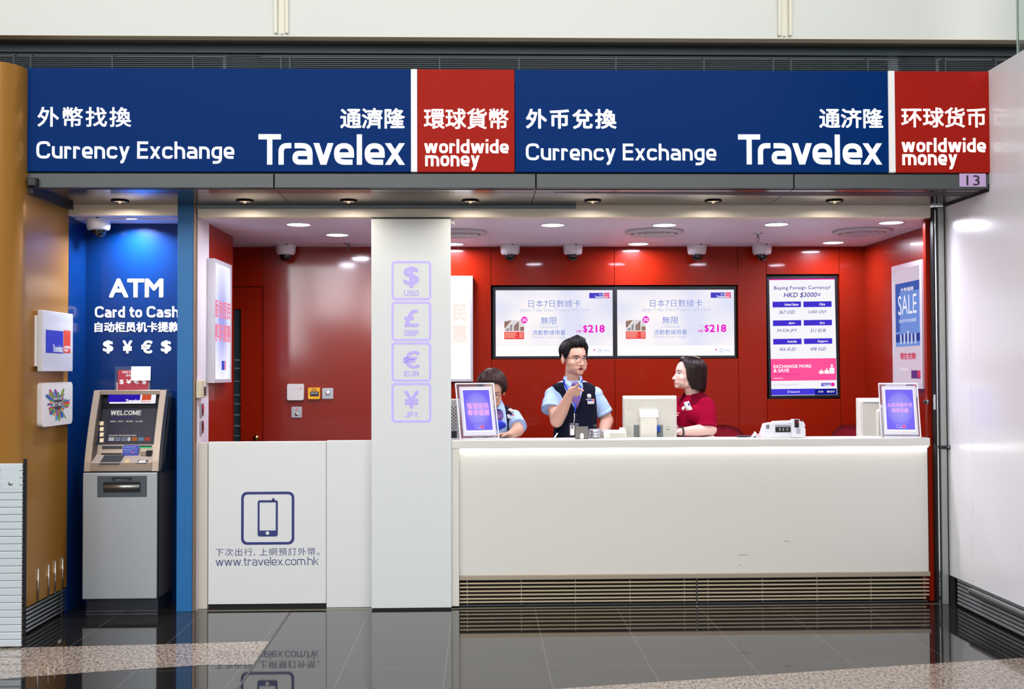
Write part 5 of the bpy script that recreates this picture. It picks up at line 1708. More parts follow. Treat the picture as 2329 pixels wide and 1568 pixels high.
# ================================================================ THINGS ON THE LEDGE AND THE DESK
def sign_stand(label, BL, BR, alpha, back, hgt, lines, inner, litf, logo_b, cth=0.012):
    """clear acrylic slab leaning back, with a lit lilac poster"""
    a = math.radians(alpha)
    O = at(*BL, 0.05); O.z = ZC + 0.0055
    U = Vector((math.cos(a), math.sin(a), 0))
    V = Vector((-back * math.sin(a), back * math.cos(a), hgt))
    pl = Plane(O, U, V)
    t = thing('sign_stand', label, 'sign stand', O, 'lit acrylic signs on the counter')
    u1 = pl.uv(*BR)[0]
    vt = V.length
    mb = MB()
    A = [pl.p(u, v, 0) for u, v in rect((0, u1, 0, vt))]; B = [pl.p(u, v, -cth) for u, v in rect((0, u1, 0, vt))]
    mb.face(A); mb.face(B[::-1])
    for i in range(4): mb.face([A[i], B[i], B[(i + 1) % 4], A[(i + 1) % 4]])
    mb.build('acrylic_slab', M_acr, t)
    # lit polished edges
    mb = MB(); e = 0.0045
    for r_ in ((0, u1, vt - e, vt), (0, e, 0, vt - e), (u1 - e, u1, 0, vt - e), (0.02, u1, 0, e)):
        A = [pl.p(u, v, 0.0005) for u, v in rect(r_)]; B = [pl.p(u, v, -cth - .0005) for u, v in rect(r_)]
        mb.face(A); mb.face(B[::-1])
        for i in range(4): mb.face([A[i], B[i], B[(i + 1) % 4], A[(i + 1) % 4]])
    mb.build('lit_edge', glow('acrylic_edge', (0.86, 0.86, 1, 1), 1.15), t)
    fu0, fu1, fv0, fv1 = u1 * inner[0], u1 * inner[1], vt * inner[2], vt * inner[3]
    mb = MB()
    A = [pl.p(u, v, .003) for u, v in rect((fu0, fu1, fv0, fv1))]; B = [pl.p(u, v, -.008 - cth) for u, v in rect((fu0, fu1, fv0, fv1))]
    mb.face(A); mb.face(B[::-1])
    for i in range(4): mb.face([A[i], B[i], B[(i + 1) % 4], A[(i + 1) % 4]])
    mb.build('silver_frame', mat('stand_silver', rgb(196, 194, 206), .35, metal=.2), t)
    lu0, lu1, lv0, lv1 = u1 * litf[0], u1 * litf[1], vt * litf[2], vt * litf[3]
    mb = MB(); put(mb, pl, [rect((lu0, lu1, lv0, lv1))], .0038); mb.build('lit_border', glow('stand_border', (0.92, .9, 1, 1), 1.2), t, recalc=False)
    m = .008
    pu0, pu1, pv0, pv1 = lu0 + m * .6, lu1 - m * .6, lv0 + m * 1.4, lv1 - m * .8
    p = uv_panel(pl, pu0, pu1, pv0, pv1, radial('stand_print', rgb(168, 160, 252), rgb(124, 109, 248), 1.0), t, 'poster', .0046)
    cu, cv = (pu0 + pu1) / 2, (pv0 + pv1) * .53
    rays(pl, cu, cv, (pu1 - pu0) * .48, (pv1 - pv0) * .36, .45, glow('stand_rays', rgb(182, 174, 252), 1.0), p, 56, .0052, .0008, .25)
    w, h = pu1 - pu0, pv1 - pv0
    mb = MB()
    for s_, b in lines:
        put(mb, pl, fit_polys(font_text(s_, bold=.035, res=2), (pu0 + b[0] * w, pu0 + b[1] * w, pv0 + b[2] * h, pv0 + b[3] * h)), .0058)
    mb.build('lettering', glow('stand_pink', rgb(240, 176, 250), 1.0), p, recalc=False)
    a0, a1, b0, b1 = pu0 + logo_b[0] * w, pu0 + logo_b[1] * w, pv0 + logo_b[2] * h, pv0 + logo_b[3] * h
    mb = MB(); put(mb, pl, ring_polys(rect((a0, a1, b0, b1)), rect((a0 + .0012, a1 - .0012, b0 + .0012, b1 - .0012))), .0056)
    put(mb, pl, fit_polys(T_TRV, (a0 + (a1 - a0) * .3, a0 + (a1 - a0) * .68, b0 + .003, b0 + (b1 - b0) * .45)), .0056)
    mb.build('logo_outline', glow('stand_white', rgb(236, 230, 255), 1.0), p, recalc=False)
    mb = MB(); put(mb, pl, [rect((a0 + (a1 - a0) * .7, a1, b0, b1))], .0054); mb.build('logo_red_block', glow('stand_red', rgb(246, 80, 130), 1.0), p, recalc=False)
    return t
sign_stand('lit lilac acrylic sign on the counter beside the tall white column', (1047.5, 1000.5), (1136.5, 1000), 17, 0.115, .345,
           [('香港居民', (.1, .93, .52, .68)), ('專享優惠', (.1, .93, .36, .51))], (.09, .93, .055, .93), (.145, .865, .115, .885), (.34, .66, .04, .12))
sign_stand('lit lilac acrylic sign at the steel post end of the counter', (2004.5, 995.5), (2095.5, 995.5), -13, 0.115, .335,
           [('人民币换外币', (.05, .95, .555, .665)), ('尊享优惠', (.2, .8, .42, .53))], (.08, .935, .045, .94), (.135, .88, .10, .89), (.33, .66, .04, .11))

M_beige = mat('monitor_beige', rgb(208, 206, 196), .45, var=.02)
M_grey = mat('monitor_grey', rgb(186, 186, 182), .45, var=.02)
def taper_slab(pl, b, b2, d0, d1, m, name, parent):
    """back shell: outline b at depth d0, smaller outline b2 at lift d1"""
    mb = MB()
    A = [pl.p(u, v, d0) for u, v in rrect(*b, .012)]; B = [pl.p(u, v, d1) for u, v in rrect(*b2, .01)]
    mb.face(B); mb.face(A[::-1])
    n = len(A)
    for i in range(n): mb.face([A[i], A[(i + 1) % n], B[(i + 1) % n], B[i]])
    return mb.build(name, m, parent)
# centre monitor seen from behind
YM = 0.36
PMo = front(YM)
mo = thing('monitor', 'pale computer monitor seen from behind, between the man and the woman in crimson', 'monitor', (at(1480, 990, YM).x, YM, ZD), 'computer monitors on the desk')
b0 = PMo.px_box(1417, 900.5, 1539.5, 998)
mb = MB(); mb.box(b0[0], b0[1], YM, YM + .03, b0[2], b0[3], .006, 2); mb.build('screen_frame', M_beige, mo)
mb = MB(); mb.box(b0[0] + .02, b0[1] - .02, YM + .0301, YM + .031, b0[2] + .02, b0[3] - .02); mb.build('display', M_black, mo)
b1 = PMo.px_box(1417.8, 901.5, 1538.5, 998); b2 = PMo.px_box(1419, 907, 1531.5, 998)
taper_slab(PMo, b1, b2, 0.0, .025, M_beige, 'back_shell', mo)
PMb = front(YM - .025)
letter(PMb, font_text('NEC', bold=.02), (1460, 914, 1502, 924), mat('embossed', rgb(214, 212, 203), .4), mo, lift=.0008)
for b in ((1421.5, 931, 1445, 948), (1423, 968, 1440, 993), (1510, 968, 1528, 982)):
    panel(PMb, b, mat('rating_label', rgb(214, 212, 200), .5), mo, 'label_sticker', .0008)
mb = MB()
for y in (970, 973, 976, 979, 982, 985, 988): put(mb, PMb, [rect(PMb.px_box(1424, y, 1438 - (y % 3) * 2, y + .8))], .0012)
for y in (970, 973): put(mb, PMb, [rect(PMb.px_box(1512, y, 1526, y + .7))], .0012)
put(mb, PMb, [rect(PMb.px_box(1515, 976, 1524, 979))], .0012); put(mb, PMb, [rect(PMb.px_box(1425, 932.5, 1443, 933.2))], .0012)
mb.build('small_print', mat('print_grey', rgb(150, 150, 146), .5), mo, recalc=False)
panel(PMb, (1441, 967, 1508, 998), mat('connector_recess', rgb(120, 130, 128), .6), mo, 'connector_recess', .0006)
bs = PMo.px_box(1452.5, 931, 1493.5, 998)
mb = MB(); mb.box(bs[0], bs[1] - .012, YM - .085, YM - .025, bs[2], bs[3] - .045, .004, 2)
mb.prism([(YM - .025, bs[3]), (YM - .06, bs[3] - .006), (YM - .09, bs[3] - .05), (YM - .025, bs[3] - .06)], 'x', bs[0] - .003, bs[1])
mb.build('stand_arm', mat('stand_cream', rgb(222, 220, 208), .45), mo)
mb = MB(); mb.box(bs[0] - .06, bs[1] + .05, YM - .045, YM + .08, ZD + .001, ZD + .016, .006, 2); mb.build('stand_foot', M_beige, mo)
c = at(1496, 975, YM - .03)
mb = MB(); mb.box(c.x - .014, c.x + .014, YM - .05, YM - .025, c.z - .022, c.z + .018, .003, 1); mb.build('plug', mat('plug_blue', rgb(20, 70, 170), .4), mo)
mb = MB(); mb.tube([c + Vector((-.006, -.005, -.02)), c + Vector((-.012, -.02, -.05)), c + Vector((-.02, -.03, -.07))], .004, 8); mb.build('cable', M_black, mo)
# perforated monitor by the column
YM2 = .40
PM2 = front(YM2)
m2 = thing('monitor', 'pale monitor back with a perforated vent beside the tall white column', 'monitor', (at(1010, 990, YM2).x, YM2, ZD), 'computer monitors on the desk')
b0 = PM2.px_box(955, 908, 1046, 998)
mb = MB(); mb.box(b0[0], b0[1], YM2, YM2 + .05, b0[2], b0[3], .01, 3); mb.build('back_shell', M_grey, m2)
mb = MB(); mb.box(b0[0] + .02, b0[1] - .02, YM2 + .0501, YM2 + .0512, b0[2] + .02, b0[3] - .02); mb.build('display', M_black, m2)
PM2b = front(YM2 - .001)
bv = PM2.px_box(985, 925, 1039, 979)
mb = MB()
nx, ny = 12, 14
for i in range(nx):
    for j in range(ny):
        if (i + j) % 2: continue
        put(mb, PM2b, [circle(bv[0] + (i + .5) / nx * (bv[1] - bv[0]), bv[2] + (j + .5) / ny * (bv[3] - bv[2]), .0042, 8)], .0005)
mb.build('perforated_vent', M_black, m2, recalc=False)
panel(PM2b, (1012, 981, 1039, 997), mat('port_recess', rgb(40, 42, 48), .5), m2, 'connector_recess')
mb = MB(); mb.box((b0[0] + b0[1]) / 2 - .08, (b0[0] + b0[1]) / 2 + .08, YM2 - .05, YM2 + .1, ZD + .001, b0[2] + .004, .004, 1); mb.build('stand_foot', M_grey, m2)
# monitor by the steel post
YM3 = .40
PM3 = front(YM3)
m3 = thing('monitor', 'pale monitor back with a slotted edge behind the lit sign by the steel post', 'monitor', (at(1990, 990, YM3).x, YM3, ZD), 'computer monitors on the desk')
b0 = PM3.px_box(1950, 905.5, 2062, 998)
mb = MB(); mb.box(b0[0], b0[1], YM3, YM3 + .03, b0[2], b0[3], .006, 2); mb.build('screen_frame', M_beige, m3)
mb = MB(); mb.box(b0[0] + .02, b0[1] - .02, YM3 + .0301, YM3 + .031, b0[2] + .02, b0[3] - .02); mb.build('display', M_black, m3)
taper_slab(PM3, PM3.px_box(1951, 907, 2061, 998), PM3.px_box(1958, 914, 2054, 998), 0, .03, M_beige, 'back_shell', m3)
PM3b = front(YM3 - .012)
mb = MB()
for k in range(26): put(mb, front(YM3 - .03), [rect(PM3.px_box(1960 + k * 2.3, 914.5, 1961 + k * 2.3, 917.5))], .0006)
for k in range(15):
    y = 918 + k * 4.2
    c = PM3.uv(1956.5, y); put(mb, PM3b, [[(c[0] - .004, c[1] - .004), (c[0] + .006, c[1] + .002), (c[0] + .006, c[1] + .005), (c[0] - .004, c[1] - .001)]], .014)
mb.build('vent_slots', M_dark, m3, recalc=False)
bs = PM3.px_box(1989, 930, 2022, 998)
mb = MB(); mb.prism(rrect(bs[0], bs[1], bs[2] + .004, bs[3], .025), 'y', YM3 - .075, YM3 - .028); mb.build('stand_arm', mat('stand_cream', rgb(222, 220, 208), .45), m3)
mb = MB(); mb.box(b0[0] + .06, b0[1] - .06, YM3 - .08, YM3 + .1, ZD + .001, ZD + .014, .004, 1); mb.build('stand_foot', M_beige, m3)

# receipt printer
YP = .22
PP = front(YP)
pr_ = thing('receipt_printer', 'small cream receipt printer on the counter beside the monitor', 'printer', (at(1400, 990, YP).x, YP, ZC))
x0, x1 = at(1374, 990, YP - .1).x, at(1425, 990, YP - .1).x
zt_ = at(1400, 978, .20).z
mb = MB(); mb.prism([(.13, ZC + .001), (.235, ZC + .001), (.235, zt_ - .004), (.20, zt_), (.15, zt_ - .008), (.13, ZC + .022)], 'x', x0 + .01, x1, ); mb.build('body', mat('printer_cream', rgb(226, 222, 206), .4), pr_)
mb = MB(); mb.box(x0 + .035, x1 - .006, .128, .131, ZC + .004, zt_ - .016); mb.build('front_cover', mat('printer_pale', rgb(206, 202, 188), .4), pr_)
mb = MB(); mb.prism([(.13, ZC + .002), (.235, ZC + .002), (.225, zt_ - .008), (.155, zt_ - .012)], 'x', x0, x0 + .012); mb.build('side_cover', mat('printer_cream', rgb(226, 222, 206), .4), pr_)
mb = MB(); mb.box(x1 - .03, x1 + .004, .236, .24, ZC + .02, zt_ + .012); mb.build('paper', M_pureW, pr_)
# grey card box with thumb notch
bxo = thing('card_box', 'small grey open box with a thumb notch on the counter in front of the man', 'box', (at(1324, 990, .1).x, .1, ZC))
x0, x1 = at(1310, 985, .09).x, at(1338, 985, .09).x
zt_ = at(1324, 971.5, .09).z
Mg = mat('box_grey', rgb(128, 124, 122), .4, metal=.3)
mb = MB()
mb.box(x0, x1, .09, .094, ZC + .001, zt_); mb.box(x0, x1, .15, .154, ZC + .001, zt_); mb.box(x0, x0 + .004, .094, .15, ZC + .001, zt_); mb.box(x1 - .004, x1, .094, .15, ZC + .001, zt_); mb.box(x0, x1, .09, .154, ZC + .001, ZC + .004)
mb.build('box_body', Mg, bxo)
mb = MB(); mb.box(x0 + .005, x1 - .005, .096, .148, ZC + .005, zt_ - .008); mb.build('cards', mat('cards_dark', rgb(70, 64, 66), .6), bxo)
PB_ = front(.09)
cu, cv = PB_.uv(1323.5, 990)
mb = MB(); put(mb, PB_, [[(cu + .011 * math.cos(math.radians(a)), cv + .011 * math.sin(math.radians(a)) * 1.1) for a in range(0, 181, 15)] + [(cu - .011, ZC + .002), (cu + .011, ZC + .002)]], .0006)
mb.build('thumb_notch', M_pureW, bxo, recalc=False)
# glass jar with dark knob
jr = thing('glass_jar', 'squat glass jar with steel bands and a dark knob beside the grey card box', 'jar', (at(1353, 990, .16).x, .16, ZC))
c = at(1354, 990, .17); c.z = ZC + .001
T = Matrix.Translation(c)
mb = MB(); mb.lathe([(0, 0), (.036, 0), (.040, .006), (.041, .05), (.036, .058), (0, .058)], T, 32); mb.build('jar_body', mat('jar_glass', rgb(170, 176, 186), .08, metal=.55), jr)
for z in (.012, .030, .048):
    mb = MB(); mb.lathe([(.041, z - .004), (.0432, z - .002), (.0432, z + .002), (.041, z + .004)], T, 32); mb.build('steel_band', M_chrome, jr)
mb = MB(); mb.lathe([(0, .058), (.008, .058), (.009, .064), (.014, .070), (.013, .080), (0, .085)], T, 20); mb.build('knob', M_bezel, jr)
mb = MB(); mb.tube([c + Vector((.04, 0, .052)), c + Vector((.056, 0, .05)), c + Vector((.058, 0, .014)), c + Vector((.042, 0, .008))], .004, 8); mb.build('handle', M_chrome, jr)
# folded white card left of the man
fc = MB(); p0 = at(1257.5, 995, .12); p0.z = ZC + .001
fc.face([p0, p0 + Vector((.012, 0, 0)), p0 + Vector((.036, .04, .032)), p0 + Vector((.028, .04, .034))]); fc.face([p0, p0 + Vector((.012, 0, 0)), p0 + Vector((.03, .055, .0)), p0 + Vector((.012, .06, .0))])
bmesh.ops.solidify(fc.bm, geom=fc.bm.faces[:], thickness=.003)
tag(fc.build('folded_card', M_pureW), 'folded white card standing on the counter before the man in the waistcoat', 'card')
# loose papers
def paper(px0, px1, y, yd0, yd1, curl, label):
    mb = MB()
    xa, xb = at(px0, 992, yd0).x, at(px1, 992, yd0).x
    n = 8
    rows = []
    for j in range(3):
        rows.append([mb.bm.verts.new((xa + (xb - xa) * i / n, yd0 + (yd1 - yd0) * j / 2, ZC + .0015 + curl * (i / n) ** 3 * (1 if j else .6))) for i in range(n + 1)])
    for j in range(2):
        for i in range(n):
            mb.bm.faces.new((rows[j][i], rows[j][i + 1], rows[j + 1][i + 1], rows[j + 1][i]))
    bmesh.ops.solidify(mb.bm, geom=mb.bm.faces[:], thickness=.001)
    return tag(mb.build('paper_sheet', M_pureW), label, 'paper', 'papers on the counter')
paper(1374, 1418, 996, .05, .11, .004, 'white slip of paper lying in front of the cream receipt printer')
paper(1590, 1628, 992, .12, .21, .006, 'white sheet of paper under the elbow of the woman in crimson')
paper(1703, 1722, 992, .13, .20, .034, 'curled white paper between the red chair back and the note counter')
tr = MB(); tr.box(at(1676, 990, .2).x, at(1738, 990, .2).x, .17, .235, ZC + .001, ZC + .010, .003, 1)
tag(tr.build('document_tray', M_bezel), 'flat dark tray on the counter beside the banknote counter', 'tray')
b_ = thing('banknote_bundle', 'small pink and white banded bundle of notes against the note counter', 'banknotes', (at(1728, 990, .15).x, .15, ZC))
x0, x1 = at(1723, 990, .12).x, at(1741, 990, .12).x
mb = MB(); mb.box(x0, x1, .11, .16, ZC + .011, ZC + .022, .002, 1); mb.build('notes', mat('note_pink', rgb(214, 180, 196), .6), b_)
mb = MB(); mb.box((x0 + x1) / 2 - .006, (x0 + x1) / 2 + .006, .109, .161, ZC + .0105, ZC + .0225); mb.build('paper_band', M_pureW, b_)
mb = MB(); mb.box(x0 - .004, x1, .105, .165, ZC + .001, ZC + .0105, .001, 1); mb.build('lower_notes', mat('note_white', rgb(226, 222, 226), .6), b_)
# note counting machine
nc = thing('note_counter', 'white banknote counting machine with a dark display on the counter', 'note counter', (at(1785, 990, .15).x, .15, ZC))
def X(px, Y=.1): return at(px, 975, Y).x
def Z(py, Y=.1): return at(1785, py, Y).z
M_nc = mat('machine_white', rgb(226, 228, 234), .35)
mb = MB(); mb.prism([(X(1738), ZC + .001), (X(1832), ZC + .001), (X(1832), Z(976)), (X(1826), Z(966)), (X(1760), Z(963)), (X(1746), Z(966)), (X(1738), Z(990))], 'y', .10, .23); mb.build('body', M_nc, nc)
mb = MB(); mb.prism([(X(1760), Z(966)), (X(1822), Z(962)), (X(1818), Z(958)), (X(1766), Z(960))], 'y', .11, .21); mb.build('top_hopper', M_nc, nc)
mb = MB(); mb.box(X(1763), X(1798), .096, .102, Z(984), Z(967)); mb.build('note_mouth', mat('mouth_grey', rgb(150, 156, 166), .3), nc)
mb = MB(); mb.box(X(1763.5), X(1797), .0945, .0965, Z(983), Z(972)); mb.build('note_slot', M_black, nc)
for px in (1771, 1779, 1788):
    mb = MB(); mb.box(X(px), X(px + 3.5), .092, .095, Z(980), Z(974)); mb.build('feed_finger', M_chrome, nc)
mb = MB(); mb.prism([(X(1798), ZC + .003), (X(1822), ZC + .003), (X(1817), Z(954)), (X(1800), Z(953.5))], 'y', .082, .11); hd2 = mb.build('control_head', M_nc, nc)
PH2 = front(.082)
panel(PH2, (1807, 954.5, 1817, 973), M_bezel, hd2, 'display', .0008)
letter(PH2, font_text('8.0'), (1811, 957, 1816.5, 963), glow('led_red_dim', rgb(190, 40, 50), .9), hd2, lift=.0014)
panel(PH2, (1811, 974, 1820, 987), mat('pad_lilac', rgb(176, 172, 190), .4), hd2, 'button_pad', .0008)
panel(front(.10), (1742, 966.5, 1750, 976), mat('grey_patch', rgb(120, 124, 140), .4), nc, 'side_window', .0008)
panel(front(.10), (1822, 957, 1826, 966), mat('grey_patch', rgb(120, 124, 140), .4), nc, 'side_window', .0008)
mb = MB(); mb.prism([(X(1817), Z(962)), (X(1828), Z(960)), (X(1832), Z(970)), (X(1820), Z(974))], 'y', .098, .16); mb.build('side_cover', M_nc, nc)
# grey terminal by the steel post
tm = thing('card_terminal', 'grey card terminal on the counter beside the steel post sign', 'terminal', (at(2100, 985, .2).x, .2, ZC))
x0, x1 = at(2086, 985, .19).x, 2.765
zt_ = at(2100, 974, .2).z
mb = MB(); mb.prism([(.17, ZC + .001), (.235, ZC + .001), (.235, zt_), (.20, zt_), (.17, ZC + .03)], 'x', x0, x1); mb.build('body', mat('terminal_grey', rgb(150, 150, 162), .4), tm)
mb = MB(); mb.box(x0 - .002, x1 + .001, .195, .236, zt_, zt_ + .010, .002, 1); mb.build('lid', mat('terminal_pale', rgb(206, 200, 212), .35), tm)

# red chairs
M_chair = mat('chair_red', rgb(170, 10, 44), .8, var=.08, vscale=60, sheen=.3)
def chair(label, cx, cy, top_z, w=.42, arm=True):
    t = thing('office_chair', label, 'chair', (cx, cy, 0), 'red swivel chairs behind the counter')
    mb = MB()
    nu, nv = 14, 10
    hz = .46
    grid = []
    for j in range(nv + 1):
        v = j / nv
        row = []
        for i in range(nu + 1):
            u = i / nu * 2 - 1
            ww = w / 2 * (1 - .35 * max(0, (v - .55) / .45) ** 2)
            zc = top_z - hz + hz * v - .03 * u * u * (v ** 4)
            row.append((cx + u * ww, cy + .05 * (1 - u * u) + .03 * v, zc))
        grid.append(row)
    F = [[mb.bm.verts.new(p) for p in r] for r in grid]
    for j in range(nv):
        for i in range(nu):
            f = mb.bm.faces.new((F[j][i], F[j][i + 1], F[j + 1][i + 1], F[j + 1][i])); f.smooth = True
    bmesh.ops.solidify(mb.bm, geom=mb.bm.faces[:], thickness=.05)
    mb.build('backrest', M_chair, t)
    zs = top_z - hz - .02
    mb = MB(); mb.box(cx - .2, cx + .2, cy - .40, cy + .02, zs - .07, zs, .03, 3); mb.build('seat', M_chair, t)
    mb = MB(); mb.tube([(cx, cy - .02, zs - .04), (cx, cy + .09, zs + .02), (cx, cy + .10, zs + .2)], .018, 10); mb.build('back_post', M_bezel, t)
    mb = MB(); mb.tube([(cx, cy - .2, .08), (cx, cy - .2, zs - .06)], .025, 14); mb.build('gas_stem', M_chrome, t)
    for k in range(5):
        q = 2 * math.pi * k / 5 + .3
        e = Vector((cx + .15 * math.cos(q), cy - .2 + .15 * math.sin(q), .06))
        mb = MB(); mb.tube([(cx, cy - .2, .10), e], [.022, .014], 8); lg_ = mb.build('leg', M_bezel, t)
        mb = MB(); mb.lathe([(0, -.012), (.027, -.012), (.03, 0), (.027, .012), (0, .012)], Matrix.Translation(e + Vector((0, 0, -.029))) @ Matrix.Rotation(q + math.pi / 2, 4, 'Z') @ Matrix.Rotation(math.radians(90), 4, 'X') , 14); mb.build('castor', M_black, lg_)
    if arm:
        for s in (-1, 1):
            mb = MB(); mb.tube([(cx + s * .24, cy - .1, zs - .03), (cx + s * .29, cy - .1, zs), (cx + s * .29, cy - .1, zs + .2)], .015, 8); ar = mb.build('armrest', M_bezel, t)
            mb = MB(); mb.box(cx + s * .29 - .03, cx + s * .29 + .03, cy - .28, cy + .02, zs + .2, zs + .225, .01, 2); mb.build('arm_pad', M_bezel, ar)
    return t
YCH = 1.28
chair('red chair behind the woman in the crimson polo shirt', at(1648, 975, YCH).x, YCH, at(1640, 968, YCH).z, .36, False)
chair('red chair behind the monitor by the steel post', at(1938, 975, YCH).x, YCH, at(1938, 967, YCH).z, .36, False)

# ================================================================ PEOPLE
from mathutils.bvhtree import BVHTree

def loft(mb, secs, seg=36, n=2.4, cap=True):
    """secs: (centre, half-width vector, half-depth vector) stacked rings of a body"""
    rings = []
    for C, U, V in secs:
        rg = []
        for k in range(seg):
            q = 2 * math.pi * k / seg
            c, s = math.cos(q), math.sin(q)
            a = math.copysign(abs(c) ** (2 / n), c); b = math.copysign(abs(s) ** (2 / n), s)
            rg.append(mb.bm.verts.new(Vector(C) + Vector(U) * a + Vector(V) * b))
        rings.append(rg)
    for A, B in zip(rings[:-1], rings[1:]):
        for k in range(seg):
            f = mb.bm.faces.new((A[k], A[(k + 1) % seg], B[(k + 1) % seg], B[k])); f.smooth = True
    if cap:
        mb.bm.faces.new(rings[0][::-1]); mb.bm.faces.new(rings[-1])

def capsule(mb, pts, rs, seg=14):
    mb.tube(pts, rs, seg)
    for p, r in zip(pts, rs):
        mb.ball(p, r * 0.995, 10)

def fuse(mb, voxel, smooth=3):
    """one continuous surface out of overlapping closed shapes"""
    bmesh.ops.recalc_face_normals(mb.bm, faces=mb.bm.faces)
    me = bpy.data.meshes.new('fuse_source')
    mb.bm.to_mesh(me); mb.bm.free()
    o = bpy.data.objects.new('fuse_source', me)
    COL.objects.link(o)
    md = o.modifiers.new('r', 'REMESH'); md.mode = 'VOXEL'; md.voxel_size = voxel
    dgr = bpy.context.evaluated_depsgraph_get()
    ev = o.evaluated_get(dgr)
    out = MB()
    m2 = ev.to_mesh()
    out.bm.from_mesh(m2)
    ev.to_mesh_clear()
    bpy.data.objects.remove(o); bpy.data.meshes.remove(me)
    for _ in range(smooth):
        bmesh.ops.smooth_vert(out.bm, verts=out.bm.verts, factor=0.5, use_axis_x=True, use_axis_y=True, use_axis_z=True)
    for f in out.bm.faces:
        f.smooth = True
    out.bm.normal_update()
    return out

def head_parts(mb, M, female=False, mouth=0.0, jaw=1.0):
    B = lambda c, r, sc=(1, 1, 1): mb.ball(c, r, 14, sc, M)
    B((0, .012, .035), 1, (.075, .095, .083))
    B((0, -.020, .022), 1, (.065, .067, .072))
    B((0, -.028, -.028), 1, (.065 * jaw, .060, .074))
    B((0, -.034, -.074), 1, (.051 * jaw, .050, .038))
    B((0, -.074, -.095 - mouth * .004), 1, (.023, .017, .018))
    for s in (-1, 1):
        B((s * .036, -.050, -.034), 1, (.028, .030, .030))
        B((s * .034 * jaw, -.046, -.060), 1, (.026, .032, .034))
        B((s * .040, -.018, -.072), 1, (.020 * jaw, .032, .030))
        B((s * .078, .012, -.012), 1, (.008, .018, .031))
        B((s * .081, .019, -.004), 1, (.006, .012, .020))
        B((s * .0115, -.0925, -.0428), 1, (.0078, .0085, .0062))
    k = .0 if not female else .002
    mb.tube([M @ Vector(p) for p in ((0, -.0795, .006), (0, -.0875 + k, -.010), (0, -.0975 + k, -.030), (0, -.1015, -.0375))], [.0085, .0082, .009, .0098], 12)
    B((0, -.1030, -.0388), .0100)
    B((0, -.080, -.068), 1, (.030, .012, .018))
    B((0, -.0905, -.0655 + mouth * .002), 1, (.0205 - mouth * .004, .0080, .0054))
    B((0, -.0890, -.0770 - mouth * .005), 1, (.0175 - mouth * .003, .0082, .0060))

def gauss(d, s):
    return math.exp(-0.5 * (d / s) ** 2)

def face_shape(out, M, mouth=0.0):
    """eye hollows, mouth line, philtrum; lips and mouth get their own colour"""
    Mi = M.inverted()
    R = M.to_3x3()
    for v in out.bm.verts:
        p = Mi @ v.co
        if p.y < -.035 and -.12 < p.z < .09 and abs(p.x) < .07:
            d = 0.0
            for s in (-1, 1):
                d += .0070 * gauss(p.x - s * .031, .0125) * gauss(p.z - .001, .0085)
                d -= .0030 * gauss(p.x - s * .031, .011) * gauss(p.z + .001, .0055)
            if p.y < -.07:
                d += (.004 + mouth * .012) * gauss(p.x, .017 - mouth * .006) * gauss(p.z + .0715 + mouth * .002, .0022 + mouth * .0035)
                d += .002 * gauss(p.x, .006) * gauss(p.z + .056, .006)
            if d:
                v.co = v.co + R @ Vector((0, d, 0))
    for f in out.bm.faces:
        p = Mi @ f.calc_center_median()
        if p.y < -.072 and abs(p.x) < .026:
            w = .0225 - mouth * .004
            zc = -.0715 - mouth * .002
            e = (p.x / w) ** 2 + ((p.z - zc) / (.0105 + mouth * .005)) ** 2
            if e < 1:
                f.material_index = 1
            if mouth > .1:
                e2 = (p.x / (w * .62)) ** 2 + ((p.z - zc) / .0052) ** 2
                if e2 < 1:
                    f.material_index = 2

def bvh_of(o):
    off = wloc(o)
    me = o.data
    return BVHTree.FromPolygons([v.co + off for v in me.vertices], [tuple(p.vertices) for p in me.polygons])

def drape(bvh, grid, direction, lift, m, name, parent, thick=0.0, back=0.5):
    """lay a grid of points on a surface along a direction"""
    d = Vector(direction).normalized()
    mb = MB()
    F = []
    for row in grid:
        rv = []
        for p in row:
            h = bvh.ray_cast(Vector(p) - d * back, d)
            q = h[0] - d * lift if h[0] is not None else Vector(p)
            rv.append(mb.bm.verts.new(q))
        F.append(rv)
    for j in range(len(F) - 1):
        for i in range(len(F[0]) - 1):
            try:
                f = mb.bm.faces.new((F[j][i], F[j][i + 1], F[j + 1][i + 1], F[j + 1][i])); f.smooth = True
            except ValueError:
                pass
    if thick:
        bmesh.ops.recalc_face_normals(mb.bm, faces=mb.bm.faces)
        bmesh.ops.solidify(mb.bm, geom=mb.bm.faces[:], thickness=-thick)
    return mb.build(name, m, parent)

def rowgrid(rows, n, f):
    """rows: (y_px, x_left_px, x_right_px) -> grid through f(px,py)"""
    out = []
    for y, a, b in rows:
        out.append([f(a + (b - a) * i / n, y) for i in range(n + 1)])
    return out

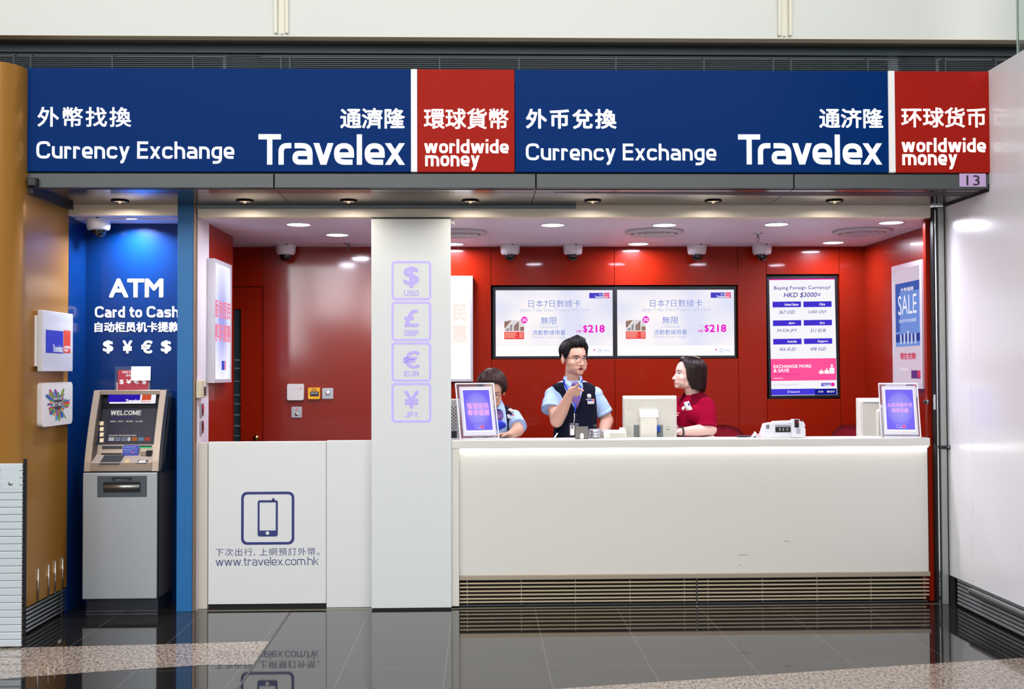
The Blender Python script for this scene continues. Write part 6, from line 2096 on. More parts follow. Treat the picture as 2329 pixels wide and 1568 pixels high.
M_eye = mat('eye_white', rgb(226, 220, 216), .2)
M_iris = mat('eye_iris', rgb(34, 22, 18), .1)
M_lash = mat('eye_lash', rgb(28, 20, 20), .5)
def eyes(bvh, M, parent, open_=1.0, brow=rgb(30, 24, 24), female=False):
    R = M.to_3x3()
    d = R @ Vector((0, 1, 0))
    mb_brow = mat('brow_dark_%d' % int(female), brow, .7)
    for s in (-1, 1):
        def P(x, z): return M @ Vector((s * .031 + x, -.09, z))
        W = .0150
        g = []
        for j in range(5):
            t = j / 4 * 2 - 1
            g.append([P(u * W, (.0056 if t > 0 else .0042) * open_ * t * (1 - u * u) ** .6 + .0012 * u * s) for u in [k / 8 * 2 - 1 for k in range(9)]])
        e = drape(bvh, g, d, .0010, M_eye, 'eye', parent)
        g = [[P(.0058 * math.cos(q) * r + .001, .0058 * min(1, open_ + .1) * math.sin(q) * r * .82 + .0006) for q in [2 * math.pi * k / 14 for k in range(15)]] for r in (.02, 1)]
        drape(bvh, g, d, .0016, M_iris, 'iris', e)
        g = [[P(u * W * 1.06, .0058 * open_ * (1 - u * u) ** .6 + .0012 * u * s + h) for u in [k / 8 * 2 - 1 for k in range(9)]] for h in (-.0004, .0018)]
        drape(bvh, g, d, .0020, M_lash, 'eyelid_line', e)
        hb = .0036 if not female else .0024
        g = [[P(u * .0195 + s * .002, .0235 - .004 * u * u - (.0012 * u * s) + h * (1 - .5 * abs(u) ** 2)) for u in [k / 8 * 2 - 1 for k in range(9)]] for h in (-hb, hb)]
        drape(bvh, g, d, .0014, mb_brow, 'eyebrow', parent, thick=.001)

def hair_shell(M, elmin, thick, m, parent, name='hair', drop=None, nA=72, nE=26, wav=.0025, part=None, c=(0, .012, .035), r=(.075, .095, .083)):
    """a full head of hair as one shell; elmin(a): where it ends (degrees of height), drop(a): how far it hangs below the ears (m)"""
    mb = MB()
    O, I = [], []
    rr = random.Random(4)
    ph = [rr.uniform(0, 6.28) for _ in range(6)]
    for k in range(nA):
        a = 2 * math.pi * k / nA
        aa = math.degrees(a if a <= math.pi else a - 2 * math.pi)
        e0 = math.radians(elmin(aa))
        dl = drop(aa) if drop else 0.0
        ro, ri = [], []
        for j in range(nE + 1):
            s = j / nE
            if dl > 0:
                L1 = math.pi / 2 * .09
                tot = L1 + dl
                q = s * tot
                if q < L1:
                    e = math.pi / 2 * (1 - q / L1); z_ex = 0
                else:
                    e = 0.0; z_ex = q - L1
            else:
                e = math.pi / 2 + (e0 - math.pi / 2) * s; z_ex = 0
            ce, se = math.cos(e), math.sin(e)
            base = Vector((r[0] * math.sin(a) * ce, -r[1] * math.cos(a) * ce, r[2] * se))
            nn = Vector((base.x / r[0] ** 2, base.y / r[1] ** 2, base.z / r[2] ** 2)).normalized()
            wv = wav * (math.sin(a * 23 + ph[0] + s * 3) + .6 * math.sin(a * 41 + ph[1] - s * 5) + .5 * math.sin(a * 9 + ph[2] + s * 8))
            t = thick(aa, math.degrees(e), s) + wv * min(1, s * 2 + .15)
            P = Vector(c) + base + Vector((0, 0, -z_ex))
            ro.append(mb.bm.verts.new(M @ (P + nn * t))); ri.append(mb.bm.verts.new(M @ (P - nn * .004)))
        O.append(ro); I.append(ri)
    for k in range(nA):
        k2 = (k + 1) % nA
        for j in range(nE):
            for G, fl in ((O, False), (I, True)):
                q = (G[k][j], G[k2][j], G[k2][j + 1], G[k][j + 1])
                f = mb.bm.faces.new(q[::-1] if fl else q); f.smooth = True
        f = mb.bm.faces.new((O[k][nE], O[k2][nE], I[k2][nE], I[k][nE])); f.smooth = True
    bmesh.ops.remove_doubles(mb.bm, verts=[x[0] for x in O] , dist=.02)
    bmesh.ops.remove_doubles(mb.bm, verts=[v for v in mb.bm.verts], dist=.00005)
    return mb.build(name, m, parent)

def hair_mat(name, c1, c2, rough=.38):
    m = mat(name, c1, rough, var=0.0, spec=.22)
    nt = m.node_tree; p = nt.nodes['Principled BSDF']
    tc = nt.nodes.new('ShaderNodeTexCoord'); mp = nt.nodes.new('ShaderNodeMapping'); mp.inputs['Scale'].default_value = (160, 160, 9)
    n = nt.nodes.new('ShaderNodeTexNoise'); n.inputs['Scale'].default_value = 1.0; n.inputs['Detail'].default_value = 3
    mx = nt.nodes.new('ShaderNodeMix'); mx.data_type = 'RGBA'; mx.inputs[6].default_value = c1; mx.inputs[7].default_value = c2
    nt.links.new(tc.outputs['Object'], mp.inputs[0]); nt.links.new(mp.outputs[0], n.inputs['Vector']); nt.links.new(n.outputs[0], mx.inputs[0]); nt.links.new(mx.outputs[2], p.inputs['Base Color'])
    b = nt.nodes.new('ShaderNodeBump'); b.inputs['Strength'].default_value = .35; b.inputs['Distance'].default_value = .002
    nt.links.new(n.outputs[0], b.inputs['Height']); nt.links.new(b.outputs[0], p.inputs['Normal'])
    return m

def finger(mb, pts, r0, r1):
    n = len(pts)
    capsule(mb, pts, [r0 + (r1 - r0) * i / (n - 1) for i in range(n)], 10)

def hand(mb, Wp, d, up, side, curl=.6, s=1.0):
    """wrist, finger direction, back-of-hand direction, thumb side vector"""
    d = Vector(d).normalized(); up = (Vector(up) - d * Vector(up).dot(d)).normalized(); sd = Vector(side); sd = (sd - d * sd.dot(d) - up * sd.dot(up)).normalized()
    Wp = Vector(Wp)
    loft(mb, [(Wp - d * .01 * s, sd * .026 * s, up * .019 * s), (Wp + d * .03 * s, sd * .035 * s, up * .016 * s), (Wp + d * .065 * s, sd * .040 * s, up * .014 * s), (Wp + d * .088 * s, sd * .038 * s, up * .011 * s)], 20)
    for off, L, r in ((.028, .072, .0088), (.010, .082, .0090), (-.009, .076, .0086), (-.027, .060, .0076)):
        base = Wp + d * .082 * s + sd * off * s
        pts = [base]
        dirv = d.copy()
        for k, f in enumerate((.45, .32, .23)):
            dirv = (dirv * math.cos(curl * .55) - up * math.sin(curl * .55)).normalized()
            pts.append(pts[-1] + dirv * L * f * s)
            d2 = dirv
        finger(mb, pts, r * s, r * .78 * s)
    b = Wp + d * .022 * s + sd * .030 * s
    finger(mb, [b, b + (d * .6 + sd * .75 - up * .15) * .036 * s, b + (d * .95 + sd * .75 - up * .35) * .060 * s], .0105 * s, .0082 * s)

def glasses(M, parent, m, r=.0205, sq=1.0, w=.0013):
    for s in (-1, 1):
        mb = MB()
        pts = [M @ Vector((s * .032 + r * 1.04 * math.cos(q), -.1025 + .010 * (abs(s * .032 + r * math.cos(q)) / .05) ** 2, -.002 + r * sq * math.sin(q))) for q in [2 * math.pi * k / 26 for k in range(27)]]
        mb.tube(pts, w, 6, cap=False)
        fr = mb.build('glasses_rim', m, parent)
        mb = MB(); mb.tube([M @ Vector(p) for p in ((s * .0535, -.092, .004), (s * .070, -.078, .006), (s * .079, -.02, .006), (s * .080, .012, .003))], w, 6); mb.build('glasses_temple', m, parent)
    mb = MB(); mb.tube([M @ Vector(p) for p in ((-.0115, -.1015, .004), (0, -.1045, .007), (.0115, -.1015, .004))], w, 6); mb.build('glasses_bridge', m, parent)

def legs(mb, hipL, hipR):
    for h in (hipL, hipR):
        h = Vector(h)
        capsule(mb, [h, Vector((h.x, h.y + .005, .46)), Vector((h.x, h.y + .02, .09))], [.082, .055, .038], 16)
        mb.ball((h.x, h.y - .06, .045), 1, 10, (.042, .115, .042))
def trousers(hipL, hipR, m, parent, name='trousers', skirt=False):
    mb = MB()
    c = (Vector(hipL) + Vector(hipR)) / 2
    loft(mb, [(Vector((c.x, c.y, hipL[2] + .10)), Vector((.155, 0, 0)), Vector((0, .11, 0))), (Vector((c.x, c.y, hipL[2] - .02)), Vector((.18, 0, 0)), Vector((0, .125, 0))), (Vector((c.x, c.y, hipL[2] - .10)), Vector((.175, 0, 0)), Vector((0, .115, 0)))], 24)
    for h in (hipL, hipR):
        h = Vector(h)
        mb.tube([h, Vector((h.x, h.y + .005, .46)), Vector((h.x, h.y + .015, .07))], [.095, .072, .058], 16)
    return fuse(mb, .01, 3).build(name, m, parent)
def shoes(hips, m, parent):
    for h in hips:
        mb = MB(); mb.ball((h[0], h[1] - .06, .045), 1, 12, (.05, .135, .05))
        for v in mb.bm.verts: v.co.z = max(.001, v.co.z)
        mb.build('shoe', m, parent)

def skin(name, c, lips, mouthc=rgb(60, 20, 22)):
    a = mat('skin_' + name, c, .45, var=.04, vscale=30)
    a.node_tree.nodes['Principled BSDF'].inputs['Subsurface Weight'].default_value = .12
    a.node_tree.nodes['Principled BSDF'].inputs['Subsurface Radius'].default_value = (.01, .004, .003)
    return [a, mat('lips_' + name, lips, .4), mat('mouth_' + name, mouthc, .5)]

M_shirt = mat('shirt_light_blue', rgb(160, 186, 226), .75, var=.03, vscale=18)
M_vest = mat('waistcoat_navy', rgb(11, 14, 32), .9, spec=.2, var=.08, vscale=30)
M_trs = mat('trousers_navy', rgb(22, 24, 36), .8)
M_shoe = mat('shoe_black', rgb(14, 13, 13), .35)
M_tag = mat('badge_white', rgb(228, 226, 224), .35)
M_bblue, M_bred = mat('badge_blue', rgb(26, 40, 130), .4), mat('badge_red', rgb(196, 44, 40), .4)
def print_mat(name, base, c1, c2, sc=120):
    """printed cloth with a small two-colour pattern"""
    m = mat(name, base, .6)
    nt = m.node_tree; p = nt.nodes['Principled BSDF']
    tc = nt.nodes.new('ShaderNodeTexCoord'); mp = nt.nodes.new('ShaderNodeMapping'); mp.inputs['Rotation'].default_value = (0, math.radians(40), 0)
    ck = nt.nodes.new('ShaderNodeTexBrick'); ck.inputs['Scale'].default_value = sc; ck.inputs['Color1'].default_value = base; ck.inputs['Color2'].default_value = c1; ck.inputs['Mortar'].default_value = c2
    ck.inputs['Mortar Size'].default_value = .05; ck.inputs['Brick Width'].default_value = .9; ck.inputs['Row Height'].default_value = .8
    sp_ = nt.nodes.new('ShaderNodeSeparateXYZ'); cb = nt.nodes.new('ShaderNodeCombineXYZ')
    nt.links.new(tc.outputs['Object'], mp.inputs[0]); nt.links.new(mp.outputs[0], sp_.inputs[0]); nt.links.new(sp_.outputs[0], cb.inputs[0]); nt.links.new(sp_.outputs[2], cb.inputs[1]); nt.links.new(cb.outputs[0], ck.inputs['Vector']); nt.links.new(ck.outputs['Color'], p.inputs['Base Color'])
    return m
def cuff(p0, p1, r, m, parent, L=.022):
    d = (Vector(p1) - Vector(p0)).normalized()
    mb = MB()
    mb.tube([Vector(p1) - d * L, Vector(p1) + d * .004], [r, r * 1.015], 28, cap=False)
    bmesh.ops.recalc_face_normals(mb.bm, faces=mb.bm.faces)
    bmesh.ops.solidify(mb.bm, geom=mb.bm.faces[:], thickness=.003)
    return mb.build('sleeve_cuff', m, parent)

def flat_badge(parent, bvh, P, pts, dy, lift=.006, m=None, name='name_badge', th=.002, hit=None):
    """a stiff flat badge resting on the cloth"""
    cx = sum(p[0] for p in pts) / len(pts); cy = sum(p[1] for p in pts) / len(pts)
    q = P(*(hit or (cx, cy)), dy)
    h = bvh.ray_cast(q - Vector((0, .4, 0)), Vector((0, 1, 0)))[0]
    y = (h.y if h is not None else q.y) - lift
    A = []
    for x, yy in pts:
        v = P(x, yy, dy); A.append(Vector((v.x, y, v.z)))
    B = [v + Vector((0, th, 0)) for v in A]
    mb = MB(); mb.face(A); mb.face(B[::-1])
    for i in range(len(A)): mb.face([A[i], B[i], B[(i + 1) % len(A)], A[(i + 1) % len(A)]])
    return mb.build(name, m or M_tag, parent)
M_tie = print_mat('printed_silk', rgb(24, 26, 80), rgb(30, 60, 190), rgb(226, 150, 150), 170)

def sub(o, lab):
    o['label'] = lab
    return o

# ---------------------------------------------------------------- the man in the waistcoat
def build_man():
    Y = .70
    def P(px, py, dy=0.0): return at(px, py, Y + dy)
    k = mpp(Y)
    cx = P(1306, 900).x
    t = thing('person', 'person with short black hair and round glasses in a navy waistcoat, pointing with one hand', 'person', (cx, Y, 0))
    hz = P(1306, 816.5).z
    C = Vector((P(1305.5, 817).x, Y - .02, hz))
    M = Matrix.Translation(C) @ Matrix.Rotation(math.radians(27), 4, 'Z') @ Matrix.Rotation(math.radians(2), 4, 'X') @ Matrix.Diagonal((1.05, 1.04, .93, 1))
    mb = MB()
    head_parts(mb, M, mouth=1.0)
    mb.tube([M @ Vector((0, .016, .0)), M @ Vector((0, .018, -.06)), Vector((P(1302, 853).x, Y, P(1302, 853).z)), Vector((P(1303, 868).x, Y + .015, P(1303, 872).z))], [.044, .048, .050, .060], 20)
    ux, uy = Vector((1, 0, 0)), Vector((0, 1, 0))
    def torso(m_, add, rows, nn=2.5):
        loft(m_, [(Vector((P((a + b) / 2, y).x, Y + .01, P(1306, y).z)), ux * ((b - a) / 2 * k + add), uy * (dp + add)) for y, a, b, dp in rows], 40, nn)
    body_rows = [(1090, 1256, 1358, .115), (1040, 1258, 1356, .105), (985, 1263, 1353, .098), (945, 1264, 1354, .108), (915, 1262, 1356, .112), (893, 1254, 1357, .100), (881, 1254, 1353, .080), (873, 1265, 1342, .062), (866, 1281, 1327, .05)]
    torso(mb, 0, body_rows)
    # arm that points
    S0, E0, W0 = P(1257, 899, .01), P(1266, 958, -.13), P(1297, 896, -.27)
    capsule(mb, [S0, S0.lerp(E0, .5), E0], [.046, .047, .044], 18)
    mid = E0.lerp(W0, .35)
    capsule(mb, [E0, mid, E0.lerp(W0, .75), W0], [.045, .044, .033, .028], 18)
    # hand: palm, index pointing, middle half out, ring and little curled, thumb
    capsule(mb, [W0, P(1302.5, 889.5, -.285), P(1307, 887.5, -.298)], [.028, .031, .027], 16)
    capsule(mb, [P(1300, 893, -.28), P(1306.5, 893.5, -.292)], [.026, .024], 14)
    finger(mb, [P(1307, 884, -.30), P(1311, 879, -.325), P(1314.5, 876, -.345), P(1317, 873, -.36)], .0112, .0088)
    finger(mb, [P(1309, 886.5, -.30), P(1315, 885, -.325), P(1320.5, 886.5, -.335), P(1326, 889, -.335)], .0110, .0086)
    finger(mb, [P(1309, 890, -.298), P(1314.5, 890.5, -.318), P(1318, 894, -.318), P(1317, 897.5, -.305)], .0106, .0088)
    finger(mb, [P(1307, 893, -.294), P(1311.5, 895.5, -.308), P(1314.5, 898.5, -.306), P(1313.5, 901.5, -.294)], .0096, .0082)
    finger(mb, [P(1301, 887.5, -.30), P(1304.5, 883.5, -.322), P(1309.5, 881.5, -.336)], .0108, .0088)
    # other arm, resting on the desk
    S1, E1, W1 = P(1353, 898, .01), P(1380, 957, .03), P(1370, 992, -.13)
    capsule(mb, [S1, S1.lerp(E1, .5), E1], [.046, .047, .045], 18)
    capsule(mb, [E1, E1.lerp(W1, .4), W1], [.046, .043, .029], 18)
    hand(mb, W1, (-.25, -.9, -.2), (0, -.2, 1), (-1, -.2, 0), .35, .95)
    hl, hr_ = (P(1282, 1000).x, Y + .01, .80), (P(1334, 1000).x, Y + .01, .80)
    legs(mb, hl, hr_)
    out = fuse(mb, .0042, 4)
    face_shape(out, M, 1.0)
    sk = skin('man', rgb(198, 152, 132), rgb(176, 106, 96))
    body = out.build('body', sk, t, recalc=False)
    bv = bvh_of(body)
    eyes(bv, M, t, .95)
    glasses(M, t, mat('glasses_dark', rgb(28, 26, 34), .25, metal=.3), .0225, .96, .0015)
    HM = hair_mat('hair_black', rgb(8, 7, 9), rgb(22, 18, 20), .5)
    def elm(a):
        up_ = 5 * gauss(a - 22, 20)
        a = abs(a)
        pts = [(0, 35), (38, 35), (49, 29), (56, 10), (62, -10), (74, -24), (82, -26), (88, 2), (112, -2), (122, -30), (140, -44), (180, -48)]
        for (x0, y0), (x1, y1) in zip(pts[:-1], pts[1:]):
            if x0 <= a <= x1: return y0 + (y1 - y0) * (a - x0) / (x1 - x0) + up_
        return -48
    def th(a, e, s):
        b = .008 + .006 * gauss(abs(a), 55) + .026 * max(0, math.sin(math.radians(max(e, 0)))) ** 1.2
        b += .012 * gauss(a - 15, 45) * gauss(e - 55, 22)          # quiff
        b += .005 * gauss(abs(a) - 95, 30) * gauss(e - 20, 25)
        w = .30 if abs(a) < 60 else .14
        b = .0025 + (b - .0025) * min(1, (1 - s) / w) ** .7
        return b
    hair_shell(M, elm, th, HM, t, wav=.0022)
    # swept tufts of the fringe
    rr = random.Random(9)
    mb = MB()
    for i in range(22):
        a = math.radians(-56 + i * 4.9 + rr.uniform(-2, 2)); e = math.radians(40 + rr.uniform(-2, 6))
        def hp(a, e, t_): 
            ce, se = math.cos(e), math.sin(e)
            t_ = t_ * (1.0 + .35 * gauss(math.degrees(a) - 28, 18))
            return M @ (Vector((0, .012, .035)) + Vector(((.075 + t_) * math.sin(a) * ce, -(.095 + t_) * math.cos(a) * ce, (.083 + t_) * se)))
        mb.tube([hp(a, e - .10, .002), hp(a + .06, e + .06, .020), hp(a + .16, e + .30, .036), hp(a + .34, e + .62, .038), hp(a + .5, e + .95, .028)], [.003, .008, .010, .009, .003], 8)
    mb.build('hair_fringe', HM, t)
    # shirt
    mb = MB()
    torso(mb, .006, [r for r in body_rows[1:]])
    H0 = P(1253.5, 932, -.06); H1 = P(1374, 940.5, .022)
    mb.tube([S0 + Vector((.008, 0, .0)), S0.lerp(H0, .5) + Vector((-.002, 0, 0)), H0], [.054, .062, .066], 22)
    mb.ball(S0, .0555, 12)
    mb.tube([S1 + Vector((-.008, 0, .0)), S1.lerp(H1, .5), H1], [.054, .058, .060], 22)
    mb.ball(S1, .0555, 12)
    shirt = fuse(mb, .0055, 3).build('shirt', M_shirt, t, recalc=False)
    cuff(S0.lerp(H0, .5), H0, .0668, M_shirt, t); cuff(S1.lerp(H1, .5), H1, .0608, M_shirt, t)
    # waistcoat
    mb = MB()
    vest_rows = [(1022, 1257, 1357, .115), (985, 1261, 1356, .110), (945, 1265, 1356, .118), (920, 1268, 1356, .122), (902, 1265, 1355, .118), (888, 1258, 1354, .110), (879, 1256, 1352, .094), (873, 1264, 1343, .078), (869.5, 1274, 1334, .070)]
    torso(mb, .006, vest_rows)
    vest = fuse(mb, .0055, 3).build('waistcoat', M_vest, t, recalc=False)
    bvv = bvh_of(vest)
    D = (0, 1, 0)
    Pf = lambda px, py: P(px, py, -.14)
    v = drape(bvv, rowgrid([(871, 1284, 1326), (875, 1284, 1327), (880, 1284.5, 1327.5), (892, 1289, 1325), (905, 1295, 1321.5), (918, 1301, 1317), (931, 1308.2, 1310.5)], 10, Pf), D, .0015, M_shirt, 'shirt_front', t, thick=.0015)
    tie = drape(bvv, rowgrid([(871, 1296, 1319), (875, 1299.5, 1318.5), (880, 1303, 1316), (886, 1302, 1317.5), (898, 1300, 1321), (910, 1302.5, 1320.5), (920, 1306, 1317), (929, 1309, 1313)], 8, Pf), D, .006, M_tie, 'tie', t, thick=.003)
    knot = MB(); knot.ball(P(1308.5, 874.5, -.115), 1, 10, (.026, .016, .014)); knot.build('tie_knot', M_tie, t)
    # collar flaps
    for pts in ([(1283, 857), (1285, 868), (1296, 881), (1304, 872.5), (1291, 866)], [(1323, 859), (1326, 868), (1321, 879), (1313.5, 872), (1319, 867)]):
        mb = MB()
        A = [P(x, y, -.085 - .02 * (abs(y - 856) / 24)) for x, y in pts]
        Bq = [q + Vector((0, .006, 0)) for q in A]
        mb.face(A); mb.face(Bq[::-1])
        for i in range(len(A)): mb.face([A[i], Bq[i], Bq[(i + 1) % len(A)], A[(i + 1) % len(A)]])
        mb.build('shirt_collar', M_shirt, t)
    mb = MB()
    nk = Vector((P(1303, 862).x, Y + .008, P(1302, 863).z))
    ring = []
    for j, (rad, dz) in enumerate(((.068, -.016), (.064, .010), (.058, .026))):
        ring.append([mb.bm.verts.new(nk + Vector((rad * math.cos(q), rad * .95 * math.sin(q), dz - .012 * max(0, -math.sin(q))))) for q in [2 * math.pi * i / 30 for i in range(30)]])
    for a, b in zip(ring[:-1], ring[1:]):
        for i in range(30):
            if 19 <= i <= 25: continue
            f = mb.bm.faces.new((a[i], a[(i + 1) % 30], b[(i + 1) % 30], b[i])); f.smooth = True
    mb.build('collar_band', M_shirt, t)
    # lanyard and pass
    M_lan = mat('lanyard_blue', rgb(24, 64, 200), .6)
    def strip(pts, w, m, nm, lift):
        g = [[Pf(x - w, y), Pf(x + w, y)] for x, y in pts]
        return drape(bvv, g, D, lift, m, nm, t, thick=.0015)
    strip([(1282.5, 864), (1285, 874), (1290, 884), (1297, 897), (1303, 908), (1308, 919)], 2.2, M_lan, 'lanyard', .009)
    strip([(1324, 864), (1323.5, 874), (1321, 886), (1317, 900), (1313, 911), (1309, 919)], 1.6, M_lan, 'lanyard', .009)
    strip([(1308.3, 918), (1308.5, 928), (1307.8, 938)], 1.8, M_lan, 'lanyard', .010)
    mb = MB(); q0, q1 = Pf(1307, 940), Pf(1305.5, 967)
    ds = [bvv.ray_cast(q - Vector((0, .4, 0)), Vector(D))[0] for q in (q0, q1)]
    mb.tube([ds[0] + Vector((0, -.008, 0)), ds[0].lerp(ds[1], .5) + Vector((.002, -.012, 0)), ds[1] + Vector((0, -.010, 0))], [.003, .0045, .003], 8); mb.build('badge_clip', M_chrome, t)
    drape(bvv, rowgrid([(963.5, 1295, 1317), (980, 1295, 1317), (994.5, 1295, 1317)], 4, Pf), D, .004, mat('pass_holder', rgb(60, 66, 76), .4), 'pass_holder', t, thick=.003)
    pc = drape(bvv, rowgrid([(968.5, 1297.5, 1307), (980, 1297.5, 1307), (991, 1297.5, 1307)], 4, Pf), D, .0086, M_tag, 'pass_card', t)
    drape(bvv, rowgrid([(969.5, 1299.5, 1305), (976, 1299.5, 1305)], 3, Pf), D, .0095, mat('portrait_grey', rgb(126, 116, 118), .5), 'pass_photo', pc)
    # name badge and round pin
    nb = drape(bvv, rowgrid([(908.5, 1337, 1353), (914, 1337, 1353), (920, 1337, 1353)], 4, Pf), D, .006, M_tag, 'name_badge', t, thick=.002)
    drape(bvv, rowgrid([(909, 1338, 1347.5), (913, 1338, 1347.5)], 3, Pf), D, .0098, M_bblue, 'badge_blue_block', nb)
    drape(bvv, rowgrid([(909, 1348, 1352.3), (913, 1348, 1352.3)], 3, Pf), D, .0098, M_bred, 'badge_red_block', nb)
    for nm, x, y, r, m in (('round_pin', 1341, 902, .0165, mat('pin_silver', rgb(226, 224, 226), .2, metal=.7)), ('small_pin', 1334.5, 909, .006, M_chrome)):
        h = bvv.ray_cast(Pf(x, y) - Vector((0, .4, 0)), Vector(D))[0]
        mb = MB(); mb.lathe([(0, .006), (r * .6, .005), (r, .001), (r, 0), (0, 0)], Matrix.Translation(h + Vector((0, -.002, 0))) @ Matrix.Rotation(math.radians(90), 4, 'X'), 18); mb.build(nm, m, t)
    for y in (945, 958, 972):
        h = bvv.ray_cast(Pf(1312, y) - Vector((0, .4, 0)), Vector(D))[0]
        mb = MB(); mb.lathe([(0, .003), (.006, .002), (.006, 0), (0, 0)], Matrix.Translation(h) @ Matrix.Rotation(math.radians(90), 4, 'X'), 12); mb.build('waistcoat_button', M_bezel, t)
    trousers(hl, hr_, M_trs, t); shoes((hl, hr_), M_shoe, t)
build_man()

# ---------------------------------------------------------------- the woman in the crimson polo shirt
def build_polo():
    Y = .74
    def P(px, py, dy=0.0): return at(px, py, Y + dy)
    k = mpp(Y)
    t = thing('person', 'person with a dark brown bob in a crimson polo shirt, seen in profile', 'person', (P(1585, 900).x, Y, 0))
    C = Vector((P(1565.5, 851).x, Y, P(1565, 851.5).z))
    M = Matrix.Translation(C) @ Matrix.Rotation(math.radians(-83), 4, 'Z') @ Matrix.Rotation(math.radians(-3), 4, 'X') @ Matrix.Diagonal((1.0, 1.03, .91, 1))
    th_ = math.radians(-50)
    U, V = Vector((math.cos(th_), math.sin(th_), 0)), Vector((-math.sin(th_), math.cos(th_), 0))
    mb = MB()
    head_parts(mb, M, True, mouth=0, jaw=.96)
    nb_ = P(1581, 905, .02)
    mb.tube([M @ Vector((0, .022, -.045)), M @ Vector((0, .026, -.11)), nb_ + Vector((0, 0, -.02))], [.047, .048, .056], 20)
    rows = [(1095, 1583, .165, .12), (1040, 1583, .16, .115), (985, 1583, .142, .108), (958, 1581, .148, .115), (935, 1580, .152, .112), (919, 1579, .150, .096), (909, 1579, .128, .076), (902, 1580, .085, .060), (898, 1579, .06, .052)]
    def torso(m_, add, rws):
        loft(m_, [(Vector((P(c, y).x, Y + .02, P(1590, y).z)), U * (w + add), V * (d + add)) for y, c, w, d in rws], 40, 2.05)
    torso(mb, 0, rows)
    # bust
    def bust(m_, add):
        for s in (-1, 1):
            c = Vector((P(1584, 943).x, Y + .02, P(1590, 943).z)) + U * (s * .075) - V * .085
            m_.ball(c, .062 + add, 12)
    bust(mb, 0)
    S0 = Vector((P(1601, 923).x, Y - .08, P(1601, 923).z)); E0 = P(1616, 977, -.16); W0 = P(1547, 983, -.21)
    capsule(mb, [S0, S0.lerp(E0, .5), E0], [.050, .050, .044], 18)
    capsule(mb, [E0, E0.lerp(W0, .4), W0], [.041, .039, .026], 18)
    hand(mb, W0, (-1, -.12, .02), (0, .1, 1), (0, -1, 0), .5, .92)
    S1 = Vector((P(1562, 921).x, Y + .14, P(1562, 921).z)); E1 = P(1545, 975, .06); W1 = P(1500, 984, -.17)
    capsule(mb, [S1, S1.lerp(E1, .5), E1], [.054, .050, .042], 16)
    capsule(mb, [E1, E1.lerp(W1, .4), W1], [.040, .036, .026], 16)
    hand(mb, W1, (-1, -.4, 0), (0, .1, 1), (0, 1, 0), .5, .92)
    hl, hr_ = (P(1572, 1000).x, Y + .02, .76), (P(1606, 1000).x, Y + .02, .76)
    legs(mb, hl, hr_)
    out = fuse(mb, .0042, 6)
    face_shape(out, M, 0)
    body = out.build('body', skin('polo', rgb(218, 180, 166), rgb(198, 124, 116)), t, recalc=False)
    bv = bvh_of(body)
    eyes(bv, M, t, 1.05, rgb(60, 44, 44), True)
    HM = hair_mat('hair_brown_bob', rgb(14, 8, 8), rgb(40, 22, 19), .36)
    def elm(a):
        a = abs(a)
        pts = [(0, 47), (24, 45), (38, 38), (48, 24), (56, 8), (61, -2), (180, -2)]
        for (x0, y0), (x1, y1) in zip(pts[:-1], pts[1:]):
            if x0 <= a <= x1: return y0 + (y1 - y0) * (a - x0) / (x1 - x0)
        return -2
    def dr(a):
        a = abs(a)
        if a < 60: return 0
        if a < 84: return .045 + (a - 60) / 24 * .10
        return .145 + .016 * (a - 84) / 96
    def th(a, e, s):
        b = .011 + .006 * max(0, math.sin(math.radians(e)))
        b += .006 * gauss(abs(a) - 150, 45) * (1 - s * .3)
        b += .008 * gauss(a, 40) * gauss(e - 62, 14)
        if abs(a) > 88: b += .004 * math.sin(math.pi * min(1, s * 1.1))
        if s > .93: b *= .75
        return b
    hair_shell(M, elm, th, HM, t, drop=dr, nA=96, nE=34, wav=.0012)
    # hair clip
    cp = M @ Vector((.030, .03, .128))
    for dz in (-.006, .006):
        mb = MB(); mb.tube([M @ Vector((.036, -.012, .136 + dz * .3)), M @ Vector((.045 + dz, .03, .134)), M @ Vector((.050 + dz, .062, .118))], .0022, 6); mb.build('hair_clip', M_chrome, t)
    mb = MB(); mb.ball(M @ Vector((.052, .050, .126)), .006, 8); mb.build('clip_ornament', mat('gold', rgb(220, 170, 60), .25, metal=1), t)
    # polo shirt
    M_polo = mat('polo_crimson', rgb(138, 1, 40), .9, spec=.1, var=.06, vscale=14, bump=.3, bscale=24)
    mb = MB()
    torso(mb, .009, rows[1:])
    bust(mb, .009)
    H0 = P(1607, 975, -.145); H1 = S1.lerp(E1, .85)
    mb.tube([S0, S0.lerp(H0, .45), H0], [.060, .069, .069], 24); mb.ball(S0, .0605, 12)
    mb.tube([S1, S1.lerp(H1, .5), H1], [.062, .068, .068], 20); mb.ball(S1, .063, 12)
    cuff(S0.lerp(H0, .5), H0, .0698, M_polo, t)
    polo = fuse(mb, .0055, 3).build('polo_shirt', M_polo, t, recalc=False)
    bp = bvh_of(polo)
    # collar
    M_col = mat('polo_collar', rgb(118, 2, 34), .9, spec=.12)
    mb = MB()
    ctr = P(1577, 900, .0); 
    rings = []
    for j, (rad, dz, fl) in enumerate(((.064, .020, 0), (.068, .026, 0), (.084, .008, .35), (.104, -.020, 1.0))):
        rg = []
        for i in range(25):
            q = math.radians(-62 + i * 304 / 24)        # gap towards the face
            dirv = (V * math.cos(q - math.radians(90)) + U * math.sin(q - math.radians(90)))
            front_ = max(0, -(dirv.dot(V)))
            rg.append(mb.bm.verts.new(ctr + dirv * rad + Vector((0, 0, dz - .030 * front_ * (.6 + fl)))))
        rings.append(rg)
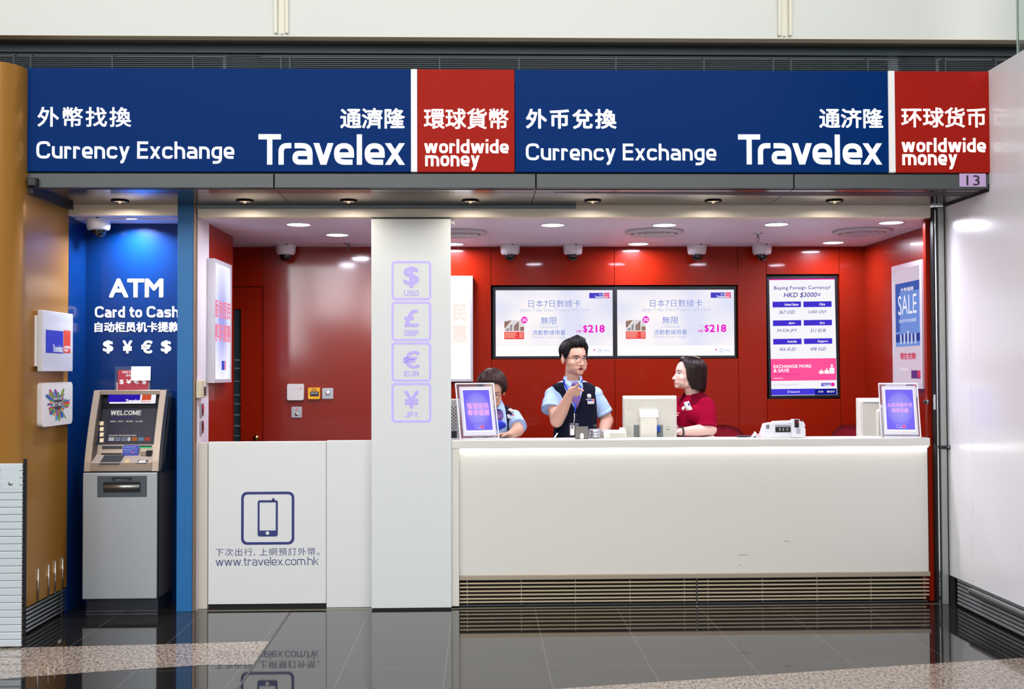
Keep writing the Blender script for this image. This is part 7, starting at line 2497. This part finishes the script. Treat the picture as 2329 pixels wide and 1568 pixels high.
    for a, b in zip(rings[:-1], rings[1:]):
        for i in range(24):
            f = mb.bm.faces.new((a[i], a[i + 1], b[i + 1], b[i])); f.smooth = True
    bmesh.ops.solidify(mb.bm, geom=mb.bm.faces[:], thickness=.004)
    mb.build('collar', M_col, t)
    D = Vector((.15, 1, 0))
    Pf = lambda px, py: P(px, py, -.22)
    nb2 = drape(bp, [[Pf(1566, 917.5), Pf(1571, 916), Pf(1576.5, 914)], [Pf(1567.5, 926), Pf(1573, 925), Pf(1578, 923)], [Pf(1569.5, 936), Pf(1574.5, 934.5), Pf(1580, 932)]], (0, 1, 0), .006, M_tag, 'name_badge', t, thick=.002)
    drape(bp, [[Pf(1573.0, 919), Pf(1576, 918.3)], [Pf(1574.6, 926), Pf(1577.4, 925.3)]], (0, 1, 0), .0105, M_bblue, 'badge_blue_block', nb2)
    drape(bp, [[Pf(1574.7, 926.4), Pf(1577.4, 925.7)], [Pf(1575.3, 929), Pf(1577.8, 928.3)]], (0, 1, 0), .0105, M_bred, 'badge_red_block', nb2)
    h = bp.ray_cast(Pf(1565.5, 931.5) - Vector((0, .4, 0)), Vector((0, 1, 0)))[0]
    if h: 
        mb = MB(); mb.lathe([(0, .004), (.014, .003), (.0155, 0), (0, 0)], Matrix.Translation(h + Vector((0, -.002, 0))) @ Matrix.Rotation(math.radians(90), 4, 'X'), 18); mb.build('round_pin', M_tag, t)
    drape(bp, [[Pf(1541, 940), Pf(1549, 940), Pf(1556.5, 942)], [Pf(1540, 946), Pf(1547, 946.5), Pf(1552.5, 949.5)]], (0, 1, 0), .003, mat('print_white', rgb(232, 226, 232), .6), 'chest_print', t)
    drape(bp, [[Pf(1541, 940.8), Pf(1548, 941)], [Pf(1540, 944.5), Pf(1546, 945)]], (0, 1, 0), .0038, M_bblue, 'print_blue_block', t)
    drape(bp, [[Pf(1548.5, 941), Pf(1556, 942.6)], [Pf(1547, 945.6), Pf(1554, 947)]], (0, 1, 0), .0038, M_bred, 'print_red_block', t)
    # white characters down the placket
    for i, ch in enumerate('匯率優惠'):
        mb = MB()
        a, b = Pf(1539, 953 + i * 6.5), Pf(1543.5, 958.5 + i * 6.5)
        pol = fit_polys(font_text(ch, res=2), (a.x, b.x, b.z, a.z))
        ok = False
        h = bp.ray_cast(Vector(((a.x + b.x) / 2, -.2, (a.z + b.z) / 2)), Vector((0, 1, 0)))[0]
        if h:
            for q in pol: mb.face([Vector((u, h.y - .006, v_)) for u, v_ in q])
            mb.build('print_character', mat('print_white', rgb(232, 226, 232), .6), t, recalc=False)
    # bead bracelet
    wd = (W0 - E0).normalized(); c = W0 - wd * .012
    a1 = wd.cross(Vector((0, 0, 1))).normalized(); a2 = wd.cross(a1)
    mb = MB()
    for i in range(16):
        q = 2 * math.pi * i / 16
        mb.ball(c + (a1 * math.cos(q) + a2 * math.sin(q)) * .0315, .0064, 8)
    mb.build('bead_bracelet', M_bezel, t)
    trousers(hl, hr_, M_trs, t); shoes((hl, hr_), M_shoe, t)
build_polo()

# ---------------------------------------------------------------- the woman behind the lit sign
def build_clerk():
    Y = .68
    def P(px, py, dy=0.0): return at(px, py, Y + dy)
    k = mpp(Y)
    t = thing('person', 'person with short brown hair and glasses looking down behind the lit lilac sign', 'person', (P(1125, 900).x, Y, 0))
    C = Vector((P(1119, 888).x, Y - .07, P(1119, 889).z))
    M = Matrix.Translation(C) @ Matrix.Rotation(math.radians(-4), 4, 'Z') @ Matrix.Rotation(math.radians(24), 4, 'X') @ Matrix.Scale(1.0, 4)
    mb = MB()
    head_parts(mb, M, True, 0, .98)
    mb.tube([M @ Vector((0, .03, -.05)), P(1122, 925, -.01), P(1123, 940, .02)], [.048, .050, .058], 18)
    ux, uy = Vector((1, 0, 0)), Vector((0, 1, 0))
    rows = [(1095, 1072, 1178, .12), (1040, 1074, 1176, .115), (990, 1080, 1168, .105), (965, 1076, 1172, .115), (948, 1070, 1178, .110), (938, 1074, 1172, .09), (929, 1090, 1156, .068), (922, 1104, 1142, .055)]
    def torso(m_, add, rws):
        loft(m_, [(Vector((P((a + b) / 2, y).x, Y + .02, P(1125, y).z)), ux * ((b - a) / 2 * k + add), uy * (d + add)) for y, a, b, d in rws], 40, 2.4)
    torso(mb, 0, rows)
    S0, E0, W0 = P(1169, 949, .01), P(1178, 980, -.14), P(1160, 988.5, -.34)
    capsule(mb, [S0, S0.lerp(E0, .5), E0], [.048, .045, .040], 16)
    capsule(mb, [E0, E0.lerp(W0, .4), W0], [.039, .036, .025], 16)
    hand(mb, W0, (-1, -.25, -.05), (0, .2, 1), (0, -1, 0), .6, .92)
    S1, E1, W1 = P(1079, 949, .01), P(1070, 980, -.14), P(1094, 988.5, -.33)
    capsule(mb, [S1, S1.lerp(E1, .5), E1], [.052, .046, .040], 16)
    capsule(mb, [E1, E1.lerp(W1, .4), W1], [.039, .036, .025], 16)
    hand(mb, W1, (1, -.25, -.05), (0, .2, 1), (0, -1, 0), .6, .92)
    hl, hr_ = (P(1100, 1000).x, Y + .02, .74), (P(1150, 1000).x, Y + .02, .74)
    legs(mb, hl, hr_)
    out = fuse(mb, .0045, 3)
    face_shape(out, M, 0)
    body = out.build('body', skin('clerk', rgb(204, 160, 136), rgb(170, 96, 88)), t, recalc=False)
    bv = bvh_of(body)
    eyes(bv, M, t, .5, rgb(60, 44, 40), True)
    glasses(M, t, mat('glasses_black', rgb(20, 18, 20), .3), .0215, .82, .0015)
    HM = hair_mat('hair_brown_short', rgb(24, 14, 13), rgb(62, 38, 32), .42)
    def elm(a):
        a = abs(a)
        pts = [(0, 36), (30, 32), (50, 20), (62, 0), (70, -18), (80, -34), (110, -40), (180, -50)]
        for (x0, y0), (x1, y1) in zip(pts[:-1], pts[1:]):
            if x0 <= a <= x1: return y0 + (y1 - y0) * (a - x0) / (x1 - x0)
        return -50
    def th(a, e, s):
        b = .022 + .012 * max(0, math.sin(math.radians(e))) + .006 * gauss(abs(a) - 85, 25) * gauss(e + 10, 25)
        if s > .92: b *= .7
        return b
    hair_shell(M, elm, th, HM, t, wav=.003)
    mb = MB()
    torso(mb, .006, rows[1:])
    H0 = P(1178, 971, -.11); H1 = P(1070, 971, -.11)
    for S_, H_ in ((S0, H0), (S1, H1)):
        mb.tube([S_, S_.lerp(H_, .5), H_], [.050, .056, .058], 20); mb.ball(S_, .051, 12); cuff(S_.lerp(H_, .5), H_, .0588, M_shirt, t)
    fuse(mb, .0055, 3).build('shirt', M_shirt, t, recalc=False)
    mb = MB()
    torso(mb, .007, [(1025, 1076, 1172, .125), (990, 1081, 1170, .12), (965, 1080, 1171, .128), (948, 1078, 1171, .124), (938, 1079, 1170, .106), (929, 1090, 1160, .084), (922, 1102, 1148, .068)])
    vest = fuse(mb, .0055, 3).build('waistcoat', M_vest, t, recalc=False)
    bvv = bvh_of(vest)
    D = (0, 1, 0)
    Pf = lambda px, py: P(px, py, -.15)
    drape(bvv, rowgrid([(924, 1102, 1147), (935, 1100, 1150), (950, 1101, 1152), (970, 1103, 1154), (996, 1106, 1156)], 10, Pf), D, .0018, M_shirt, 'shirt_front', t, thick=.0015)
    drape(bvv, rowgrid([(931, 1120, 1138), (938, 1117, 1143), (948, 1119, 1146), (956, 1122, 1141)], 8, Pf), D, .008, M_tie, 'scarf', t, thick=.004)
    drape(bvv, rowgrid([(956, 1124, 1138), (964, 1122, 1150), (972, 1120, 1151), (979, 1122, 1136)], 8, Pf), D, .012, mat('scarf_blue', rgb(20, 44, 190), .5, var=.2, vscale=40), 'scarf_tail', t, thick=.005)
    for pts in ([(1140.5, 909), (1146, 920), (1150, 935), (1143, 933), (1131, 930), (1137, 919)], [(1100, 912), (1097, 925), (1098, 935), (1106, 932), (1114, 930), (1106, 921)]):
        mb = MB()
        A = [P(x, y, -.075 - .05 * (y - 909) / 26) for x, y in pts]; Bq = [q + Vector((0, .006, 0)) for q in A]
        mb.face(A); mb.face(Bq[::-1])
        for i in range(len(A)): mb.face([A[i], Bq[i], Bq[(i + 1) % len(A)], A[(i + 1) % len(A)]])
        mb.build('shirt_collar', M_shirt, t)
    nb = flat_badge(t, bvv, P, [(1153.5, 944), (1174.5, 943), (1175.5, 950.5), (1155.5, 953.5)], -.15, .016, hit=(1162, 948))
    flat_badge(nb, bvv, P, [(1159.5, 943.8), (1166, 943.5), (1166.2, 946.3), (1159.7, 946.6)], -.15, .0185, M_bblue, 'badge_blue_block', .0004, hit=(1162, 948))
    flat_badge(nb, bvv, P, [(1166.5, 943.5), (1170, 943.4), (1170.2, 946.2), (1166.7, 946.3)], -.15, .0185, M_bred, 'badge_red_block', .0004, hit=(1162, 948))
    h = bvv.ray_cast(Pf(1161.5, 936.5) - Vector((0, .4, 0)), Vector(D))[0]
    mb = MB(); mb.lathe([(0, .004), (.016, .003), (.018, 0), (0, 0)], Matrix.Translation(h + Vector((0, -.002, 0))) @ Matrix.Rotation(math.radians(90), 4, 'X'), 20); pn = mb.build('round_pin', M_tag, t)
    mb = MB(); mb.lathe([(0, .0046), (.008, .0044)], Matrix.Translation(h + Vector((0, -.002, 0))) @ Matrix.Rotation(math.radians(90), 4, 'X'), 16); mb.build('pin_emblem', mat('pin_gold', rgb(190, 170, 130), .4), pn)
    trousers(hl, hr_, M_trs, t); shoes((hl, hr_), M_shoe, t)
build_clerk()
